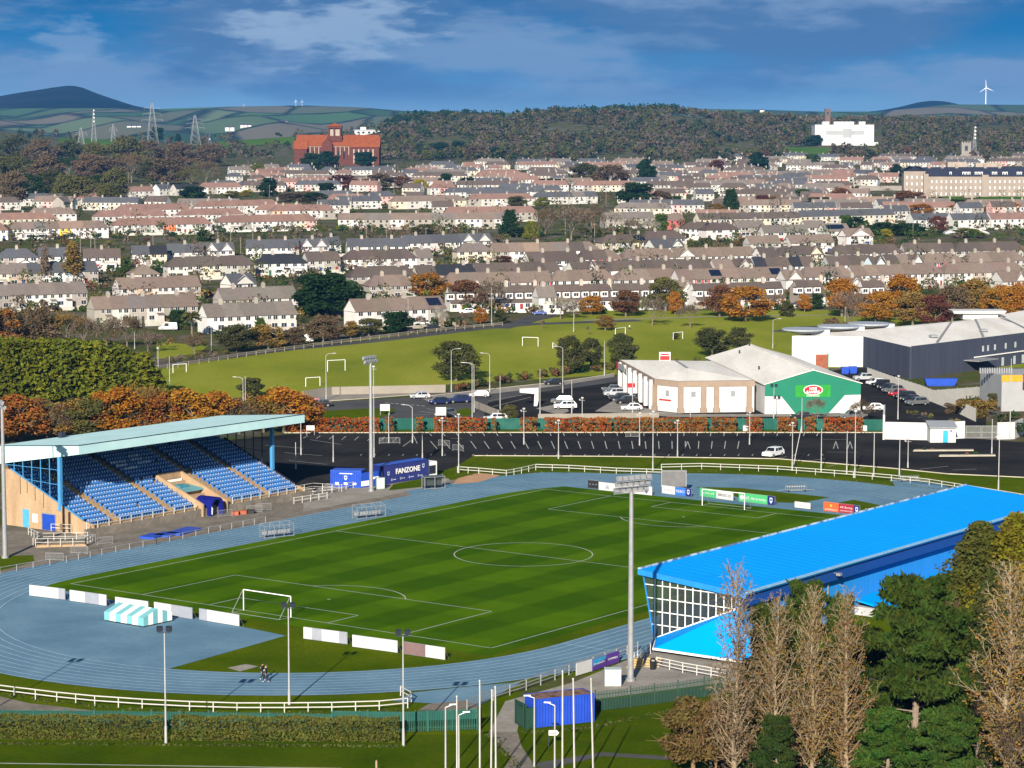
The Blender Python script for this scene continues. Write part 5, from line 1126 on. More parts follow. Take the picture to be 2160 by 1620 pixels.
# vehicles
M_paint = objcol('car_paint',.25,.03,1,.6); M_carg = mat('car_glass',(.012,.015,.018),.08,.1,spec=.7); M_tyre = mat('tyre',(.015,.015,.015),.9); M_rim = mat('wheel_rim',(.35,.35,.36),.35,metal=.5); M_hl = mat('lamp_clear',(.7,.7,.68),.2); M_tl = mat('lamp_red',(.35,.01,.01),.3)
def car_meshes(L,W,H,kind):
 hb = H*.52
 low = {'hatch': [(0,.28),(0,.62),(.10,hb*1.02+.02),(.30*L,hb+.10),(L*.97,hb+.13),(L,.75),(L,.30)],'suv': [(0,.34),(0,.80),(.10,hb+.08),(.28*L,hb+.16),(L*.98,hb+.18),(L,.85),(L,.36)],'van': [(0,.34),(0,.85),(.12,1.0),(.20*L,1.15),(L*.99,1.2),(L,.9),(L,.36)]}[kind]
 top = {'hatch': [(.25*L,hb+.08),(.42*L,H-.03),(.55*L,H),(.82*L,H-.06),(.985*L,hb+.13)],'suv': [(.24*L,hb+.13),(.38*L,H-.03),(.55*L,H),(.88*L,H-.05),(.985*L,hb+.18)],'van': [(.16*L,1.1),(.30*L,H-.06),(.45*L,H),(.96*L,H-.03),(.99*L,1.2)]}[kind]
 mb = MB(); n = len(low)
 def shell(prof,w0,w1,close=True):
  zs = [z for _,z in prof]; zl,zh = min(zs),max(zs)
  lv,rv = [],[]
  for x,z in prof:
   w = w0+(w1-w0)*(z-zl)/(zh-zl); lv.append((x-L/2,-w/2,z)); rv.append((x-L/2,w/2,z))
  k = len(mb.v); mb.v += lv+rv; m_ = len(prof)
  mb.f.append(tuple(range(k,k+m_))[::1]); mb.m.append(0); mb.f.append(tuple(range(k+2*m_-1,k+m_-1,-1))); mb.m.append(0)
  for i in range(m_): j = (i+1) % m_; mb.f.append((k+j,k+i,k+m_+i,k+m_+j)); mb.m.append(0)
 shell(low,W,W*.97); shell(top,W*.93,W*.74)
 body = mb.mesh('body',M_paint)
 g = MB()
 def side(prof_x,s_):
  pts = []
  for x,z in prof_x: w = W*.93+(W*.74-W*.93)*(z-top[0][1])/(H-top[0][1]); pts.append((x-L/2,s_*(w/2+.012),z))
  return pts if s_ < 0 else pts[::-1]
 x0,x1,x2,x3 = top[0][0],top[1][0],top[3][0],top[4][0]; zb = top[0][1]+.06; zt = H-.12
 for s_ in (-1,1):
  g.quad(*side([(x0+.22*L*.55,zb),(.55*L,zb),(.55*L,zt),(x1+.06,zt)],s_)); 
  if kind != 'van': g.quad(*side([(.57*L,zb),(x3-.1*L,zb+.02),(x2-.02,zt),(.57*L,zt)],s_))
 a,b = top[0],top[1]
 def scr(a,b,o):
  wa,wb = W*.86,W*.68; e = .08
  p = [(a[0]+(b[0]-a[0])*e-L/2,a[1]+(b[1]-a[1])*e),(a[0]+(b[0]-a[0])*.93-L/2,a[1]+(b[1]-a[1])*.93)]
  g.quad((p[0][0]+o,wa/2,p[0][1]+.012),(p[0][0]+o,-wa/2,p[0][1]+.012),(p[1][0]+o,-wb/2,p[1][1]+.012),(p[1][0]+o,wb/2,p[1][1]+.012)) if o < 0 else g.quad((p[0][0]+o,-wa/2,p[0][1]+.012),(p[0][0]+o,wa/2,p[0][1]+.012),(p[1][0]+o,wb/2,p[1][1]+.012),(p[1][0]+o,-wb/2,p[1][1]+.012))
 scr(top[0],top[1],-.012)
 if kind != 'van': scr(top[4],top[3],.012)
 glass = g.mesh('window',M_carg)
 w = MB(); r = .34 if kind != 'hatch' else .31; w.tube((0,-.1,0),(0,.1,0),r,r,14); w.tube((0,-.12,0),(0,.12,0),r*.6,r*.6,10,m=1); wheel = w.mesh('wheel',[M_tyre,M_rim])
 h = MB(); h.box(-L/2-.015,-L/2+.12,-.16,.16,.60,.76); hl = h.mesh('headlight',M_hl); h = MB(); h.box(L/2-.1,L/2+.012,-.1,.1,.72,.98); tl = h.mesh('tail_light',M_tl)
 return dict(body=body,window=glass,wheel=wheel,hl=hl,tl=tl,L=L,W=W,r=r)
CARS = {'hatch': car_meshes(4.2,1.76,1.47,'hatch'),'suv': car_meshes(4.6,1.86,1.68,'suv'),'van': car_meshes(5.2,1.95,2.2,'van')}
def car(p,rz,kind,col,lab,z=.07,grp='parked and passing cars',cat='car'):
 k = CARS[kind]; t = thing('parked_car' if kind != 'van' else 'van',lab,'van' if kind == 'van' else cat,(p.x,p.y,p.z+z),rz,grp)
 put('body',k['body'],t,color=col); put('window',k['window'],t)
 for x in (-k['L']*.32,k['L']*.31):
  for y in (-k['W']/2+.06,k['W']/2-.06): put('wheel',k['wheel'],t,(x,y,k['r']))
 for s_ in (-1,1): put('headlight',k['hl'],t,(0,s_*k['W']*.36,0)); put('tail_light',k['tl'],t,(0,s_*k['W']*.40,0))
 return t
WH,SI,BK,NV,RD,GY,BL = (.72,.72,.72),(.36,.38,.40),(.012,.012,.014),(.012,.02,.07),(.40,.015,.02),(.10,.105,.11),(.05,.09,.30)
for px,py,rz,kind,c,lab in (
 (1631,964,.95,'suv',WH,'lone white car parked on the empty marked car park'),
 (886,841,.1,'hatch',SI,'silver hatchback on the main road before the junction'),(926,853,.5,'hatch',NV,'dark blue hatchback waiting at the junction'),(968,850,.25,'suv',NV,'navy estate turning at the junction, right of the dark blue hatchback'),
 (1012,838,-.1,'hatch',SI,'pale car at the mouth of the junction by the lamp post'),(940,880,.9,'suv',GY,'grey car half hidden behind the white sign board'),(662,856,.05,'hatch',RD,'red car on the road above the aqua roof end'),(678,858,.1,'hatch',BK,'black car just right of the red one'),
 (1045,890,.1,'suv',WH,'white estate car half hidden by the copper hedge'),(1168,812,.15,'hatch',BK,'dark car on the road under the street lamp'),(1186,852,-.1,'suv',GY,'dark grey car behind the white estate car'),(1192,863,.08,'suv',WH,'white estate car in the retail yard, nearest the low wall'),
 (1332,866,.05,'hatch',WH,'small white hatchback beside the chamfered corner of the store'),(1322,852,.1,'suv',BK,'black car behind the small white hatchback'),(1308,846,.1,'suv',BK,'black car in the row along the store arcade, second from its front'),(1296,836,.1,'suv',SI,'silver car in the row along the store arcade'),(1290,826,.1,'hatch',GY,'dark car farthest along the store arcade'),
 (1690,884,.0,'hatch',BK,'black hatchback below the green gable'),(1796,884,.03,'suv',GY,'dark grey car below the right corner of the green gable'),(1842,866,-.1,'hatch',WH,'white saloon at the mouth of the alley beside the green store'),
 (1822,803,.15,'suv',SI,'silver car at the far end of the row by the grey fence'),(1848,812,.35,'hatch',WH,'white car in the row by the grey fence'),(1860,817,.35,'suv',BK,'black car next to the white one in the fence row'),(1872,823,.35,'hatch',BK,'black hatchback in the middle of the fence row'),(1884,829,.35,'suv',GY,'dark grey car between black and red cars of the fence row'),(1896,836,.35,'hatch',RD,'red car in the row by the grey fence'),(1909,842,.35,'suv',BK,'black car nearer than the red one in the fence row'),(1921,848,.35,'hatch',BK,'second black car nearer than the red one in the fence row'),(1934,855,.3,'suv',GY,'dark grey car nearest in the row by the grey fence'),
 (1137,664,.0,'hatch',BL,'bright blue car at the end of the dormer terrace'),(985,662,.05,'suv',WH,'white car in front of the dormer terrace'),(910,697,.15,'suv',BK,'black car on the park road, right of the round bush'),(856,703,.15,'suv',BK,'black car on the park road before the white terrace'),(748,712,.15,'suv',BK,'dark car on the park road, left of the round bush'),(890,686,.2,'hatch',WH,'white car in the drive of the terrace with solar panels'),(690,712,.12,'hatch',RD,'red car behind the park fence'),(640,722,.12,'van',WH,'white van behind the park fence'),(600,728,.12,'hatch',WH,'white car behind the park fence, left of the white van'),(355,697,.05,'van',WH,'white caravan-like van beside the evergreen by the near terraces'),(1680,645,.02,'hatch',NV,'dark car behind the orange park trees')):
 car(G(px,py),rz+math.pi*0,kind,c,lab)
# two people walking on the track
def person(p,rz,lab,jacket,legs,stride,hair):
 """one skinned body; clothing colour by material zones of the same mesh, hair as a child"""
 h = 1.78; s = stride
 J = {'pelvis': (0,0,.96),'waist': (0,0,1.10),'chest': (0,-.02,1.32),'neck': (0,-.01,1.49),'head0': (0,-.03,1.58),'head1': (0,-.03,1.72),
         'shL': (-.19,0,1.43),'shR': (.19,0,1.43),'elL': (-.25,.10*s,1.16),'elR': (.25,-.02*s+.04,1.15),'wrL': (-.26,-.04+.05*s,.94),'wrR': (.25,-.18*s,.96),'haL': (-.25,-.07+.05*s,.87),'haR': (.24,-.23*s,.89),
         'hiL': (-.10,0,.92),'hiR': (.10,0,.92),'knL': (-.11,-.16*s,.52),'knR': (.11,.04*s,.50),'anL': (-.11,-.22*s,.10),'anR': (.11,.36*s,.14),'toL': (-.12,-.40*s-.02,.05),'toR': (.12,.22*s,.05)}
 E_ = [('pelvis','waist'),('waist','chest'),('chest','neck'),('neck','head0'),('head0','head1'),('chest','shL'),('chest','shR'),('shL','elL'),('shR','elR'),('elL','wrL'),('elR','wrR'),('wrL','haL'),('wrR','haR'),('pelvis','hiL'),('pelvis','hiR'),('hiL','knL'),('hiR','knR'),('knL','anL'),('knR','anR'),('anL','toL'),('anR','toR')]
 RAD = dict(pelvis=.15,waist=.135,chest=.165,neck=.06,head0=.085,head1=.095,shL=.085,shR=.085,elL=.055,elR=.055,wrL=.04,wrR=.04,haL=.035,haR=.035,hiL=.10,hiR=.10,knL=.075,knR=.075,anL=.05,anR=.05,toL=.04,toR=.04)
 V = list(J); idx = {k: i for i,k in enumerate(V)}
 E2 = [(idx[a],idx[b]) for a,b in E_]; pos = [J[k] for k in V]; rad = [RAD[k] for k in V]
 for hd,sg in (('haL',-1),('haR',1)):
  bx,by,bz = J[hd]
  for k,ln_ in enumerate((.075,.085,.08,.06)):
   i0 = len(pos); pos.append((bx+.0,by-.03+.02*k,bz-.045)); pos.append((bx-.01*sg,by-.03+.02*k-.01,bz-.045-ln_)); rad += [.010,.008]; E2 += [(idx[hd],i0),(i0,i0+1)]
  i0 = len(pos); pos.append((bx-.02*sg,by-.055,bz-.02)); pos.append((bx-.025*sg,by-.07,bz-.06)); rad += [.011,.009]; E2 += [(idx[hd],i0),(i0,i0+1)]
 me = bpy.data.meshes.new('person'); me.from_pydata(pos,E2,[]); o = bpy.data.objects.new('person',me); COL.objects.link(o)
 sk = o.modifiers.new('Skin','SKIN'); sk.use_smooth_shade = True
 for i,sv in enumerate(me.skin_vertices[0].data): sv.radius = (rad[i],rad[i]*(.72 if i < 3 else 1)); sv.use_root = (i == 0)
 ss = o.modifiers.new('Sub','SUBSURF'); ss.levels = 1; ss.render_levels = 1
 dg = bpy.context.evaluated_depsgraph_get(); me2 = bpy.data.meshes.new_from_object(o.evaluated_get(dg)); bpy.data.objects.remove(o); bpy.data.meshes.remove(me)
 skin = mat('skin',(.45,.25,.17),.6); mats = [skin,jacket,legs,mat('white_shoe',(.6,.6,.6),.6)]
 me2.materials.clear()
 for m_ in mats: me2.materials.append(m_)
 for f in me2.polygons:
  c = f.center; hand = c.z < .97 and abs(c.x) > .2
  f.material_index = 0 if (c.z > 1.49 or hand) else (1 if c.z > .93 else (2 if c.z > .14 else 3)); f.use_smooth = True
 o = bpy.data.objects.new('person',me2); COL.objects.link(o); o.location = p; o.rotation_euler = (0,0,rz); tag(o,lab,'person',None)
 hb = MB(); hb.lathe([(.098,0),(.112,.05),(.10,.11),(.06,.15),(0,.165)],12,o=(0,-.02,1.65)); put('hair',hb.mesh('hair',hair),o)
 fc = MB(); fc.box(-.012,.012,-.135,-.10,1.62,1.665); put('nose',fc.mesh('nose',skin),o)
 fc = MB(); fc.box(-.045,-.025,-.122,-.105,1.665,1.68); fc.box(.025,.045,-.122,-.105,1.665,1.68); put('eyes',fc.mesh('eyes',M_dark),o)
 fc = MB(); fc.box(-.027,.027,-.122,-.10,1.578,1.588); put('mouth',fc.mesh('mouth',mat('lip',(.25,.08,.07),.6)),o)
 sl = MB()
 for sg in (-1,1): sl.tube((sg*.235,.05,1.36),(sg*.262,.09,1.20),.04,.03,6)
 put('sleeve_stripe',sl.mesh('sleeve_stripe',M_white),o)
 return o
M_jk = mat('black_tracksuit',(.012,.012,.016),.8,.2,8)
person(G(553,1436,.08)+Vector((0,.3,.0)),1.2,'person in a black tracksuit with pale stripes walking on the track, on the left',M_jk,M_jk,1.0,mat('dark_hair',(.02,.015,.01),.7))
person(G(561,1439,.08),1.2,'person in dark clothes with white shoes walking on the track, on the right',mat('dark_top',(.03,.03,.04),.8,.3,6),M_jk,-.9,mat('brown_hair',(.10,.06,.03),.7))
person(G(1328,697,.03),2.2,'person in a pale jacket strolling across the park',mat('pale_jacket',(.55,.52,.5),.8),M_jk,1.0,mat('dark_hair',(.02,.015,.01),.7))
# the town: terraces of houses
M_wall = objcol('house_render',.9,.10,.6,.2); M_rooft = objcol('roof_tiles',.85,.16,.9,.25,.05); M_chim = objcol('chimney_render',.9,.12,1)
M_win = mat('house_window',(.03,.035,.045),.15,.2,2,spec=.6); M_wfr = mat('window_frame',(.70,.70,.70),.5); M_hdoor = objcol('house_door',.5,.05)
M_solar = mat('solar_panel',(.008,.012,.03),.15,.2,spec=.7)
UW,HD,EV = 6.4,7.8,4.75
def hmesh():
 d = {}
 mb = MB(); w = UW/2; mb.box(-w,w,0,HD,-2.5,EV); d['wall'] = mb.mesh('wall',M_wall)
 for s_,nm in ((-1,'wallL'),(1,'wallR')):
  mb = MB(); mb.box(-w,w,0,HD,-2.5,EV); mb.quad(*[(s_*w,0,EV),(s_*w,HD,EV),(s_*w,HD/2,EV+3.15)][::s_]); d[nm] = mb.mesh('wall',M_wall)
 mb = MB(); mb.box(-w,w,0,HD,-2.5,EV); mb.quad((w,0,EV),(w,HD,EV),(w,HD/2,EV+3.15)); mb.quad((-w,HD,EV),(-w,0,EV),(-w,HD/2,EV+3.15)); d['wallB'] = mb.mesh('wall',M_wall)
 o = .32; rz_ = 3.25; e = EV-.12
 def roof(hl,hr,gl,gr):
  mb = MB(); x0 = -w-(.25 if gl else (.3 if hl else 0)); x1 = w+(.25 if gr else (.3 if hr else 0)); a0 = x0+(3.6 if hl else 0); a1 = x1-(3.6 if hr else 0); R0,R1 = (a0,HD/2,EV+rz_),(a1,HD/2,EV+rz_)
  t = .16
  for dz,m_ in ((0,0),):
   A_,B_,C_,D_ = (x0,-o,e),(x1,-o,e),(x1,HD+o,e),(x0,HD+o,e)
   mb.quad(A_,B_,R1,R0); mb.quad(C_,D_,R0,R1)
   if hl: mb.quad(D_,A_,R0)
   if hr: mb.quad(B_,C_,R1)
   lo = [(x,y,z-t) for x,y,z in (A_,B_,C_,D_)]
   mb.quad(lo[0],lo[1],B_,A_); mb.quad(lo[2],lo[3],D_,C_); mb.quad(lo[1],lo[0],lo[3],lo[2])
   if gl: mb.quad((x0,-o,e-t),A_,R0,(x0,HD/2,EV+rz_-t)); mb.quad((x0,HD/2,EV+rz_-t),R0,D_,lo[3])
   if gr: mb.quad((x1,HD/2,EV+rz_-t),R1,B_,lo[1]); mb.quad(lo[2],C_,R1,(x1,HD/2,EV+rz_-t))
  mb.box(a0,a1,HD/2-.12,HD/2+.12,EV+rz_-.03,EV+rz_+.10)
  return mb.mesh('roof',M_rooft)
 for k in ('..','h.','.h','g.','.g','hh','gg','hg','gh'): d['roof'+k] = roof(k[0] == 'h',k[1] == 'h',k[0] == 'g',k[1] == 'g')
 mb = MB(); mb.box(w-.55,w+.55,HD/2-.4,HD/2+.4,EV+1.9,EV+4.4)
 for x in (-.3,0,.3): mb.tube((w+x,HD/2,EV+4.4),(w+x,HD/2,EV+4.75),.13,.11,6)
 d['chimney'] = mb.mesh('chimney',M_chim)
 def win(x,z,ww,hh):
  mb = MB(); mb.box(x-ww/2,x+ww/2,-.07,.0,z,z+hh,m=1); a = .09; mb.quad((x-ww/2+a,-.075,z+a),(x-.04,-.075,z+a),(x-.04,-.075,z+hh-a),(x-ww/2+a,-.075,z+hh-a)); mb.quad((x+.04,-.075,z+a),(x+ww/2-a,-.075,z+a),(x+ww/2-a,-.075,z+hh-a),(x+.04,-.075,z+hh-a)); return mb.mesh('window',[M_win,M_wfr])
 d['win'] = [win(-1.55,3.25,1.7,1.25),win(1.5,3.25,1.5,1.25),win(-1.4,.95,2.1,1.4)]; d['win2'] = [win(-.3,3.3,1.3,1.2),win(1.9,3.2,1.7,1.3),win(1.6,.9,2.2,1.5)]
 for nm,x in (('door',1.7),('door2',-2.1)): mb = MB(); mb.box(x-.5,x+.5,-.06,0,0,2.1); d[nm] = mb.mesh('door',M_hdoor)
 mb = MB(); mb.box(.7,2.7,-1.5,0,-1,2.4); d['porch'] = mb.mesh('porch',M_wall); mb = MB(); mb.hexa([(.5,-1.7,2.35),(2.9,-1.7,2.35),(2.9,0,2.75),(.5,0,2.75),(.5,-1.7,2.5),(2.9,-1.7,2.5),(2.9,0,2.95),(.5,0,2.95)]); d['porch_roof'] = mb.mesh('porch_roof',M_rooft)
 mb = MB(); mb.box(-2.6,1.4,-4.2,0,-1.5,2.5); mb.quad((-2.6,-4.2,2.5),(1.4,-4.2,2.5),(-.6,-4.2,3.7)); d['ext'] = mb.mesh('extension',M_wall)
 mb = MB(); mb.hexa([(-2.8,-4.4,2.4),(-.6,-4.4,3.72),(-.6,0,3.72),(-2.8,0,2.4),(-2.8,-4.4,2.55),(-.6,-4.4,3.9),(-.6,0,3.9),(-2.8,0,2.55)]); mb.hexa([(-.6,-4.4,3.72),(1.6,-4.4,2.4),(1.6,0,2.4),(-.6,0,3.72),(-.6,-4.4,3.9),(1.6,-4.4,2.55),(1.6,0,2.55),(-.6,0,3.9)]); d['ext_roof'] = mb.mesh('extension_roof',M_rooft)
 mb = MB(); mb.box(-1.9,-.3,-4.27,-4.2,.8,2.1,m=1); mb.box(-1.75,-.45,-4.28,-4.26,.9,2.0); d['ext_win'] = mb.mesh('window',[M_win,M_wfr])
 mb = MB(); mb.box(-2.4,1.6,-3.2,0,-1.5,2.5); d['ext2'] = mb.mesh('extension',M_wall); mb = MB(); mb.box(-2.6,1.8,-3.4,0,2.5,2.65); d['ext2_roof'] = mb.mesh('extension_roof',M_rooft)
 mb = MB(); mb.box(-1.9,1.1,-3.27,-3.2,.5,2.1,m=1); mb.box(-1.75,.95,-3.28,-3.26,.6,2.0); d['ext2_win'] = mb.mesh('window',[M_win,M_wfr])
 mb = MB(); mb.hexa([(-2.4,.8,5.50),(2.2,.8,5.50),(2.2,3.3,7.45),(-2.4,3.3,7.45),(-2.4,.72,5.62),(2.2,.72,5.62),(2.2,3.22,7.57),(-2.4,3.22,7.57)]); d['solar'] = mb.mesh('solar_panel',M_solar)
 g = 2.9; mb = MB(); mb.quad((-g,-.12,EV-.1),(g,-.12,EV-.1),(0,-.12,EV+3.15)); mb.box(-g,g,-.12,.02,0,EV-.1); d['gable_wall'] = mb.mesh('gable_wall',M_wall)
 mb = MB()
 for s_ in (-1,1):
  q = [(s_*(g+.35),-.45,EV-.35),(0,-.45,EV+2.85),(0,HD/2,EV+2.9),(s_*(g+.35),1.0,EV-.2)]; mb.quad(*(q if s_ > 0 else q[::-1])); q2 = [(x,y,z-.16) for x,y,z in q]; mb.quad(*(q2[::-1] if s_ > 0 else q2)); mb.quad(q[0],q[1],q2[1],q2[0]) if s_ < 0 else mb.quad(q2[0],q2[1],q[1],q[0])
 d['gable_roof'] = mb.mesh('gable_roof',M_rooft)
 mb = MB(); mb.hexa([(-w,-.5,2.55),(w,-.5,2.55),(w,HD/2,7.5),(-w,HD/2,7.5),(-w,-.5,2.7),(w,-.5,2.7),(w,HD/2,7.7),(-w,HD/2,7.7)]); mb.hexa([(-w,HD/2,7.5),(w,HD/2,7.5),(w,HD+.4,4.9),(-w,HD+.4,4.9),(-w,HD/2,7.7),(w,HD/2,7.7),(w,HD+.4,5.1),(-w,HD+.4,5.1)]); d['mroof'] = mb.mesh('roof',M_rooft)
 mb = MB(); mb.box(-w,w,0,HD,-2,2.6); mb.quad((w,0,2.6),(w,HD,2.6),(w,HD,5.0),(w,HD/2,7.5)); mb.quad((-w,HD,2.6),(-w,0,2.6),(-w,HD/2,7.5),(-w,HD,5.0)); mb.quad((w,HD,2.6),(-w,HD,2.6),(-w,HD,5),(w,HD,5)); d['mwall'] = mb.mesh('wall',M_wall)
 mb = MB(); mb.box(-2.2,.1,.2,3.0,3.7,5.5); d['dormer'] = mb.mesh('dormer',M_wall); mb = MB(); mb.box(-2.4,.3,.05,3.2,5.5,5.65); d['dormer_roof'] = mb.mesh('dormer_roof',M_rooft); mb = MB(); mb.box(-1.95,-.15,.13,.2,4.0,5.3,m=1); mb.quad((-1.82,.125,4.12),(-1.1,.125,4.12),(-1.1,.125,5.18),(-1.82,.125,5.18)); mb.quad((-1.0,.125,4.12),(-.28,.125,4.12),(-.28,.125,5.18),(-1.0,.125,5.18)); d['dormer_win'] = mb.mesh('window',[M_win,M_wfr])
 return d
HM = hmesh()
WC = {'w': ((.52,.515,.50),'white'),'c': ((.52,.47,.37),'cream'),'g': ((.29,.265,.235),'grey pebbledash'),'b': ((.36,.28,.22),'brown brick'),'y': ((.72,.50,.06),'yellow'),'o': ((.62,.16,.05),'orange'),'p': ((.62,.36,.34),'pink'),'r': ((.36,.10,.09),'red'),'u': ((.50,.60,.66),'pale blue'),'s': ((.42,.41,.385),'light grey'),'q': ((.60,.40,.28),'peach')}
RC = {'B': ((.165,.126,.106),'brown'),'G': ((.145,.127,.115),'grey-brown'),'R': ((.195,.118,.098),'red-brown'),'S': ((.072,.076,.088),'slate'),'D': ((.088,.070,.062),'dark brown'),'K': ((.022,.025,.032),'black'),'P': ((.21,.125,.10),'terracotta'),'L': ((.23,.165,.13),'pale tile')}
ORD = ['first','second','third','fourth','fifth','sixth','seventh','eighth','ninth','tenth','eleventh','twelfth','thirteenth']
DOORC = [(.25,.03,.03),(.03,.06,.2),(.02,.1,.05),(.5,.5,.5),(.05,.05,.05),(.2,.1,.04)]
HOUSES = []; TERR = []
def jit(c,a=.10):
 k = 1+rnd.uniform(-a,a); return tuple(min(1,x*k*(1+rnd.uniform(-.03,.03))) for x in c)
STUFFMB = MB(); SMI = {}; SMATS = []
def smat(kind,key):
 k = kind+key
 if k not in SMI:
  c = (WC if kind == 'w' else RC)[key][0]; SMI[k] = len(SMATS); SMATS.append(mat('far_'+('render_' if kind == 'w' else 'roof_')+(WC if kind == 'w' else RC)[key][1].replace(' ','_').replace('-','_'),c,.9,.14,.25))
 return SMI[k]
def far_house(p,rz,w,wc,rc,hl,hr,gl,gr,ev=EV,chim=True):
 """house merged into the distant mass (beyond the 300 nearest)"""
 c,s_ = math.cos(rz),math.sin(rz); mb = STUFFMB
 T = lambda x,y,z: (p.x+x*c-y*s_,p.y+x*s_+y*c,p.z+z)
 x0,x1 = -w/2,w/2; W_m = smat('w',wc); R_m = smat('r',rc); q = lambda *a,m: mb.quad(*[T(*k) for k in a],m=m)
 q((x0,0,-2.5),(x1,0,-2.5),(x1,0,ev),(x0,0,ev),m=W_m); q((x1,0,-2.5),(x1,HD,-2.5),(x1,HD,ev),(x1,0,ev),m=W_m); q((x0,HD,-2.5),(x0,0,-2.5),(x0,0,ev),(x0,HD,ev),m=W_m); q((x1,HD,-2.5),(x0,HD,-2.5),(x0,HD,ev),(x1,HD,ev),m=W_m)
 a0,a1 = x0+(3.4 if hl else 0),x1-(3.4 if hr else 0); rh = ev+3.3; o = .3
 X0,X1 = x0-(.2 if gl or hl else 0),x1+(.2 if gr or hr else 0)
 q((X0,-o,ev-.1),(X1,-o,ev-.1),(a1,HD/2,rh),(a0,HD/2,rh),m=R_m); q((X1,HD+o,ev-.1),(X0,HD+o,ev-.1),(a0,HD/2,rh),(a1,HD/2,rh),m=R_m)
 if hl: q((X0,HD+o,ev-.1),(X0,-o,ev-.1),(a0,HD/2,rh),m=R_m)
 if hr: q((X1,-o,ev-.1),(X1,HD+o,ev-.1),(a1,HD/2,rh),m=R_m)
 if gl: q((x0,HD,ev),(x0,0,ev),(x0,HD/2,rh-.1),m=W_m)
 if gr: q((x1,0,ev),(x1,HD,ev),(x1,HD/2,rh-.1),m=W_m)
 if chim and rr.random() < .6:
  m_ = smat('w','g'); b = [(x1-.5,HD/2-.4),(x1+.5,HD/2-.4),(x1+.5,HD/2+.4),(x1-.5,HD/2+.4)]
  for i in range(4): u,v = b[i],b[(i+1) % 4]; q((*u,rh-1),(*v,rh-1),(*v,rh+1.2),(*u,rh+1.2),m=m_)
 wm = smat('r','K')
 for x,z,ww,hh in ((-1.6,3.2,1.1,1.1),(1.5,3.2,1.1,1.1),(-1.5,1.0,1.5,1.2)):
  q((x-ww/2,-.05,z),(x+ww/2,-.05,z),(x+ww/2,-.05,z+hh),(x-ww/2,-.05,z+hh),m=wm)
def terrace(pan,xl,yl,xr,yr,n,rc,walls,ends,where,grp,ex='',ev=EV,full=True):
 """row of n joined houses from its front eaves line (coordinates of a 3x enlargement of the photo)"""
 ox = (0,720,1440)[pan-1]
 a = GT(ox+xl/3,160+yl/3,ev); b = GT(ox+xr/3,160+yr/3,ev)
 if abs(b.y-a.y) > .35*(b-a).length: b.y = a.y + math.copysign(.35*(b-a).length,b.y-a.y)
 d = b-a; d.z = 0; L = d.length; w = L/n; rz = math.atan2(d.y,d.x); u = d/L
 TERR.append((a.copy(),u.copy(),L,rz,where,full))
 for i in range(n):
  c = a+u*(w*(i+.5)); c.z = hz(c.x,c.y)
  wk = walls[i % len(walls)]; rk = rc[i % len(rc)]
  HOUSES.append(dict(p=c,rz=rz,w=w,i=i,n=n,wk=wk,rk=rk,l=(i == 0),r=(i == n-1),ends=ends,where=where,grp=grp,ex=ex,ev=ev,full=full,sc=FPX/c.y))
T_ = terrace
F1,F2,F3 = 'terraces nearest the park','terraces behind the nearest row','terraces on the middle slope'
T_(1,1312,1524,1902,1482,5,'G','wwww','gg','white terrace left of the tall dark evergreen',F1)
T_(1,600,1474,1292,1430,6,'BBGG','gwgwgg','gg','mixed terrace left of the white one, behind the round hedge',F1,'p')
T_(1,-40,1390,612,1345,6,'G','ggwwwg','gg','long terrace at the picture edge above the brown trees',F1)
T_(1,762,1346,1308,1306,5,'B','sqwwgg','gg','terrace with the peach house, behind the mixed terrace',F2)
T_(1,1412,1416,1915,1376,5,'G','ggsws','gg','terrace behind the white one, beside the tall evergreen',F2)
T_(2,92,1490,672,1440,5,'B','wwwwg','gg','white terrace with solar panels right of the tall evergreen',F1,'s')
T_(1,-60,1252,175,1246,2,'G','cb','gg','short terrace left of the two slender poplars',F2)
T_(1,178,1246,660,1216,5,'S','gwuw','gg','terrace behind the two slender poplars',F2)
T_(1,1062,1206,1618,1192,5,'D','wwcsg','hh','long brown terrace behind the low white gable',F2)
T_(1,1628,1186,1944,1182,3,'K','sww','hh','black hipped terrace above the evergreen',F2)
T_(1,1950,1170,2160,1160,2,'D','sg','gg','brown pair right of the black hipped roof',F2)
T_(1,830,1255,1010,1250,1,'B','s','hh','lone brown hipped house below the long brown terrace',F2)
T_(1,1470,1320,1640,1300,1,'S','w','gg','lone slate house between the near terraces',F2,'g')
for x0,x1,y,n,rk,wk,e,wh,ex in ((-30,240,1150,2,'S','gw','hh','slate pair at the picture edge',''),(245,485,1142,2,'S','wu','gg','second slate pair from the edge',''),(530,762,1150,2,'D','ws','gg','dark pair right of the poplars',''),(838,1056,1128,2,'SK','wc','gg','slate pair with a pale gable end',''),(1062,1288,1116,2,'S','ws','gg','slate pair beside the twin white gables',''),(1290,1484,1108,2,'S','w','gg','pair with twin white gables','gg'),(1560,1892,1088,4,'S','w','gg','white slate terrace with rooflights',''),(1894,2080,1082,2,'S','w','gg','second pair of white gables','gg'),(2085,2160,1066,1,'S','w','gg','single slate house at the end of the slate row','')):
 T_(1,x0,y,x1,y-3,n,rk,wk,e,wh,'slate-roofed row behind the bare trees',ex)
T_(1,-60,975,50,975,1,'R','w','hh','end house left of the yellow house terrace',F3)
T_(1,62,970,706,952,8,'BBGBLLB','wwwwyww','hh','terrace with the yellow house',F3,'e')
T_(1,-60,910,382,898,6,'P','c','hh','long terracotta terrace at the picture edge',F3)
T_(1,602,892,1080,880,6,'R','wsw','hh','red terrace above the yellow house',F3)
T_(1,722,945,1352,930,8,'R','wwgwowws','hh','red terrace with the orange house',F3,'e')
T_(1,1132,882,1558,870,5,'R','w','hh','red terrace behind the orange house',F3)
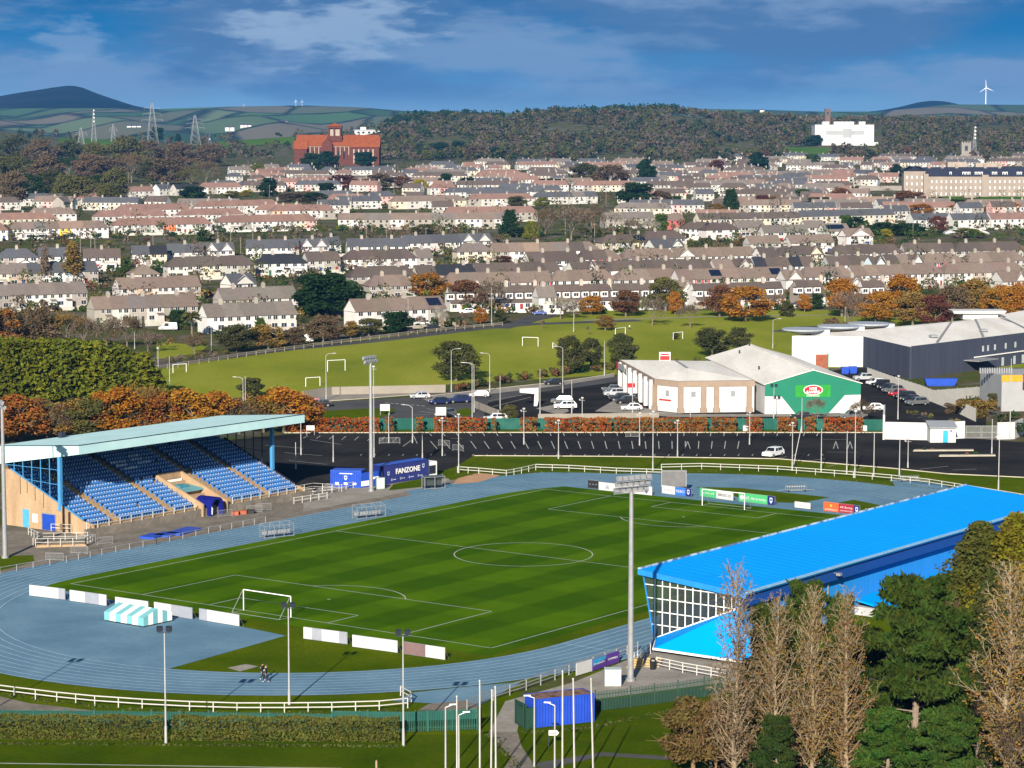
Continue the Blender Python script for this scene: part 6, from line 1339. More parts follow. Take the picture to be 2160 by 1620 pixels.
T_(1,1382,926,2012,910,9,'R','wsgwwwwcp','hh','red terrace with the pink end house',F3,'e')
T_(1,1722,856,2122,850,5,'R','qwwwg','hh','red terrace above the pink end house',F3)
T_(1,745,852,1250,834,6,'R','w','hh','second red terrace up the slope',F3)
T_(1,1255,828,1805,802,7,'RRRRP','wwsw','hh','red terrace with a white gable, below the dark shrubs',F3,'G')
T_(1,295,788,400,786,1,'G','w','hh','grey-roofed house at the wood edge',F3)
T_(1,402,800,535,782,2,'G','g','gg','pair with tall side wall at the wood edge',F3)
T_(1,455,765,745,742,4,'R','s','gg','stepped terrace below the wood',F3)
T_(1,722,734,1008,720,4,'R','ws','hg','red-brown terrace right of the stepped one',F3)
T_(1,1010,716,1110,708,2,'S','w','gg','slate pair right of the stepped terrace',F3)
T_(1,1116,716,1275,706,2,'K','s','gg','black roof with a pale gable end',F3)
T_(1,1318,692,1520,690,3,'S','w','hh','white slate terrace above the dark hedge',F3)
T_(1,1530,694,1842,670,4,'S','wcw','hh','slate terrace beside the dark yew',F3)
T_(1,1862,668,2140,656,4,'R','pww','hh','red terrace below the church',F3)
T_(1,1640,612,1830,604,3,'R','p','gg','pink terrace below the pylons',F3)
T_(2,322,795,792,786,5,'B','cswg','hh','brown hipped terrace with tall chimneys',F3,'e')
T_(2,802,780,1224,776,5,'R','gsw','hh','dark red terrace beside the brown one',F3)
T_(2,662,738,1292,732,8,'S','w','hh','slate terrace behind the yellow bushes',F3)
T_(2,1232,768,1622,762,5,'SSSG','sw','hg','slate terrace left of the big dark evergreens',F3)
T_(2,652,868,1245,862,8,'R','ggw','hh','maroon terrace behind the leafless tree',F3)
T_(2,-20,910,1052,905,13,'BBGGB','wwggwggggwwgw','gg','very long brown terrace left of the leafless trees',F3,'e')
T_(2,40,1080,420,1076,4,'S','w','gg','white terrace with slate roof and two chimneys',F3)
T_(2,402,1058,752,1046,4,'S','w','gg','white terrace with slate roof and a big side gable',F3)
T_(2,756,1048,956,1040,2,'S','w','gg','pair of white gables left of the brown roofs',F3,'gg')
T_(2,-20,795,260,788,4,'S','wsw','gg','slate houses below the grey wall',F3,'g')
T_(2,30,1160,482,1146,5,'D','wsws','hh','dark brown hipped terrace with a white extension',F3,'e')
T_(2,486,1150,580,1146,1,'G','s','gg','grey end house of the dark brown terrace',F3)
T_(2,735,1112,960,1108,2,'G','c','hh','cream corner block with a flat front',F3)
T_(2,968,1112,1640,1100,7,'BBLBGD','gwcgwws','gh','brown terrace with one pale tiled roof',F3)
T_(2,1192,1172,1502,1164,3,'D','wu','gg','dark terrace below the pale tiled roof',F3)
T_(2,1510,1160,1778,1152,3,'DDB','wrp','hh','brown terrace with the red wall',F3)
T_(2,1784,1152,2132,1144,4,'B','gw','hh','brown terrace right of the red wall',F3)
T_(2,1652,1056,1942,1046,3,'D','cs','hh','dark hipped terrace with a black roof panel',F3,'s')
T_(2,1920,1032,2180,1020,3,'D','sw','hh','dark hipped terrace at the end of the bare trees',F3)
T_(2,1985,1085,2160,1068,2,'S','w','gg','low slate pair with a white gable',F3,'g')
T_(2,2052,915,2170,912,1,'B','r','gg','bright red house among the bare trees',F3)
T_(2,1670,905,1985,900,3,'G','g','gg','grey terrace behind the leafless trees',F3)
T_(2,60,1270,480,1262,4,'D','gs','hh','dark terrace behind the orange tree',F2)
T_(2,486,1262,850,1248,3,'DKK','s','gg','terrace with the black roof behind the orange tree',F2)
T_(2,852,1246,1210,1240,4,'D','sw','gg','dark terrace above the dormer houses',F2)
T_(2,1216,1240,1385,1234,2,'D','w','gg','dark pair with a pale gable end',F2)
T_(2,1470,1236,1620,1230,2,'D','w','gg','dark pair beside a pale chimney',F2,'g')
T_(2,1630,1232,2165,1220,6,'D','wwsw','gg','long dark terrace behind the hipped roofs',F2)
T_(2,178,1330,480,1322,3,'B','g','hh','brown hipped terrace left of the orange tree',F2)
T_(2,650,1312,1232,1302,6,'B','sswsg','hg','brown terrace right of the orange tree',F2)
T_(2,1236,1300,1330,1298,1,'B','r','gg','red-walled house between the brown roofs',F2)
T_(2,1336,1296,1742,1286,4,'B','w','hh','white hipped terrace behind the dormer houses',F2)
T_(2,1750,1290,2170,1276,4,'B','s','hh','grey hipped terrace behind the dormer houses',F2)
def dormer_row(pan,xl,yl,xr,yr,n,wk,where): T_(pan,xl,yl,xr,yr,n,'D',wk,'m.',where,'dormer terraces facing the park','m',2.6)
dormer_row(2,690,1440,1245,1430,6,'w','dormer terrace behind the big bare tree')
dormer_row(2,1362,1428,1722,1420,4,'w','dormer terrace behind the white bare tree')
dormer_row(2,1728,1420,2110,1414,4,'sw','dormer terrace behind the round orange trees')
T_(2,1250,1400,1360,1398,1,'G','w','gg','low white house between the dormer terraces',F1)
dormer_row(3,90,1420,650,1402,5,'wcw','dormer terrace behind the double orange tree')
dormer_row(3,740,1398,905,1394,2,'gs','short dormer terrace right of the white gable')
dormer_row(3,1160,1400,1300,1396,2,'w','short dormer terrace among the orange trees')
for a in ((3,-20,1368,85,1366,1,'B','w','gg','tall white gable left of the dormer terrace',F1,'g'),(3,655,1290,765,1286,1,'B','w','gg','tall white gable between two brown terraces',F2,'g'),(3,1035,1340,1160,1336,1,'B','w','gg','tall white gable behind the big orange tree',F1,'g'),(3,2030,1300,2160,1290,2,'B','w','gg','white gable right of the orange trees',F1,'g'),
          (3,-20,1288,650,1268,7,'B','wrwwsw','gg','brown terrace with a red panel and solar roof',F2,'s'),(3,768,1272,1082,1258,4,'B','w','hh','brown hipped terrace right of the tall white gable',F2),(3,1088,1262,1655,1246,7,'B','ws','gh','brown terrace behind the big orange trees',F2),(3,1660,1248,2180,1234,6,'B','swb','hh','brown terrace at the edge above the shed',F2),
          (3,-20,1222,210,1215,3,'D','g','gg','dark terrace with a flat dormer',F2),(3,215,1220,450,1210,2,'BD','s','gg','pair with a brown cross gable',F2,'g'),(3,460,1206,832,1200,5,'KDD','uw','gg','terrace with the black end roof',F2),(3,930,1196,1205,1190,4,'D','sw','gg','dark terrace left of the pale blue gable',F2),(3,1208,1200,1290,1196,1,'D','u','gg','pale blue gable end house',F2,'g'),(3,1300,1188,1520,1180,3,'DB','w','gg','terrace beside a white gable end',F2,'g'),(3,1528,1182,1775,1172,3,'B','wr','hh','terrace with one red wall, under the slope',F2),(3,1808,1174,2175,1164,5,'B','sw','hh','terrace at the edge under the slope',F2),
          (3,-40,1145,90,1140,1,'B','w','gg','white gabled house left of the long brown roof',F3,'g'),(3,92,1142,492,1130,5,'B','w','gh','long brown terrace with paired chimneys',F3),(3,500,1140,600,1134,1,'D','w','gg','dark house between two brown terraces',F3),(3,606,1134,885,1124,3,'D','cw','hg','dark terrace with a cream gable',F3,'g'),(3,962,1126,1390,1112,5,'D','ssw','hh','dark terrace below the detached white houses',F3),(3,1410,1112,1722,1108,4,'D','w','gg','dark terrace with two chimneys at the right',F3),(3,1730,1108,2180,1096,5,'D','sw','hh','dark terrace with rooftop panels behind it',F3),
          (3,522,992,795,986,2,'G','s','gg','grey pair with a side gable',F3),(3,352,960,515,955,1,'G','g','gg','big grey gabled house',F3),(3,430,1062,622,1058,2,'B','s','gg','low brown pair below the grey house',F3),(3,690,1058,955,1050,2,'B','w','gg','wide white house with a left gable',F3),(3,790,960,900,955,1,'G','w','gg','white house left of the solar roof',F3),(3,905,982,1050,976,1,'G','w','gg','white house with a solar panel',F3,'s'),(3,1042,1014,1195,1006,1,'B','w','gg','white detached house with a right gable',F3,'g'),
          (3,108,910,738,895,10,'D','csw','gg','long dark terrace of many chimneys',F3),(3,742,892,1292,862,9,'S','cs','gg','long slate terrace climbing to the left',F3),(3,1290,858,1425,850,3,'S','s','gg','three-storey slate block at the terrace end',F3),(3,-20,965,205,985,3,'D','w','hh','dark hipped terrace beside the big grey gable',F3,'s'),(3,150,975,355,965,2,'D','w','hh','dark hipped pair beside the big grey gable',F3),
          (3,1462,912,1692,906,3,'S','w','gg','grey-roofed bungalow row below the orange bank',F3),(3,1712,912,1945,905,3,'S','w','gg','second grey-roofed row with a dark gable end',F3),(3,1955,908,2180,902,3,'R','w','gg','red-roofed row at the edge',F3),
          (3,1052,800,1352,798,4,'L','ws','gg','pale tiled terrace above the long slate one',F3),(3,325,748,745,738,7,'D','ws','gg','dark terrace with pale backs',F3),(3,82,692,422,690,5,'G','w','gg','pale grey terrace with a big gable',F3,'g'),(3,340,622,580,615,4,'G','w','gg','white terrace of regular windows',F3),(3,582,628,932,616,6,'G','cu','gg','pastel terrace below the white factory',F3),(3,930,610,1300,640,6,'S','w','gg','slate terrace with white dormers',F3)):
 T_(*a)
rr = random.Random(21)
for py0 in list(range(330,480,6)):
 px = -60 + rr.uniform(0,60)
 while px < 2220:
  n = rr.randint(2,7); k = FPX/GT(px,py0,EV).y; ww = n*6.2*k*rr.uniform(.9,1.1)
  gap = rr.uniform(4,26)
  skip = (px < 480 and py0 < 392) or (620 < px < 800 and py0 < 356) or (px+ww > 1900 and 352 < py0 < 430 and px < 2300) or (py0 < 350 and px < 900) or (py0 < 338 and px < 1500) or (px < 300 and py0 < 420) or (rr.random() < .16)
  if py0 > 395 and px+ww < 1440+110: skip = skip or rr.random() < .75
  if py0 > 440: skip = skip or rr.random() < .85
  if not skip:
   ox = 0; y = py0 + rr.uniform(-1.5,1.5)
   rk = rr.choice(['S','D','R','B','G','S','D','R' if px < 1300 else 'D']); wk = ''.join(rr.choice('wwwcsgsgsp') for _ in range(n))
   T_(1,px*3,(y-160)*3,(px+ww)*3,(y-160+rr.uniform(-1,1)*1.0)*3,n,rk,wk,rr.choice(['gg','hh']),'','distant','',EV,False)
  px += ww + gap
HOUSES.sort(key=lambda h: (not h['full'],-h['sc']))
seen_lab = {}
for k,h in enumerate(HOUSES):
 p,rz,w = h['p'],h['rz'],h['w']; e = h['ends']; L,R_ = h['l'],h['r']
 hl,hr,gl,gr = (L and e[0] == 'h'),(R_ and e[1] == 'h'),(L and e[0] == 'g'),(R_ and e[1] == 'g')
 if k >= 296 or not h['full']:
  far_house(p,rz,w,h['wk'],h['rk'],hl,hr,gl,gr); continue
 wc,wn = WC[h['wk']]; rc,rn = RC[h['rk']]; n,i = h['n'],h['i']
 pos = 'only house' if n == 1 else ('left end house' if L else ('right end house' if R_ else ORD[i]+' house from left'))
 if n == 1: lab = f"{wn} house with {rn} roof: {h['where']}"
 else: lab = f"{wn} {rn}-roofed {'house' if not (L or R_) else ''}".strip()+f", {pos} of the {h['where']}" if not (L or R_) else f"{wn} {rn}-roofed {pos} of the {h['where']}"
 lab = ' '.join(lab.split()[:16])
 t = thing('terraced_house' if n > 1 else 'house',lab,'house',p,rz,h['grp'])
 sx = w/UW; S_ = (sx,1,1); wcj = jit(wc,.13); rcj = jit(rc,.12)
 if h['ex'] == 'm':
  put('wall',HM['mwall'],t,scale=S_,color=wcj); put('roof',HM['mroof'],t,scale=S_,color=rcj)
  for x in (-1.5,1.7) if i % 2 == 0 else (.1,):
   d = put('dormer',HM['dormer'],t,(x+1.0-.6,0,0),color=(.72,.72,.70)); put('dormer_roof',HM['dormer_roof'],d,color=rcj); put('window',HM['dormer_win'],d)
  put('window',HM['win'][2],t,scale=S_); put('door',HM['door'],t,color=rnd.choice(DOORC))
  if i % 2: put('chimney',HM['chimney'],t,(w/2-UW/2,0,-.2),color=jit((.42,.37,.32)))
  continue
 wl = put('wall',HM['wallB' if gl and gr else ('wallL' if gl else ('wallR' if gr else 'wall'))],t,scale=S_,color=wcj)
 put('roof',HM['roof'+('h' if hl else 'g' if gl else '.')+('h' if hr else 'g' if gr else '.')],t,scale=S_,color=rcj)
 if (i % 2 == 0 and not R_) or n == 1 or (R_ and n % 2 and n < 4): put('chimney',HM['chimney'],t,(w/2-UW/2-(0 if not R_ else 3.2),0,0),color=jit((.31,.28,.245)))
 var = 'win' if (i+k) % 3 else 'win2'
 gable = 'g' in h['ex'] and (h['ex'] == 'gg' or n == 1 or i == n-1) or ('G' in h['ex'] and i == 1)
 if gable: g_ = put('gable_wall',HM['gable_wall'],t,scale=(sx*.95,1,1),color=wcj); put('gable_roof',HM['gable_roof'],t,scale=(sx*.95,1,1),color=rcj)
 for me in HM[var]: put('window',me,t,(0,-.13 if gable else 0,0),scale=S_)
 put('door',HM['door' if var == 'win' else 'door2'],t,(0,-.13 if gable else 0,0),scale=S_,color=rnd.choice(DOORC))
 q = (i*7+k*3) % 11
 if ('e' in h['ex'] and q < 6) or (h['ex'] == '' and q in (1,4) and p.y > 800):
  a = 'ext' if q % 2 else 'ext2'; c2 = wcj if rnd.random() < .7 else (.72,.72,.7)
  x_ = put('extension',HM[a],t,scale=S_,color=c2); put('extension_roof',HM[a+'_roof'],x_,color=jit((.16,.14,.13) if a == 'ext' else (.3,.3,.3))); put('window',HM[a+'_win'],x_)
 elif q in (2,5,9): x_ = put('porch',HM['porch'],t,scale=S_,color=wcj); put('porch_roof',HM['porch_roof'],x_,color=rcj)
 if 's' in h['ex'] and (R_ or (n > 5 and i == 2)): put('solar_panel',HM['solar'],t,scale=S_)
if STUFFMB.v: o = STUFFMB.build('houses',SMATS,origin=(0,0,0)); tag(o,kind='stuff')
M_gw = objcol('garden_wall',.9,.18,.8)
for a,u,L,rz,where,full in TERR:
 if not full or a.y > 1500 or not where: continue
 n = Vector((u.y,-u.x,0)); dist = 7.5 + rnd.uniform(0,3); p = a+n*dist+u*(L*.04); p.z = hz(p.x,p.y)
 mb = MB(); x = 0; LL = L*.92
 while x < LL:
  seg = min(rnd.uniform(3,6.5),LL-x); h = rnd.choice((.9,1.1,1.3,1.8)); mb.box(x,x+seg,-.1,.1,-1.5,h); mb.box(x-.02,x+.25,-.14,.14,-1.5,h+.12); x += seg+rnd.choice((0,0,1.1))
 o = mb.build('garden_wall',M_gw,local=True); o.location = p; o.rotation_euler = (0,0,rz); o.color = (*jit(rnd.choice(((.45,.43,.39),(.30,.27,.23),(.55,.54,.52))),.1),1)
 tag(o,' '.join(('low garden wall in front of the '+where).split()[:16]),'wall','garden walls before the terraces')
# plants
rg = np.random.default_rng(11)
def leaf_mat(name,rough=.85,var=.35,nscale=.55,trans=.0):
 m,nt,b = nodes_of(name,rough,0,.0)
 oi = nt.nodes.new('ShaderNodeObjectInfo'); f = noise_fac(nt,nscale,6,False,None,.7)
 hs = nt.nodes.new('ShaderNodeHueSaturation'); nt.links.new(oi.outputs['Color'],hs.inputs['Color'])
 f2 = noise_fac(nt,nscale*1.7,5,False,(1.1,.9,1.3)); mr = nt.nodes.new('ShaderNodeMapRange'); mr.inputs[1].default_value = .3; mr.inputs[2].default_value = .7; mr.inputs[3].default_value = .462; mr.inputs[4].default_value = .538; nt.links.new(f2,mr.inputs[0]); nt.links.new(mr.outputs[0],hs.inputs['Hue'])
 mx = nt.nodes.new('ShaderNodeMix'); mx.data_type = 'RGBA'; mx.blend_type = 'MULTIPLY'; mx.inputs[0].default_value = 1
 nt.links.new(hs.outputs[0],mx.inputs[6]); nt.links.new(ramp_of(nt,f,[(.28,(1-var,)*3),(.72,(1+var*.9,)*3)]),mx.inputs[7]); nt.links.new(mx.outputs[2],b.inputs['Base Color']); return m
M_leaf = leaf_mat('leaves'); M_bark = objcol('bark',.9,.25,3,.1)
def leaf_mesh(name,pts,size,m=M_leaf,aspect=1.0,up=None,jitter=.35,mats=None,mi=None):
 """one small quad per point, each turned its own way"""
 pts = np.asarray(pts,float); n = len(pts)
 d = rg.normal(size=(n,3)); 
 if up is not None: d = d*.55 + np.asarray(up)
 d /= np.linalg.norm(d,axis=1)[:,None]; e = rg.normal(size=(n,3)); e = np.cross(d,e); e /= np.linalg.norm(e,axis=1)[:,None]
 s = (np.asarray(size)*(1+rg.uniform(-jitter,jitter,n)))[:,None]/2
 a,b = d*s*aspect,e*s
 v = np.stack([pts-a-b*.6,pts+a*.1-b,pts+a+b*.6,pts-a*.1+b],1).reshape(-1,3)
 me = bpy.data.meshes.new(name); me.vertices.add(4*n); me.vertices.foreach_set('co',v.astype(np.float32).ravel())
 me.loops.add(4*n); me.loops.foreach_set('vertex_index',np.arange(4*n,dtype=np.int32)); me.polygons.add(n); me.polygons.foreach_set('loop_start',np.arange(0,4*n,4,dtype=np.int32))
 for x in (mats or [m]): me.materials.append(x)
 if mi is not None: me.polygons.foreach_set('material_index',np.asarray(mi,np.int32))
 me.update(); me.validate(); return me
def in_blobs(n,blobs,shell=.55):
 """points in the outer part of a set of overlapping ellipsoids (centre, radii)"""
 vol = np.array([b[3]*b[4]*b[5] for b in blobs])**.75; k = rg.choice(len(blobs),n,p=vol/vol.sum()); B = np.array(blobs)[k]
 d = rg.normal(size=(n,3)); d /= np.linalg.norm(d,axis=1)[:,None]; r = (shell + (1-shell)*rg.random(n))**.8
 return B[:,:3] + d*B[:,3:]*r[:,None]
def crown_blobs(h0,h1,rad,n,br,top=.6):
 out = []
 for i in range(n):
  z = rg.random(); rr_ = rad*math.sqrt(max(.05,1-((z-.42)/.62)**2)) if top else rad; a = i*2.4+rg.random(); q = rr_*(.35+.5*rg.random())
  b = br*(.7+.6*rg.random()); out.append((q*math.cos(a),q*math.sin(a),h0+(h1-h0-b*.7)*z+b*.3,b,b,b*.8))
 return out
def branchy(mb,p,d,L,r,depth,spread=.55,nch=3,twist=.25,tips=None,sides=5):
 q = p; segs = 2
 for s_ in range(segs):
  d = (d+Vector(rg.normal(size=3))*twist*.35).normalized(); q2 = q+d*(L/segs); mb.tube(q,q2,r*(1-.25*s_),r*(1-.25*(s_+1)),sides if depth > 1 else 3,caps=False); q = q2
  if depth > 0 and s_ == 0 and nch > 2: branchy(mb,q,(d+Vector(rg.normal(size=3))*spread).normalized(),L*.6,r*.5,depth-1,spread,nch,twist,tips,sides)
 if depth == 0:
  if tips is not None: tips.append(tuple(q))
  return
 for c in range(nch): branchy(mb,q,(d+Vector(rg.normal(size=3))*spread+Vector((0,0,.12))).normalized(),L*(.62+.2*rg.random()),r*.55,depth-1,spread,nch,twist,tips,sides)
LIB = {}
def lib(kind):
 if kind in LIB: return LIB[kind]
 H = 10.0; tr = MB(); k = kind[:-1]
 if k == 'leafy':
  tips = []; tr.tube((0,0,-.5),(0,0,2.4),.30,.22,7,caps=False)
  for i in range(5): a = i*1.26+rg.random(); branchy(tr,Vector((0,0,2.0+.25*i)),Vector((math.cos(a)*.7,math.sin(a)*.7,.9)).normalized(),3.0,.13,2,.5,2,.3,tips)
  bl = crown_blobs(1.7,10,4.3,38,1.35); cr = leaf_mesh('crown',in_blobs(6400,bl,.2),.36)
 elif k == 'bare':
  tips = []; tr.tube((0,0,-.5),(0,0,2.2),.27,.20,7,caps=False)
  for i in range(6): a = i*1.05+rg.random(); branchy(tr,Vector((0,0,1.5+.3*i)),Vector((math.cos(a)*.55,math.sin(a)*.55,1.0)).normalized(),2.6,.10,3,.42,2,.3,tips)
  tw = []
  tp = np.array(tips); pts = np.repeat(tp,22,0)+rg.normal(size=(len(tp)*22,3))*.6; cr = leaf_mesh('crown',pts,.5,aspect=2.6,up=(0,0,.5)); cr2 = None
  v = np.array([x for x in pts]); 
  me = leaf_mesh('crown',pts[pts[:,2] > 1.5],.42,aspect=2.6,up=(0,0,.8)); n = len(me.polygons)
  co = np.empty(len(me.vertices)*3,np.float32); me.vertices.foreach_get('co',co); co = co.reshape(-1,4,3); c = co.mean(1,keepdims=True); ax = (co[:,2]-co[:,0])[:,None]; ln_ = np.linalg.norm(ax,axis=2,keepdims=True); ax = ax/ln_; dd = co-c; al = (dd*ax).sum(2,keepdims=True)*ax; co = c+al+(dd-al)*.32; me.vertices.foreach_set('co',co.astype(np.float32).ravel()); me.update(); cr = me
 elif k == 'ever':
  tr.tube((0,0,-.5),(0,0,6),.28,.1,6,caps=False); bl = crown_blobs(.4,10,3.6,34,1.35); cr = leaf_mesh('crown',in_blobs(5200,bl,.6),.42,aspect=1.3,up=(0,0,.5))
 elif k == 'conifer':
  tr.tube((0,0,-.5),(0,0,9),.25,.04,6,caps=False); pts = []
  for i in range(520):
   z = .2+8.6*rg.random()**1.1; R_ = 2.9*(1-z/10.6)**.6; a = rg.random()*6.283; L = R_*(.7+.45*rg.random()); n_ = 15
   for j in range(n_): t = .45+.55*j/n_; pts.append((L*t*math.cos(a)+rg.normal()*.17,L*t*math.sin(a)+rg.normal()*.17,z+1.5*(t-.45)+rg.normal()*.16))
  cr = leaf_mesh('crown',pts,.27,aspect=2.0,up=(0,0,1.0))
 elif k == 'spire':
  tr.tube((0,0,-.5),(0,0,9.2),.2,.03,6,caps=False); tips = []
  for i in range(46): z = .8+8.3*i/46; a = i*2.4; branchy(tr,Vector((0,0,z)),Vector((math.cos(a)*.38,math.sin(a)*.38,1)).normalized(),1.3*(1-z/13),.04,1,.3,2,.2,tips,4)
  tp = np.array(tips); pts = np.repeat(tp,12,0)+rg.normal(size=(len(tp)*12,3))*(.2,.2,.45); cr = leaf_mesh('crown',pts,.3,aspect=1.6,up=(0,0,.8))
 elif k == 'bush':
  tr.tube((0,0,-.3),(0,0,4),.15,.05,5,caps=False); bl = [(rg.normal()*2.2,rg.normal()*2.2,1.5+6*rg.random(),2.4,2.4,2.2) for _ in range(12)]; cr = leaf_mesh('crown',in_blobs(2000,bl,.5),.8)
 elif k == 'palm':
  tr.tube((0,0,-.3),(0,0,6.5),.28,.22,7,caps=False); pts = []
  for i in range(90):
   a = rg.random()*6.283; e = rg.uniform(-.5,1.3); 
   for j in range(9): t = j/8*2.6; pts.append((t*math.cos(a)*math.cos(e),t*math.sin(a)*math.cos(e),7.0+t*math.sin(e)-.12*t*t))
  cr = leaf_mesh('crown',pts,.4,aspect=1.6)
 co = np.empty(len(cr.vertices)*3,np.float32); cr.vertices.foreach_get('co',co); co = co.reshape(-1,3)
 LIB[kind] = (tr.mesh('trunk',M_bark),cr,float(np.percentile(np.abs(co[:,:2]),96)),float(co[:,2].max())); return LIB[kind]
NV = {'leafy': 3,'bare': 3,'ever': 2,'conifer': 2,'spire': 2,'bush': 2,'palm': 1}
CL = {'orange': (.25,.105,.014),'rust': (.195,.078,.018),'amber': (.25,.12,.016),'ochre': (.17,.11,.03),'brown': (.105,.076,.044),'olive': (.085,.085,.026),'dark': (.020,.042,.013),'deep': (.014,.034,.012),'green': (.045,.075,.016),'lime': (.105,.115,.012),'yellow': (.26,.22,.02),'dun': (.13,.10,.075),'pale': (.24,.22,.18),'maroon': (.09,.035,.025),'leaf': (.05,.055,.02),'redb': (.115,.055,.028)}
tcount = {}
def tree(kind,px,base,top,wpx,col,lab,grp='trees',name=None,p=None,bark=(.16,.13,.10)):
 p = GT(px,base) if p is None else p; k = p.y/FPX; h = (base-top)*k; w = wpx*k/2
 i = tcount.get(kind,0); tcount[kind] = i+1; tm,cm,R0,H0 = lib(kind+str(i % NV[kind]))
 nm = name or {'leafy': 'broadleaf_tree','bare': 'bare_tree','ever': 'evergreen_tree','conifer': 'conifer_tree','spire': 'poplar_tree','bush': 'shrub','palm': 'palm_tree'}[kind]
 t = thing(nm,lab,'shrub' if kind == 'bush' else 'tree',p,rnd.uniform(0,6.28),grp); t.scale = (w/R0,w/R0,h/H0)
 put('trunk',tm,t,color=bark); put('crown',cm,t,color=jit(CL[col] if isinstance(col,str) else col,.08)); return t
for i,(px,top,w,b) in enumerate(((-40,700,95,850),(25,703,90,850),(80,708,85,848),(135,705,85,846),(190,712,85,844),(240,722,80,842),(288,738,76,840),(316,770,50,838))):
 tree('conifer',px,b,top,w*1.25,'lime' if i % 2 == 0 else (.078,.094,.012),'tall yellow-green conifer, %s from the left in the screen beside the park' % ORD[i],'screen of tall conifers')
for i,(px,top,w,b,c) in enumerate(((-10,835,90,935,'rust'),(45,828,90,930,'rust'),(100,830,85,928,'brown'),(150,838,80,925,'ochre'),(195,838,70,930,'olive'),(245,812,90,925,'orange'),(300,800,85,920,'ochre'),(345,822,75,922,'rust'),(395,815,90,920,'amber'),(450,822,80,915,'orange'),(505,832,80,915,'brown'),(555,830,80,912,'ochre'),(600,812,85,912,'orange'),(640,830,60,910,'rust'))):
 tree('leafy' if i not in (2,6,10) else 'bare',px,b,top,w*1.25,c,'%s autumn tree behind the aqua stand roof, %s along the belt' % ({'rust': 'rust-red','brown': 'brown','ochre': 'ochre','olive': 'olive','orange': 'orange','amber': 'amber'}[c],ORD[i] if i < 13 else 'last'),'autumn trees behind the covered stand')
for i,(px,top,b,w,c,kd) in enumerate(((-20,640,745,110,'rust','leafy'),(35,632,742,100,'brown','bare'),(80,645,738,90,'brown','leafy'),(140,650,735,90,'ochre','bare'),(175,655,735,80,'dun','bare'),(225,662,735,80,'dun','bare'),(268,658,735,70,'brown','bare'),(312,690,745,60,'dun','bare'))):
 tree(kd,px,b,top,w,c,'brown autumn tree above the conifer screen, %s from the left edge' % ORD[i],'brown trees above the conifers')
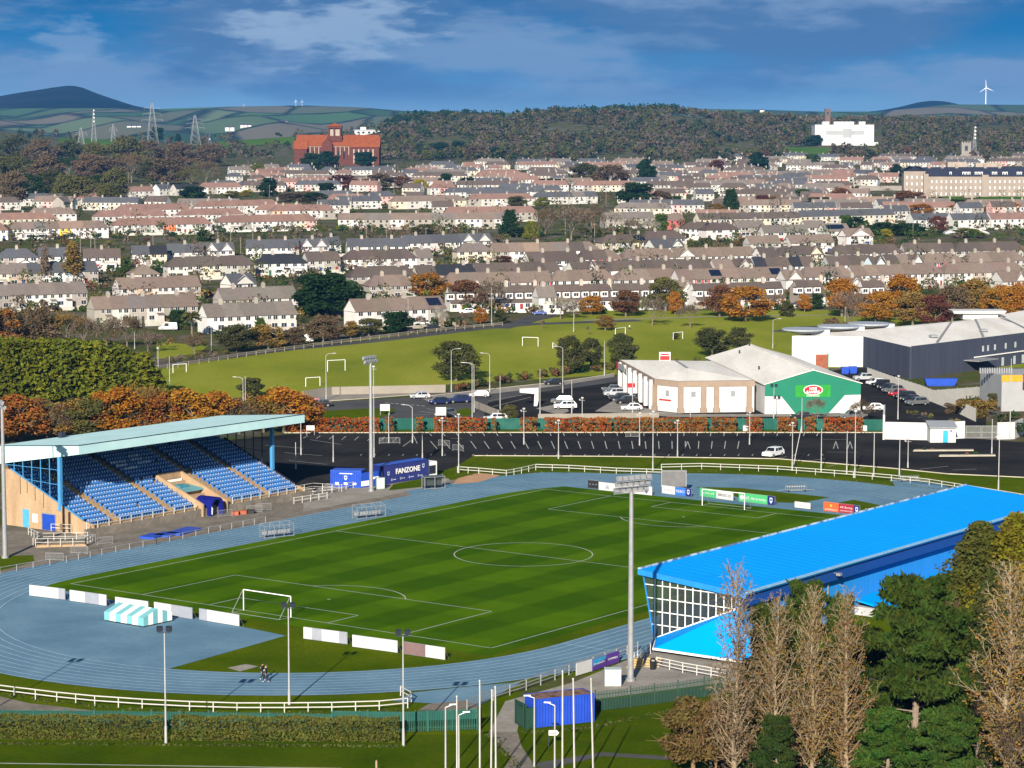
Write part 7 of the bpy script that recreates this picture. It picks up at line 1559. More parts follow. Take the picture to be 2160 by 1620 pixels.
TL = [('bare',410,748,695,48,'brown','small brown tree on the green corner by the low wall'),('leafy',500,742,682,72,'leaf','grey-brown round tree at the left end of the park rail'),('leafy',566,738,682,66,'ochre','ochre weeping tree beside the park rail'),('leafy',622,733,688,55,'brown','brown tree behind the red car'),('leafy',682,722,663,64,'brown','brown tree below the tall dark evergreen'),('palm',405,712,655,34,'olive','palm tree with a tuft of leaves by the white terrace'),('ever',374,690,652,36,'dark','clipped dark evergreen before the mixed terrace'),('ever',262,586,555,28,'green','round dark bush behind the long near terrace'),('bush',640,700,660,26,'leaf','small leafy tree in front of the white terrace right end'),('conifer',550,705,668,22,'green','small pointed conifer before the white terrace'),
      ('spire',96,602,516,20,'dun','slender brown poplar, left one of the pair'),('spire',154,600,506,32,'ochre','slender brown poplar, right and broader one of the pair'),
      ('ever',690,668,574,105,'deep','tall dark evergreen between the white terraces'),('ever',735,655,590,62,'dark','dark evergreen joined to the right of the tallest one'),('ever',655,668,608,50,'dark','lower dark evergreen joined to the left of the tallest one'),
      ('leafy',904,630,573,76,'orange','big orange tree in front of the brown hipped terrace'),('leafy',985,655,588,75,'redb','reddish half-bare tree before the dormer terrace'),('bare',1038,662,585,66,'dun','tall bare tree beside the mast before the dormer terrace'),('leafy',1014,684,648,27,'orange','small bright orange tree on the park corner'),('ever',1056,682,653,29,'leaf','small round dark tree on the park corner'),('ever',838,704,656,56,'deep','round dark bush in front of the terrace with solar panels'),('leafy',778,708,668,50,'olive','olive-brown bush left of the round dark one'),('leafy',740,715,675,34,'ochre','ochre bush at the gable of the terrace with solar panels'),('bare',888,700,660,30,'brown','small reddish bare tree by the parked black cars'),('bare',930,700,640,34,'pale','bare pale tree right of the terrace with solar panels'),('bare',980,690,655,40,'dun','bare bush before the dormer terrace'),
      ('bare',1182,674,618,62,'pale','whitish bare tree at the gap between the dormer terraces'),('bare',1212,672,636,44,'brown','reddish bare tree right of the whitish one'),('leafy',1247,664,622,46,'amber','round amber tree before the second dormer terrace'),('leafy',1320,668,608,52,'redb','brown-red tree on the park edge'),('leafy',1404,656,582,66,'olive','big olive tree on the park edge'),('bare',1376,687,622,56,'dun','bare tree with a pale trunk on the park lawn'),('leafy',1424,663,613,28,'orange','small bright orange tree at the olive tree'),('leafy',1277,697,662,36,'ochre','low ochre bush on the park lawn'),('bare',1456,692,634,50,'dun','bare tree left of the double orange tree'),
      ('leafy',1518,668,598,60,'redb','red-brown half of the double orange tree in the park'),('leafy',1572,678,602,90,'orange','orange half of the double tree in the park'),('bare',1640,652,612,34,'dun','bare tree before the dormer terrace in the park corner'),('ever',1659,668,632,28,'leaf','small dark bush on the park lawn'),('leafy',1697,658,618,26,'orange','small orange tree by the short dormer terrace'),('ever',1722,652,618,26,'dark','small evergreen by the short dormer terrace'),('leafy',1776,668,584,74,'orange','big orange tree before the tall white gable'),('bare',1792,696,604,72,'dun','big bare tree behind the round canopies'),('leafy',1848,682,612,70,'amber','amber tree right of the big bare one'),('leafy',1898,672,572,66,'orange','tallest orange tree above the shed roof'),('leafy',1925,692,610,70,'ochre','ochre tree above the shed roof'),('leafy',1972,694,618,64,'maroon','dark red tree above the shed roof'),('leafy',2008,686,596,66,'brown','dark brown tree above the shed roof'),('leafy',2052,676,584,74,'ochre','ochre tree above the right end of the shed'),('leafy',2108,684,598,66,'amber','amber tree at the right edge above the shed'),('leafy',2155,684,592,60,'orange','orange tree cut by the right edge above the shed'),('bush',1760,704,668,40,'brown','brown bush behind the round canopies'),('leafy',2220,684,600,70,'amber','amber tree beyond the right edge'),
      ('leafy',962,803,716,84,'leaf','big dark leafy tree standing alone beside the park road'),('leafy',1204,788,703,52,'leaf','dark leafy tree, left one of the pair on the park edge'),('leafy',1246,780,710,46,'leaf','dark leafy tree, right one of the pair on the park edge'),('leafy',1312,778,700,54,'leaf','dark leafy tree by the store roof sign'),('leafy',1502,752,688,62,'leaf','dark leafy tree behind the green store roof'),('leafy',1558,745,688,48,'leaf','smaller dark tree behind the green store roof'),('ever',530,838,795,46,'leaf','dark bush on the park edge above the orange trees'),
      ('leafy',1074,890,852,32,'olive','young olive tree at the retail yard entrance'),('bare',1724,886,832,44,'dun','bare tree in front of the green gable'),('bare',1818,888,838,50,'brown','bare tree at the right corner of the green gable'),('ever',2098,864,828,26,'leaf','small dark tree in front of the hoarding building'),('bush',2062,880,838,60,'ochre','ochre scrub on the bank below the shed'),('bush',2185,925,880,50,'dark','dark shrub behind the white wall at the edge'),('bush',2010,872,850,40,'brown','brown scrub along the grey fence end'),
      ('bare',1144,694,672,12,'dun','sapling in the park beside the blue car'),('bare',1240,706,684,10,'dun','thin sapling in the middle of the park'),('bush',1425,716,700,14,'leaf','low bush at the right park goal'),('bush',1650,790,765,60,'brown','brown bush between the store and the shed')]
for a in TL: tree(*a)
ML = [('ever',566,415,374,38,'deep','dark yew below the church'),('ever',405,422,392,46,'deep','wide dark hedge tree before the pale gable end'),('ever',432,508,484,32,'dark','dark evergreen right of the orange house'),('leafy',488,418,402,30,'lime','yellow-green bush below the white slate terrace'),('leafy',520,415,400,26,'yellow','yellow bush below the slate terrace'),('ever',690,412,385,34,'deep','dark shrub clump below the red terraces'),('leafy',545,372,345,30,'lime','yellow-green tree left of the pink terrace'),('leafy',620,425,405,60,'brown','brown scrub above the red terraces'),('leafy',665,428,405,50,'dark','dark scrub above the red terraces'),
      ('ever',720,400,368,60,'maroon','dark red-brown tree group behind the slate houses'),('leafy',800,400,365,60,'brown','brown tree left of the yellow bushes'),('leafy',850,398,370,40,'redb','reddish tree left of the yellow bushes'),('leafy',886,402,377,28,'yellow','bright yellow bush among the slate roofs'),('leafy',918,408,398,30,'yellow','low golden bush behind the slate terrace'),('ever',940,400,365,24,'deep','dark conifer right of the yellow bush'),('ever',985,398,374,44,'dark','dark hedge tree behind the slate terrace'),('leafy',1022,396,378,50,'lime','yellow-green hedge behind the slate terrace'),('ever',1160,400,376,60,'deep','dark hedge left of the big dark trees'),('leafy',1235,395,342,62,'leaf','big dark tree above the middle of the town'),('leafy',1290,398,346,66,'brown','big brown tree above the middle of the town'),('bare',1200,402,372,24,'pale','pale lopped tree in front of the dark trees'),('ever',1362,392,334,40,'deep','tall dark evergreen with a pale trunk above the town'),('ever',1340,442,384,62,'deep','broad dark evergreen left of the brown trees'),('leafy',1392,440,400,44,'brown','brown tree right of the broad evergreen'),('ever',1428,448,412,36,'dark','dark evergreen beside the white gables'),('conifer',1541,450,396,30,'dark','pointed dark conifer above the dark terraces'),('leafy',1512,452,428,40,'ochre','ochre bush left of the pointed conifer'),
      ('bare',1150,500,432,56,'brown','leafless tree, left one of the big group'),('bare',1205,508,422,90,'dun','biggest leafless tree in the middle of the town'),('bare',1248,500,426,56,'brown','leafless tree, right of the biggest one'),('bare',1294,498,440,44,'pale','pale greenish bare tree beside the grey terrace'),('bare',1330,500,455,40,'dun','bare tree in front of the grey terrace'),('bare',1372,498,456,34,'pale','whitish bare tree before the grey terrace'),('ever',1392,492,450,28,'green','grey-green bush by the red house'),('conifer',1076,498,440,34,'deep','dark conifer at the end of the very long terrace'),('conifer',1120,504,464,26,'lime','yellow-green conifer left of the leafless trees'),('leafy',1090,500,478,40,'dark','dark shrubs below the dark conifer'),('leafy',1090,436,412,36,'olive','olive tree in front of the dark red terrace'),('leafy',1145,440,415,30,'lime','yellow-green tree right of the dark red terrace'),('leafy',900,496,472,60,'olive','olive bushes before the very long terrace'),('bare',970,520,490,34,'brown','bare tree before the white gables'),('leafy',1060,560,538,34,'maroon','maroon bush before the dark terrace'),
      ('ever',1598,360,320,42,'deep','round dark evergreen below the green field'),('leafy',1512,368,336,34,'maroon','brown-red tree left of the round dark evergreen'),('ever',1714,346,324,28,'green','round green tree below the white factory'),('ever',1890,372,345,24,'deep','dark conifer left of the long pale building'),('leafy',1690,425,398,40,'green','green bushes above the long slate terrace'),('ever',1650,440,418,60,'deep','dark hedge above the many-chimneyed terrace'),('leafy',1640,432,412,46,'ochre','ochre bush above the many-chimneyed terrace'),('ever',1730,445,415,60,'leaf','dark bush clump above the slate terrace'),('leafy',1775,432,395,40,'redb','reddish tree above the slate terrace'),('leafy',1610,445,410,36,'maroon','dark reddish tree behind the chimneys'),
      ('leafy',1940,455,428,46,'orange','orange bush on the bank, left'),('leafy',1985,452,430,46,'amber','amber bush on the bank, middle'),('leafy',2030,455,425,44,'orange','orange bush on the bank, right'),('leafy',2086,452,434,34,'orange','small orange tree below the long pale building'),('leafy',2132,452,424,34,'amber','amber tree below the long pale building'),('ever',2012,430,420,18,'deep','clipped dark ball bush on the green bank'),('leafy',1980,492,454,36,'maroon','maroon tree by the grey-roofed bungalows'),('ever',1805,488,456,40,'deep','dark purple bush below the slate terrace'),('ever',1785,486,452,24,'green','green bush beside the dark purple one'),('ever',1860,496,468,60,'dark','long dark hedge before the bungalows, left part'),('ever',1920,498,470,60,'dark','long dark hedge before the bungalows, right part'),('leafy',1870,500,482,22,'yellow','bright yellow bush in the dark hedge'),('leafy',2040,502,480,60,'lime','yellow-green hedge round the white marquee'),('bush',1480,545,500,40,'leaf','dark garden bush beside the big grey gable'),('leafy',1570,520,500,34,'ochre','ochre bush before the low brown pair'),('leafy',1920,440,400,60,'redb','reddish scrub below the green bank'),('leafy',1880,445,418,50,'maroon','dark scrub below the grey wall'),('leafy',1790,415,392,60,'dark','dark hedge below the white dormer terrace')]
for a in ML: tree(*a,grp='trees among the houses')
wi = {}
for row,(b0,n) in enumerate(((352,9),(385,12),(425,9))):
 for i in range(n):
  px = (-30,-20,-40)[row] + i*(58,42,36)[row]*(1.0 if row else 1) + rnd.uniform(-8,8)
  if row == 2 and px > 290: continue
  top = b0-rnd.uniform(48,72) + (10 if px > 300 else 0); c = rnd.choice(['brown','olive','leaf','brown','dark','leaf','brown'])
  tree('leafy' if rnd.random() < .75 else 'bare',px,b0+rnd.uniform(-4,12),top,rnd.uniform(48,74),c,'%s tree, %s row of the wood on the left slope, %s along' % ({'brown': 'brown','olive': 'olive','leaf': 'dark','dark': 'dark green','redb': 'reddish'}[c],('back','middle','front')[row],ORD[i]),'wood on the left slope')
k = 0
for px,b,top,w,c,kd in ((600,282,262,18,'deep','ever'),(618,283,268,16,'deep','ever'),(665,283,255,40,'deep','ever'),(640,284,262,22,'dark','leafy'),(330,300,268,26,'deep','ever'),(376,310,282,14,'deep','conifer'),(822,278,260,24,'deep','ever'),(770,352,320,40,'deep','ever'),(690,358,318,44,'deep','ever'),(655,358,322,34,'dark','ever'),(925,335,298,44,'dark','leafy'),(965,330,296,32,'deep','ever'),(898,338,316,24,'lime','leafy'),(1050,335,310,30,'deep','ever'),(1003,336,306,40,'brown','leafy'),(1708,308,288,26,'dark','ever'),(1722,306,284,22,'deep','ever')):
 k += 1; t = tree(kd,px,b,top,w,c,'%s on the upper slope, %s counting from the west' % ({'ever': 'dark round tree','leafy': 'rounded tree','conifer': 'pointed conifer'}[kd],ORD[k-1] if k < 14 else 'number %d' % k),'trees round the church')
# masses of plants
def stuff_cloud(name,groups):
 """one mesh of leaf quads; groups: (points, size, colour)"""
 P_,S_,MI,ms = [],[],[],[]
 for pts,size,col in groups:
  if not len(pts): continue
  m = leafc(col)
  if m not in ms: ms.append(m)
  P_.append(np.asarray(pts)); S_.append(np.full(len(pts),size)); MI.append(np.full(len(pts),ms.index(m)))
 me = leaf_mesh(name,np.concatenate(P_),np.concatenate(S_),mats=ms,mi=np.concatenate(MI)); o = bpy.data.objects.new(name,me); COL.objects.link(o); return tag(o,kind='stuff')
def leafc(col):
 c = CL[col] if col in CL else tuple(x*.66+y for x,y in zip(CL[col[:-4]],(.005,.008,.003))); n = 'leaf_'+col
 return mat2(n,[(.3,tuple(x*.62 for x in c)),(.7,tuple(x*1.35 for x in c))],scale=.35,detail=6)
def crown_pts(c,w,h,n,nb=5):
 bl = [(c[0]+rg.normal()*w*.22,c[1]+rg.normal()*w*.22,c[2]+h*(.35+.5*rg.random()),w*.32,w*.32,h*.28) for _ in range(nb)]
 return in_blobs(n,bl,.4)
wood = {}
def wtree(px,y,h,w,col,n):
 x = (px-1080)/FPX*y; z = hz(x,y); wood.setdefault(col,[]).append(crown_pts((x,y,z-.5),w,h,n,4))
for i in range(4200):
 px = rnd.uniform(420,2400) if i % 4 else rnd.uniform(-300,2500); y = rnd.uniform(2780,3800)
 if px < 800 and y < 3350 and px > 460 and rnd.random() < .85: continue
 if 440 < px < 800 and y > 3350 and rnd.random() < .93: continue
 if px < 440 and y > 3200 and rnd.random() < .8: continue
 if math.sin(px*.021+y*.0043)+math.sin(px*.0087-y*.011+2) > 1.15: continue
 if 1655 < px < 1750 and y < 3050: continue
 if 1700 < px < 1862 and 2960 < y < 3420: continue
 c = rnd.choices(['brown','leaf','dun','olive','redb','dark','maroon'],[4,5,7,7,.3,2,.3])[0]
 h = rnd.uniform(8,15); wtree(px,y,h,h*rnd.uniform(.8,1.2),c+'_far',40)
for i in range(330):
 px = rnd.choice([rnd.uniform(820,1060),rnd.uniform(1090,1430),rnd.uniform(1090,1430)]); h = rnd.uniform(9,17); wtree(px,rnd.uniform(3640,3760),h,h*.75,rnd.choice(['deep','dark','deep']),44)
for i in range(260): px = rnd.uniform(1480,2400); h = rnd.uniform(8,14); wtree(px,rnd.uniform(3650,3760),h,h,rnd.choice(['brown','leaf','dun']),40)
stuff_cloud('wood',[(np.concatenate(v),2.9,c) for c,v in wood.items()])
gard = {}
for a,u,L,rz,where,full in TERR:
 n = Vector((u.y,-u.x,0)); far = a.y > 1300
 for i in range(int(L/(1.5 if not far else 3.4))):
  for back in (0,1):
   if rnd.random() < .3: continue
   p = a+u*rnd.uniform(-3,L+3) + (n*rnd.uniform(4.5,20) if not back else -n*rnd.uniform(11,26)); z = hz(p.x,p.y)
   if 655 < p.y < 700 and p.x > -30: continue
   h = rnd.choice([.9,1.3,1.8,2.4,3.2] + ([4.5] if rnd.random() < .3 else [])); w = h*rnd.uniform(.8,1.5)
   c = rnd.choices(['dark','green','olive','brown','deep','ochre','leaf','lime','dun','redb'],[5,5,4,3,4,2,4,.6,3,1])[0]
   gard.setdefault(c,[]).append(crown_pts((p.x,p.y,z-.3),w,h,26 if far else 50,3))
for i in range(3400):
 px = rnd.uniform(-150,2320); y = 740*(2900/740)**(rnd.random()); x = (px-1080)/FPX*y; far = y > 1300
 if y < 800 and px > 1000: continue
 h = rnd.choice([1.5,2,3,4,5.5] + ([7.5,9,10] if rnd.random() < (.9 if far else .4) else [])); c = rnd.choices(['dark','olive','brown','deep','leaf','dun','redb','maroon','green'],[4,6,5,2,6,5,.6,.6,5])[0]
 gard.setdefault(c,[]).append(crown_pts((x,y,hz(x,y)-.3),h*rnd.uniform(.8,1.4),h,30 if far else 70,4))
stuff_cloud('garden_shrubs',[(np.concatenate(v),.75,c) for c,v in gard.items()])
sc = {}
def scrub(line,wid,h0,h1,cols,dens,n=60):
 pts = [G(*q) for q in line]
 for a,b in zip(pts,pts[1:]):
  L = (b-a).length
  for i in range(int(L*dens)):
   p = a+(b-a)*rnd.random()+Vector((rnd.uniform(-wid,wid),rnd.uniform(-wid,wid),0)); h = rnd.uniform(h0,h1); sc.setdefault(rnd.choice(cols),[]).append(crown_pts((p.x,p.y,-.2),h*1.2,h,n,3))
scrub([(945,828),(1010,815),(1100,802),(1200,790),(1300,778)],1.2,1.2,2.4,['leaf','dark','brown','redb','olive'],.9)
scrub([(1400,770),(1660,770)],1.5,1.2,2.4,['brown','redb','leaf'],.5)
scrub([(330,770),(420,757),(480,748)],2.5,1.0,2.2,['dun','brown','olive'],.3)
scrub([(360,735),(480,722),(640,712),(720,705)],4,1.0,3,['dun','brown','olive','dark','ochre'],.5)
scrub([(300,850),(500,848),(650,842)],5,1.5,4,['redb','brown','ochre','orange','olive'],.45)
scrub([(-80,850),(120,850),(300,845)],4,1.5,4,['olive','brown','redb','leaf'],.4)
scrub([(1900,868),(1960,880),(2030,892)],1.0,.5,1.2,['leaf','dun','olive'],.4,40)
scrub([(1945,950),(2000,950)],.4,.4,.8,['dark','olive','redb'],.7,30); scrub([(2010,961),(2070,960)],.4,.4,.8,['dark','redb','leaf'],.7,30)
scrub([(2030,850),(2100,880),(2160,900)],4,1,2.5,['ochre','leaf','brown','dark'],.4)
stuff_cloud('scrub',[(np.concatenate(v),.42,c) for c,v in sc.items()])
def hedge(line,h,w,cols,lab,size,dens,grp,name='clipped_hedge'):
 pts = [G(*q) for q in line]; P_ = []
 for a,b in zip(pts,pts[1:]):
  L = (b-a).length; n = int(L*dens); d = (b-a)/L; nn = Vector((-d.y,d.x,0)); r = rg.random((n,3)); f = rg.random(n)
  for (t,s_,z),ff in zip(r,f):
   zz = z*h
   if ff < .45: s2,zz = .0+rg.normal()*.06,z*h*(1+.05*math.sin(t*L*1.3))
   elif ff < .8: s2,zz = s_,h*(1+.05*math.sin(t*L*1.3)+rg.normal()*.03)
   else: s2 = s_
   P_.append(tuple(a+d*(t*L)+nn*(s2*w)+Vector((0,0,zz))))
 c = Vector(P_[0]); o0 = pts[0]; me = leaf_mesh(name,np.array(P_)-np.array(o0),size); o = bpy.data.objects.new(name,me); COL.objects.link(o); o.location = o0; o.color = (*(CL[cols] if isinstance(cols,str) else cols),1); return tag(o,lab,'hedge',grp)
hedge([(-120,1560),(100,1561),(345,1563)],2.05,1.3,(.085,.092,.020),'clipped brownish-green hedge left of the floodlight pole',.15,620,'clipped hedges by the green fence')
hedge([(361,1563),(600,1565),(842,1567)],2.05,1.3,(.085,.092,.020),'long clipped brownish-green hedge right of the floodlight pole',.15,620,'clipped hedges by the green fence')
for i,(x0,x1) in enumerate(((598,800),(812,830),(877,892),(915,1027),(1037,1047),(1097,1132),(1148,1290),(1294,1492),(1500,1553),(1574,1608),(1640,1680),(1698,1720),(1737,1820))):
 hedge([(x0,912),(x1,912)],2.5,1.0,'rust' if i % 3 else (.22,.065,.014),'copper beech hedge by the car park, %s length from the left' % ORD[i],.34,130,'copper hedges along the car park')
# landmarks up the slope
def pk(px,base): p = GT(px,base); return p,p.y/FPX
def patch(name,pix,m,up=.5):
 mb = MB(); P_ = [GT(*q) + Vector((0,0,up)) for q in pix]; mb.quad(*P_); return tag(mb.build(name,m),kind='structure')
M_field = mat2('bright_field',[(.3,(.05,.12,.012)),(.7,(.085,.16,.02))],scale=.02,detail=5)
def field(name,px0,px1,y0,y1):
 v,f = [],[]; n,q = 12,6
 for j in range(q+1):
  for i in range(n+1): y = y0+(y1-y0)*j/q; x = (px0+(px1-px0)*i/n-1080)/FPX*y; v.append((x,y,hz(x,y)+.6))
 for j in range(q):
  for i in range(n): a = j*(n+1)+i; f.append((a,a+1,a+n+2,a+n+1))
 me = bpy.data.meshes.new(name); me.from_pydata(v,[],f); me.materials.append(M_field); o = bpy.data.objects.new(name,me); COL.objects.link(o); return tag(o,kind='structure')
field('field',445,655,3320,3760); field('field',1655,1748,2800,3060); field('field',1890,1935,3250,3350); field('field',130,300,3250,3700)
patch('embankment',[(1898,396),(1950,396),(2034,412),(2034,424),(2005,424)],M_field,.9); patch('embankment',[(2060,432),(2160,428),(2160,416),(2060,418)],M_field,.9)
M_brickr = mat2('red_brick',[(.3,(.080,.030,.022)),(.7,(.125,.045,.033))],scale=.5,detail=5); M_tileo = mat2('orange_tiles',[(.3,(.20,.052,.018)),(.7,(.27,.08,.03))],scale=.3,detail=5); M_stone = mat('pale_stone',(.33,.28,.23),.9,.1,.3)
p,k = pk(710,349); ch = thing('church','big red brick church with orange tiled roofs and a small arched bell tower','church',p)
def cb(x0,x1,y0,y1,z0,z1): return (x0*k,x1*k,y0*k,y1*k,z0*k,z1*k)
def gable_x(mb,x0,x1,y0,y1,e,r,m=0):
 ym = (y0+y1)/2; mb.quad((x0,y0,e),(x1,y0,e),(x1,ym,r),(x0,ym,r),m=m); mb.quad((x1,y1,e),(x0,y1,e),(x0,ym,r),(x1,ym,r),m=m)
mb = MB(); mb.box(*cb(-84,86,0,60,-6,40)); mb.box(*cb(-88,-62,-12,30,-6,34)); mb.box(*cb(30,90,-14,60,-6,38)); mb.box(*cb(-30,-8,-10,20,-6,46)); w_ = mb.build('wall',M_brickr,ch,local=True)
mb = MB(); mb.extr([(-30*k,-10.2*k,46*k),(-8*k,-10.2*k,46*k),(-19*k,-10.2*k,58*k)],(0,30*k,0)); mb.build('gable',M_brickr,ch,local=True)
mb = MB(); gable_x(mb,-86*k,88*k,-2*k,62*k,40*k,64*k); mb.quad((-86*k,62*k,40*k),(-86*k,-2*k,40*k),(-60*k,30*k,64*k)); mb.quad((88*k,-2*k,40*k),(88*k,62*k,40*k),(88*k,30*k,64*k)); gable_x(mb,-90*k,-60*k,-14*k,32*k,34*k,52*k); gable_x(mb,28*k,92*k,-16*k,46*k,38*k,60*k); mb.build('roof',M_tileo,ch,local=True)
mb = MB()
for x in range(-74,26,9): mb.box(*cb(x,x+1.6,-.6,0,22,40))
mb.box(*cb(-84,30,-.7,0,38.6,40)); mb.build('stone_band',M_stone,ch,local=True)
for x in (36,46,56,66,76): mb = MB(); mb.box(*cb(x,x+3,-14.8,-14,4,34)); mb.build('pilaster',M_stone,ch,local=True)
for x in (-50,-36,2,14): mb = MB(); mb.box(*cb(x,x+3.5,-.8,0,14,30)); mb.build('window',M_glassd,ch,local=True)
for x in (40.5,50.5,60.5,70.5): mb = MB(); mb.box(*cb(x,x+4.4,-14.6,-14,8,30)); mb.build('window',M_glassd,ch,local=True)
mb = MB()
for x,y in ((-18,10),(6,10),(-18,30),(6,30),(-7,10),(-7,30)): mb.box(*cb(x-(.0),x+3.2,y,y+3.2,60,80))
mb.box(*cb(-20,11,8,35,50,62)); mb.box(*cb(-20,11,8,35,78,82)); mb.build('bell_tower',M_brickr,ch,local=True)
mb = MB(); mb.box(*cb(-16,7,14,29,62,78)); mb.build('belfry_stone',M_stone,ch,local=True)
mb = MB(); q = [(-21,7),(12,7),(12,36),(-21,36)]
for i in range(4): a,b = q[i],q[(i+1) % 4]; mb.quad((a[0]*k,a[1]*k,82*k),(b[0]*k,b[1]*k,82*k),(-4.5*k,21.5*k,89*k))
mb.build('tower_roof',M_tileo,ch,local=True)
p,k = pk(1782,306); fb = thing('factory','large windowless white block with roof pods standing on the wooded ridge','factory',p)
mb = MB(); mb.box(*cb(-63,61,0,60,-12,42)); mb.build('wall',mat('factory_white',(.46,.47,.47),.8,.05,.1),fb,local=True)
mb = MB(); mb.box(*cb(-50,68,-14,0,-12,6)); mb.build('lower_wing',mat('factory_white',(.46,.47,.47),.8,.05,.1),fb,local=True)
mb = MB(); mb.box(*cb(-63.5,61.5,-.5,60,42,43)); mb.build('parapet',M_galv,fb,local=True)
for x0,x1 in ((-46,-32),(-22,20),(31,44)): mb = MB(); mb.box(*cb(x0,x1,10,30,43,49)); mb.build('roof_pod',M_shopw,fb,local=True)
mb = MB(); mb.box(*cb(-40,40,-.6,0,22,30)); mb.box(*cb(-4,14,-.7,-.6,16,34)); mb.build('stained_panel',mat('stain_grey',(.30,.31,.32),.8,.1,.1),fb,local=True)
p,k = pk(1746,272); t = thing('tower','square dark brick tower behind the white factory','tower',p); mb = MB(); mb.box(*cb(-5.5,5.5,0,11,-10,40)); mb.box(*cb(-6.3,6.3,-.8,11.8,40,42)); mb.build('shaft',M_brickr if 0 else mat('dark_brick',(.13,.085,.065),.9),t,local=True); mb = MB(); mb.box(*cb(-2,2,-.5,0,30,36)); mb.build('louvre',M_dark,t,local=True)
p,k = pk(1441,242); t = thing('chimney_stack','lone brick chimney stack on the crest of the wooded ridge','chimney',p); mb = MB(); mb.lathe([(2.2*k,-5*k),(1.6*k,26*k),(1.9*k,26*k),(1.9*k,28*k)],10); mb.build('stack',mat('dark_brick',(.13,.085,.065),.9),t,local=True); mb = MB(); mb.tube((0,0,28*k),(0,0,31*k),.3*k,.2*k,6); mb.build('lightning_rod',M_dark,t,local=True)
p,k = pk(2038,338); t = thing('church_tower','square grey stone church tower with battlements on the right skyline','tower',p); mb = MB(); mb.box(*cb(-10,10,0,20,-8,36)); mb.build('shaft',mat('grey_stone',(.23,.21,.19),.9,.12,.2),t,local=True)
for i in range(4): mb = MB(); mb.box(*cb(-10+i*5.4,-6.8+i*5.4,0,3,36,39)); mb.build('merlon',mat('grey_stone',(.23,.21,.19)),t,local=True)
mb = MB(); mb.box(*cb(-3,3,-.5,0,20,30)); mb.build('window',M_dark,t,local=True)
M_sandst = mat('sandstone',(.27,.225,.19),.9,.1,.15)
p,k = pk(2050,417); lb = thing('institution','long pale four-storey building with dark slate roof and white dormers above the green bank','building',p,-.02)
mb = MB(); mb.box(*cb(-95,160,0,40,-8,45)); mb.box(*cb(-142,-96,8,40,-8,56)); mb.box(*cb(-102,-92,-3,20,-8,50)); mb.box(*cb(20,34,-4,10,-8,48)); mb.build('wall',M_sandst,lb,local=True)
mb = MB(); gable_x(mb,-98*k,160*k,-2*k,42*k,45*k,64*k); mb.quad((-98*k,42*k,45*k),(-98*k,-2*k,45*k),(-98*k,20*k,64*k)); q = [(-144,6),(-94,6),(-94,42),(-144,42)]
for i in range(4): a,b = q[i],q[(i+1) % 4]; mb.quad((a[0]*k,a[1]*k,56*k),(b[0]*k,b[1]*k,56*k),(-108*k if i in (1,) else -130*k,24*k,66*k),(-108*k if i in (0,1) else -130*k,24*k,66*k)) if i % 2 == 0 else mb.quad((a[0]*k,a[1]*k,56*k),(b[0]*k,b[1]*k,56*k),((-108 if i == 1 else -130)*k,24*k,66*k))
mb.build('roof',mat('blue_slate',(.022,.026,.045),.6,.15,.3),lb,local=True)
wm_ = MB(); wm_.box(0,2.6*k,-.4*k,0,0,5.5*k); wme = wm_.mesh('window',mat('pale_sash',(.6,.62,.65),.4))
for z in (5,18,31):
 for i in range(24): put('window',wme,lb,((-86+i*10.2)*k,-.0,z*k))
for z in (12,26,40):
 for i in range(4): put('window',wme,lb,((-137+i*10.5)*k,8*k,z*k))
for x in (-45,-18,-12,-6,8,14,20,44,50,66,72,96,102): mb = MB(); mb.box(*cb(x-2.2,x+2.2,2,10,47,54)); d_ = mb.build('dormer',M_white,lb,local=True); mb = MB(); mb.box(*cb(x-1.2,x+1.2,1.6,2,48,52.5)); mb.build('pane',M_glassd,d_,local=True)
for x in (-88,-60,-30,30,60): mb = MB(); mb.box(*cb(x-3,x+3,17,23,58,70)); mb.build('chimney',M_sandst,lb,local=True)
mb = MB(); mb.box(*cb(-45,-5,44,70,30,74)); mb.box(*cb(14,70,44,64,30,72)); mb.build('rear_block',M_stone,lb,local=True)
p,k = pk(1870,402); mb = MB(); mb.box(p.x-55*k,p.x+38*k,p.y,p.y+.6,p.z-3,p.z+10*k); tag(mb.build('retaining_wall',mat('grey_stone',(.23,.21,.19))),'long grey stone wall left of the green embankment','wall')
p,k = pk(2040,494); t = thing('marquee','low white domed marquee roof in front of the bungalows','marquee',p); mb = MB(); n = 16
for i in range(n):
 x0,x1 = -46+92*i/n,-46+92*(i+1)/n; z = lambda x: 3+11*(1-(x/46)**2); mb.hexa([(x0*k,0,0),(x1*k,0,0),(x1*k,30*k,0),(x0*k,30*k,0),(x0*k,0,z(x0)*k),(x1*k,0,z(x1)*k),(x1*k,30*k,z(x1)*k),(x0*k,30*k,z(x0)*k)])
mb.build('canopy',M_shopw,t,local=True); mb = MB(); mb.box(*cb(-47,47,-.6,0,0,2.5)); mb.build('skirt',M_bg,t,local=True)
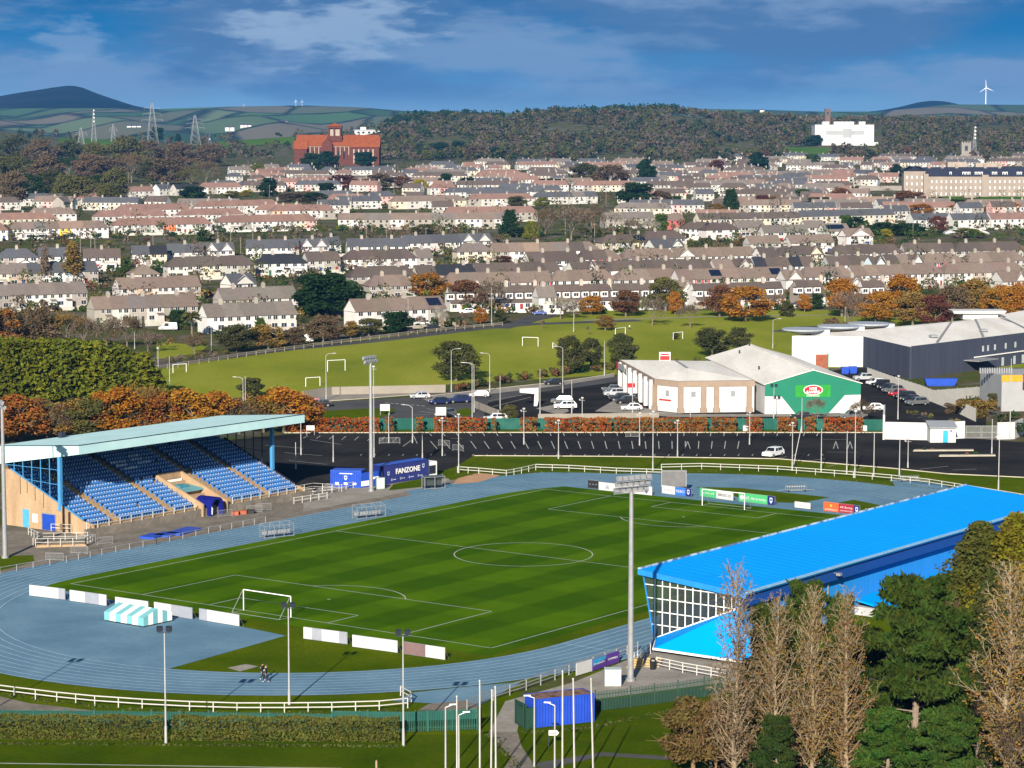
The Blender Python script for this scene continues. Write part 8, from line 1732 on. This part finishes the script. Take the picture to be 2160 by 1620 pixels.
def pylon(px,base,top,w,lab,arms=3,mast=False):
 p,k = pk(px,base); h = (base-top)*k; w *= k; t = thing('lattice_mast' if mast else 'electricity_pylon',lab,'mast' if mast else 'pylon',p,.3,'lattice masts' if mast else 'electricity pylons')
 mb = MB(); n = 7; r = .2
 cor = lambda z: [Vector((sx*w/2*(1-z*.86),sy*w/2*(1-z*.86),z*h)) for sx,sy in ((-1,-1),(1,-1),(1,1),(-1,1))]
 for i in range(n):
  z0,z1 = (i/n)**.85,((i+1)/n)**.85; A_,B_ = cor(z0),cor(z1)
  for j in range(4): mb.tube(A_[j],B_[j],r,r,4,caps=False); mb.tube(A_[j],B_[(j+1) % 4],r*.6,r*.6,3,caps=False); mb.tube(A_[(j+1) % 4],B_[j],r*.6,r*.6,3,caps=False); mb.tube(B_[j],B_[(j+1) % 4],r*.6,r*.6,3,caps=False)
 mb.build('lattice',M_galv,t,local=True)
 for i in range(arms):
  z = h*(.66+.12*i); a = w*(.85-.12*i); mb = MB()
  if mast: mb.tube((w*.1,-.6,z),(w*.1,-.6,z+1.6),1.0,1.0,8)
  else:
   for s_ in (-1,1): mb.tube((0,0,z+1.4),(s_*a,0,z),r*.7,r*.5,4); mb.tube((0,0,z-.6),(s_*a,0,z),r*.7,r*.5,4); mb.tube((s_*a,0,z),(s_*a,0,z-2),.2,.2,4)
  mb.build('dish' if mast else 'cross_arm',M_white if mast else M_galv,t,local=True)
pylon(322,322,218,26,'tallest electricity pylon, left of the church',3); pylon(412,320,244,24,'second electricity pylon, between the tallest one and the church',3); pylon(171,312,270,16,'small pylon left of the white dish mast',2); pylon(198,300,236,10,'slim telecom mast with white dishes',4,True); pylon(385,300,240,10,'faint slim mast between the two big pylons',1,True); pylon(239,300,262,10,'small far pylon right of the dish mast',2); pylon(442,316,284,8,'small lattice mast at the electricity substation',1,True); pylon(2055,335,272,9,'slim lattice mast beside the grey church tower',4,True)
def turbine(px,base,top,d,lab):
 z0 = CAMH+d*(278.5-base)/FPX; k = d/FPX; h = (base-top)*k*.78; t = thing('wind_turbine',lab,'wind turbine',((px-1080)*k,d,z0-2),0,'wind turbines'); mb = MB(); mb.tube((0,0,0),(0,0,h),h*.028,h*.016,10); mb.build('mast',M_white,t,local=True); mb = MB(); mb.box(-h*.02,h*.02,-h*.05,h*.05,h,h+h*.045); mb.build('nacelle',M_white,t,local=True)
 for a in (95,215,335): mb = MB(); c,s_ = math.cos(R(a)),math.sin(R(a)); L = h*.5; mb.hexa([(c*.02*L-s_*.045*L,-h*.07,h+h*.02+s_*.02*L+c*.045*L),(c*.02*L+s_*.045*L,-h*.07,h+h*.02+s_*.02*L-c*.045*L),(c*.02*L+s_*.045*L,-h*.06,h+h*.02+s_*.02*L-c*.045*L),(c*.02*L-s_*.045*L,-h*.06,h+h*.02+s_*.02*L+c*.045*L)] + [(c*L-s_*.01*L,-h*.07,h+h*.02+s_*L+c*.01*L),(c*L+s_*.01*L,-h*.07,h+h*.02+s_*L-c*.01*L),(c*L+s_*.01*L,-h*.06,h+h*.02+s_*L-c*.01*L),(c*L-s_*.01*L,-h*.06,h+h*.02+s_*L+c*.01*L)]); mb.build('blade',M_white,t,local=True)
turbine(2073,219,176,6900,'big white wind turbine on the green hill at the right'); turbine(627,224,210,6900,'tiny wind turbine on the far hill behind the church, left one'); turbine(640,224,211,6950,'tiny wind turbine on the far hill behind the church, right one'); turbine(518,227,218,6900,'tiny wind turbine on the far hill between the pylons and the church')
def farm(px,py,w,d,lab,n=1):
 k = d/FPX; z = CAMH+d*(278.5-py)/FPX; t = thing('farmhouse',lab,'house',((px-1080)*k,d,z),0,'far white farmhouses')
 mb = MB()
 for i in range(n): x = i*w*k*1.15; mb.box(x,x+w*k,0,8,-4,4)
 mb.build('wall',M_wallw,t,local=True); mb = MB()
 for i in range(n): x = i*w*k*1.15; gable_x(mb,x,x+w*k,-.3,8.3,3.9,7)
 mb.build('roof',M_greyc,t,local=True)
for px,py,w,d,lab,n in ((272,270,9,5200,'white farm range below the fields, nearest the tall pylon',3),(478,273,9,5100,'white farm range left of the green field',2),(556,252,7,5900,'white farmhouse on the far fields, upper one',2),(594,260,7,5600,'white farmhouse on the far fields, middle one',2),(563,248,6,6200,'small white farmhouse high on the far hill',1),(510,268,7,5300,'white farmhouses just above the green field',3),(1600,236,9,6500,'low white farm roof on the right horizon',1)): farm(px,py,w,d,lab,n)
p,k = pk(776,284); t = thing('hillside_house','white flat-roofed house group with an upper storey on the ridge above the church','house',p); mb = MB(); mb.box(*cb(-28,30,0,20,-6,9)); mb.box(*cb(-16,-4,2,14,9,16)); mb.build('wall',M_wallw,t,local=True); mb = MB(); mb.box(*cb(-30,32,-1,21,9,10.5)); mb.build('roof',M_bg,t,local=True)
for x in (-22,-12,0,10,20): mb = MB(); mb.box(*cb(x,x+5,-.4,0,2.5,6.5)); mb.build('window',M_glassd,t,local=True)
for i in range(70):
 px,py = rnd.uniform(20,2140),rnd.uniform(350,560); p = GT(px,py); o = None; mb = MB(); h = rnd.uniform(8,10); mb.tube((0,0,-1),(0,0,h),.16,.11,5); mb.bar((-.8,0,h-.5),(.8,0,h-.5),.1,.1); o = mb.build('telegraph_pole',mat('pole_wood',(.22,.20,.17),.9),local=True); o.location = p; tag(o,'thin wooden telegraph pole rising among the terraces','pole','telegraph poles in the town')
# trees close to the camera
def near_poplar(seed,H=16.0):
 global rg
 rg = np.random.default_rng(seed); tr = MB(); tips = []; N = 15; pts = [Vector((.15*math.sin(i*.5+seed),.12*math.cos(i*.7),H*i/N)) for i in range(N+1)]
 for i in range(N): tr.tube(pts[i],pts[i+1],.20*(1-i/N)**.8+.025,.20*(1-(i+1)/N)**.8+.02,7,caps=False)
 n = 74
 for i in range(n):
  t = .10+.88*(i/n); z = t*H; j = min(N-1,int(t*N)); p = pts[j]+(pts[j+1]-pts[j])*(t*N-j); a = i*2.4+rg.random()*.7; L = (3.6*(1-t)**.55+.7)*(.7+.5*rg.random())*(.55+.45*min(1,t*3)); up = .75+.5*t+.3*rg.random()
  d = Vector((math.cos(a),math.sin(a),up)).normalized(); q = p; r = .05*(1-t)+.018
  for s_ in range(4):
   d = (d+Vector((0,0,.13))+Vector(rg.normal(size=3))*.10).normalized(); q2 = q+d*(L/4); tr.tube(q,q2,r*(1-s_*.22),r*(1-(s_+1)*.22),4,caps=False)
   for _ in range(3):
    e = (d+Vector(rg.normal(size=3))*.55+Vector((0,0,.2))).normalized(); w = q+(q2-q)*rg.random(); l2 = L*(.16+.16*rg.random()); tr.tube(w,w+e*l2,.020,.010,3,caps=False); tips.append(tuple(w+e*l2)); tips.append(tuple(w+e*l2*.6))
    e2 = (e+Vector(rg.normal(size=3))*.6).normalized(); tr.tube(w+e*l2*.5,w+e*l2*.5+e2*l2*.6,.014,.008,3,caps=False); tips.append(tuple(w+e*l2*.5+e2*l2*.6))
   q = q2
  tips.append(tuple(q))
 tp = np.array(tips); low = tp[rg.random(len(tp)) < np.clip(1.25-tp[:,2]/H*1.15,.06,1)]
 lv = np.repeat(low,3,0)+rg.normal(size=(len(low)*3,3))*(.20,.20,.22); return tr.mesh('trunk',M_bark),leaf_mesh('crown',lv,.125,aspect=1.25)
M_leaf_near = leaf_mat('near_leaves',.8,.3,1.2)
def near_pine(seed,H,Rm,n=46,broad=.5):
 global rg
 rg = np.random.default_rng(seed); tr = MB(); P_ = []; tr.tube((0,0,-.5),(.2,.1,H*.55),.28,.18,8,caps=False); tr.tube((.2,.1,H*.55),(.1,0,H*.97),.18,.04,7,caps=False)
 for i in range(n):
  t = .03+.95*i/n; z = t*H; a = i*2.4+rg.random(); L = Rm*(1-.72*t**1.5)*(.5+.65*rg.random()); d = Vector((math.cos(a),math.sin(a),.05+.6*t)).normalized(); q = Vector((.15,.05,z)); r = .08*(1-t)+.022
  for s_ in range(5):
   d = (d+Vector(rg.normal(size=3))*.18+Vector((0,0,.08))).normalized(); q2 = q+d*(L/5); tr.tube(q,q2,r*(1-s_*.18),r*(1-(s_+1)*.18),4,caps=False); q = q2
   if s_ >= 2:
    for _ in range(4):
     e = Vector(rg.normal(size=3))*.42; e.z *= .5; c = q+e; tr.tube(q,c,.02,.012,3,caps=False); m_ = 80; P_.append(rg.normal(size=(m_,3))*np.array([.22,.22,.15])+np.array(c)+np.array([0,0,.14]))
 P_.append(rg.normal(size=(260,3))*np.array([.3,.3,.5])+np.array([.1,0,H*.96]))
 return tr.mesh('trunk',M_bark),leaf_mesh('crown',np.concatenate(P_),.185,aspect=3.6,up=(0,0,.7))
PB = (.24,.188,.122); near = 'bare poplars in front of the blue-roofed stand'
PM = [near_poplar(3),near_poplar(8),near_poplar(15)]
def ntree(name,meshes,px,base,top,H,lab,col,grp,rz,bark,sxy=None,cat='tree'):
 d = 55.6*FPX/(base-278.5); p = G(px,base); h = CAMH - p.y*math.tan(math.atan((top-810)/FPX)+PITCH); t = thing(name,lab,cat,p,rz,grp); s_ = h/H; x = s_ if sxy is None else s_*sxy; t.scale = (x,x,s_)
 put('trunk',meshes[0],t,color=bark); put('crown',meshes[1],t,color=col); return t
AM = (.135,.082,.026)
for i,(px,base,top,lab,c,sx) in enumerate(((1551,1668,1200,'leftmost bare poplar, in front of the glazed stand end',(.135,.092,.052),.95),(1634,1672,1262,'bare brown poplar, second from the glazed stand end',AM,1.05),(1712,1665,1250,'bare brown poplar in the middle of the row',(.145,.090,.028),.95),(1782,1668,1255,'bare brown poplar touching the big dark pine',(.16,.092,.026),1.0),(2122,1676,1195,'tall brown poplar right of the big dark pine',(.18,.108,.026),1.2))):
 ntree('poplar_tree',PM[i % 3],px,base,top,16.0,lab,c,near,i*1.3,PB,sx)
PI = [near_pine(5,14,4.6,50),near_pine(9,14,4.2,44)]
DK = (.030,.050,.009); gp = 'dark pines behind the poplars'
for i,(px,base,top,lab,c,sx) in enumerate(((1925,1640,1245,'biggest dark green pine in front of the blue stand',DK,1.15),(1990,1625,1330,'dark pine close behind the biggest one',(.026,.045,.010),.95),(1695,1585,1248,'dark pine behind the second and third poplars',DK,.75),(1765,1580,1272,'dark pine behind the fourth poplar',(.034,.054,.010),.7),(1610,1570,1295,'small dark pine behind the second poplar',DK,.7),(1590,1610,1400,'dark pine filling the gap after the first poplar',(.024,.040,.009),.9),(1675,1615,1390,'dark pine between the second and third poplars',(.024,.042,.009),.8),(1748,1615,1380,'dark pine between the third and fourth poplars',(.026,.044,.009),.8),(1830,1600,1340,'dark pine right of the fourth poplar',(.026,.042,.009),.9),(1870,1700,1505,'low green pine at the bottom edge below the biggest one',(.034,.070,.012),1.5),(1985,1705,1510,'second low green pine at the bottom edge',(.034,.064,.012),1.4),(1640,1690,1520,'low dark evergreen among the poplar trunks',(.024,.042,.010),1.2))):
 ntree('pine_tree',PI[i % 2],px,base,top,14.0,lab,c,gp,i*1.9,(.20,.16,.12),sx)
def near_cypress(seed,H=16.0):
 global rg
 rg = np.random.default_rng(seed); tr = MB(); tr.tube((0,0,-.5),(0,0,H*.93),.32,.05,8,caps=False); P_ = []
 for i in range(1700):
  t = rg.random()**1.05; z = .4+t*(H-.6); a = rg.random()*6.283; Rm = 3.9*(1-t)**.62*(.8+.25*math.sin(a*3+t*9)); L = Rm*(.72+.34*rg.random()); d = np.array([math.cos(a),math.sin(a),.55]); d /= np.linalg.norm(d); m_ = 26; s_ = rg.random(m_)[:,None]**.7
  P_.append(np.array([0,0,z-.5])+d*L*(.45+.6*s_)*np.array([1,1,1])+rg.normal(size=(m_,3))*.14)
 return tr.mesh('trunk',M_bark),leaf_mesh('crown',np.concatenate(P_),.155,aspect=2.2,up=(0,0,.8))
CYM = [near_cypress(4),near_cypress(12)]
for i,(px,base,top,lab,c,sx) in enumerate(((2062,1420,1092,'dark olive conifer at the far end of the blue stand roof',(.060,.066,.014),1.9),(2140,1432,1074,'yellow-green conifer cut by the right edge',(.115,.105,.010),1.9),(2215,1440,1090,'yellow-green conifer beyond the right edge',(.10,.10,.012),1.8),(2110,1470,1180,'lower dark conifer in front of the yellow-green one',(.048,.058,.016),1.9))):
 ntree('conifer_tree',CYM[i % 2],px,base,top,16.0,lab,c,'tall conifers at the right edge',i*1.7,(.14,.11,.08),sx)
tree('leafy',2012,1430,1300,62,'ochre','small orange-brown tree between the pine and the conifers',p=G(2012,1430)); tree('bare',1985,1440,1215,90,'brown','thin bare tree against the back of the blue stand',p=G(1985,1440))
tree('leafy',1465,1660,1478,125,(.10,.07,.025),'olive-brown bushy tree at the lawn left of the poplars',p=G(1462,1640),bark=(.2,.13,.07)); tree('bare',1510,1650,1440,90,(.13,.085,.035),'ochre half-bare tree at the first poplar trunk',p=G(1510,1650),bark=(.2,.13,.07))
for i,(px,b,top,w,c) in enumerate(((1672,1630,1470,90,'brown'),(1830,1640,1450,90,'brown'),(2060,1620,1400,110,'brown'),(2170,1690,1450,120,'dun'))):
 tree('bare',px,b,top,w,(.08,.06,.04),'bare brown undergrowth tree, %s from the left behind the poplar trunks' % ORD[i],'undergrowth trees behind the poplars',p=G(px,b))
sc2 = {}
for i in range(420):
 px,py = rnd.uniform(1500,2300),rnd.uniform(1520,1720)
 if px < 1560 and py < 1600: continue
 p = G(px,py); h = rnd.uniform(.8,3.2); sc2.setdefault(rnd.choice(['brown','dun','olive','dark','deep','green','leaf','brown']),[]).append(crown_pts((p.x,p.y,-.2),h*1.3,h,150,4))
stuff_cloud('undergrowth',[(np.concatenate(v),.22,c) for c,v in sc2.items()])
sheet('woodland_floor',[(1520,1720),(1530,1560),(1620,1480),(2000,1440),(2400,1430),(2500,1750)],.045,mat2('leaf_litter',[(.3,(.035,.03,.015)),(.5,(.07,.055,.03)),(.7,(.045,.05,.015))],scale=.6,detail=8))
p = G(1499,1628); t = thing('concrete_post','pale concrete fence post with a wire in front of the first poplar','post',p); mb = MB(); mb.box(-.11,.11,-.11,.11,0,4.6); mb.extr([(-.11,-.11,4.6),(.11,-.11,4.6),(0,0,4.85)],(0,.2,0)); mb.build('post_shaft',M_pave,t,local=True); mb = MB(); q = G(2200,1625)-p; 
for i in range(12): a,b = i/12,(i+1)/12; f = lambda s_: Vector((q.x*s_,q.y*s_,4.2-.55*4*s_*(1-s_)+.2*s_)); mb.tube(f(a),f(b),.02,.02,4,caps=False)
mb.build('wire',M_galv,t,local=True)
t = thing('wooden_post','short weathered post standing on the near lawn','post',G(794,1634)); mb = MB(); mb.box(-.08,.08,-.08,.08,0,1.2); mb.extr([(-.08,-.08,1.2),(.08,-.08,1.2),(0,-.08,1.32)],(0,.16,0)); mb.build('post_shaft',M_tan,t,local=True)
tf = {}
def tufts(line,wid,dens,cols=('leaf','olive','green')):
 pts = [G(*q) for q in line]
 for a,b in zip(pts,pts[1:]):
  L = (b-a).length; n = int(L*dens); r = rg.random((n,1)); P_ = np.array(a)+r*np.array(b-a)+np.c_[rg.normal(size=(n,2))*wid,rg.random(n)*.14+.02]
  for c in cols: tf.setdefault(c,[]).append(P_[rg.random(n) < 1/len(cols)])
tufts([(0,1570),(850,1576)],.25,22); tufts([(0,1466),(200,1492),(500,1508),(860,1500)],.3,14); tufts([(965,1003),(1130,998),(1500,996),(1900,1022),(2100,1052)],.35,8); tufts([(1100,1548),(1255,1535),(1420,1498),(1540,1478)],.3,18); tufts([(600,914),(1860,914)],.3,6); tufts([(1028,1548),(1090,1620)],.25,18)
stuff_cloud('grass_tufts',[(np.concatenate(v),.2,c) for c,v in tf.items()])
# air
mb = MB(); mb.box(-2600,2600,-40,10400,-2.2,275)
hzo = mb.build('haze',[],local=True); m = bpy.data.materials.new('haze'); m.use_nodes = True; nt = m.node_tree; nt.nodes.clear(); o_ = nt.nodes.new('ShaderNodeOutputMaterial'); v = nt.nodes.new('ShaderNodeVolumePrincipled'); v.inputs['Color'].default_value = (.12,.44,1,1); v.inputs['Density'].default_value = 4.2e-5; v.inputs['Anisotropy'].default_value = .1; nt.links.new(v.outputs[0],o_.inputs['Volume']); hzo.data.materials.append(m); tag(hzo,kind='stuff')
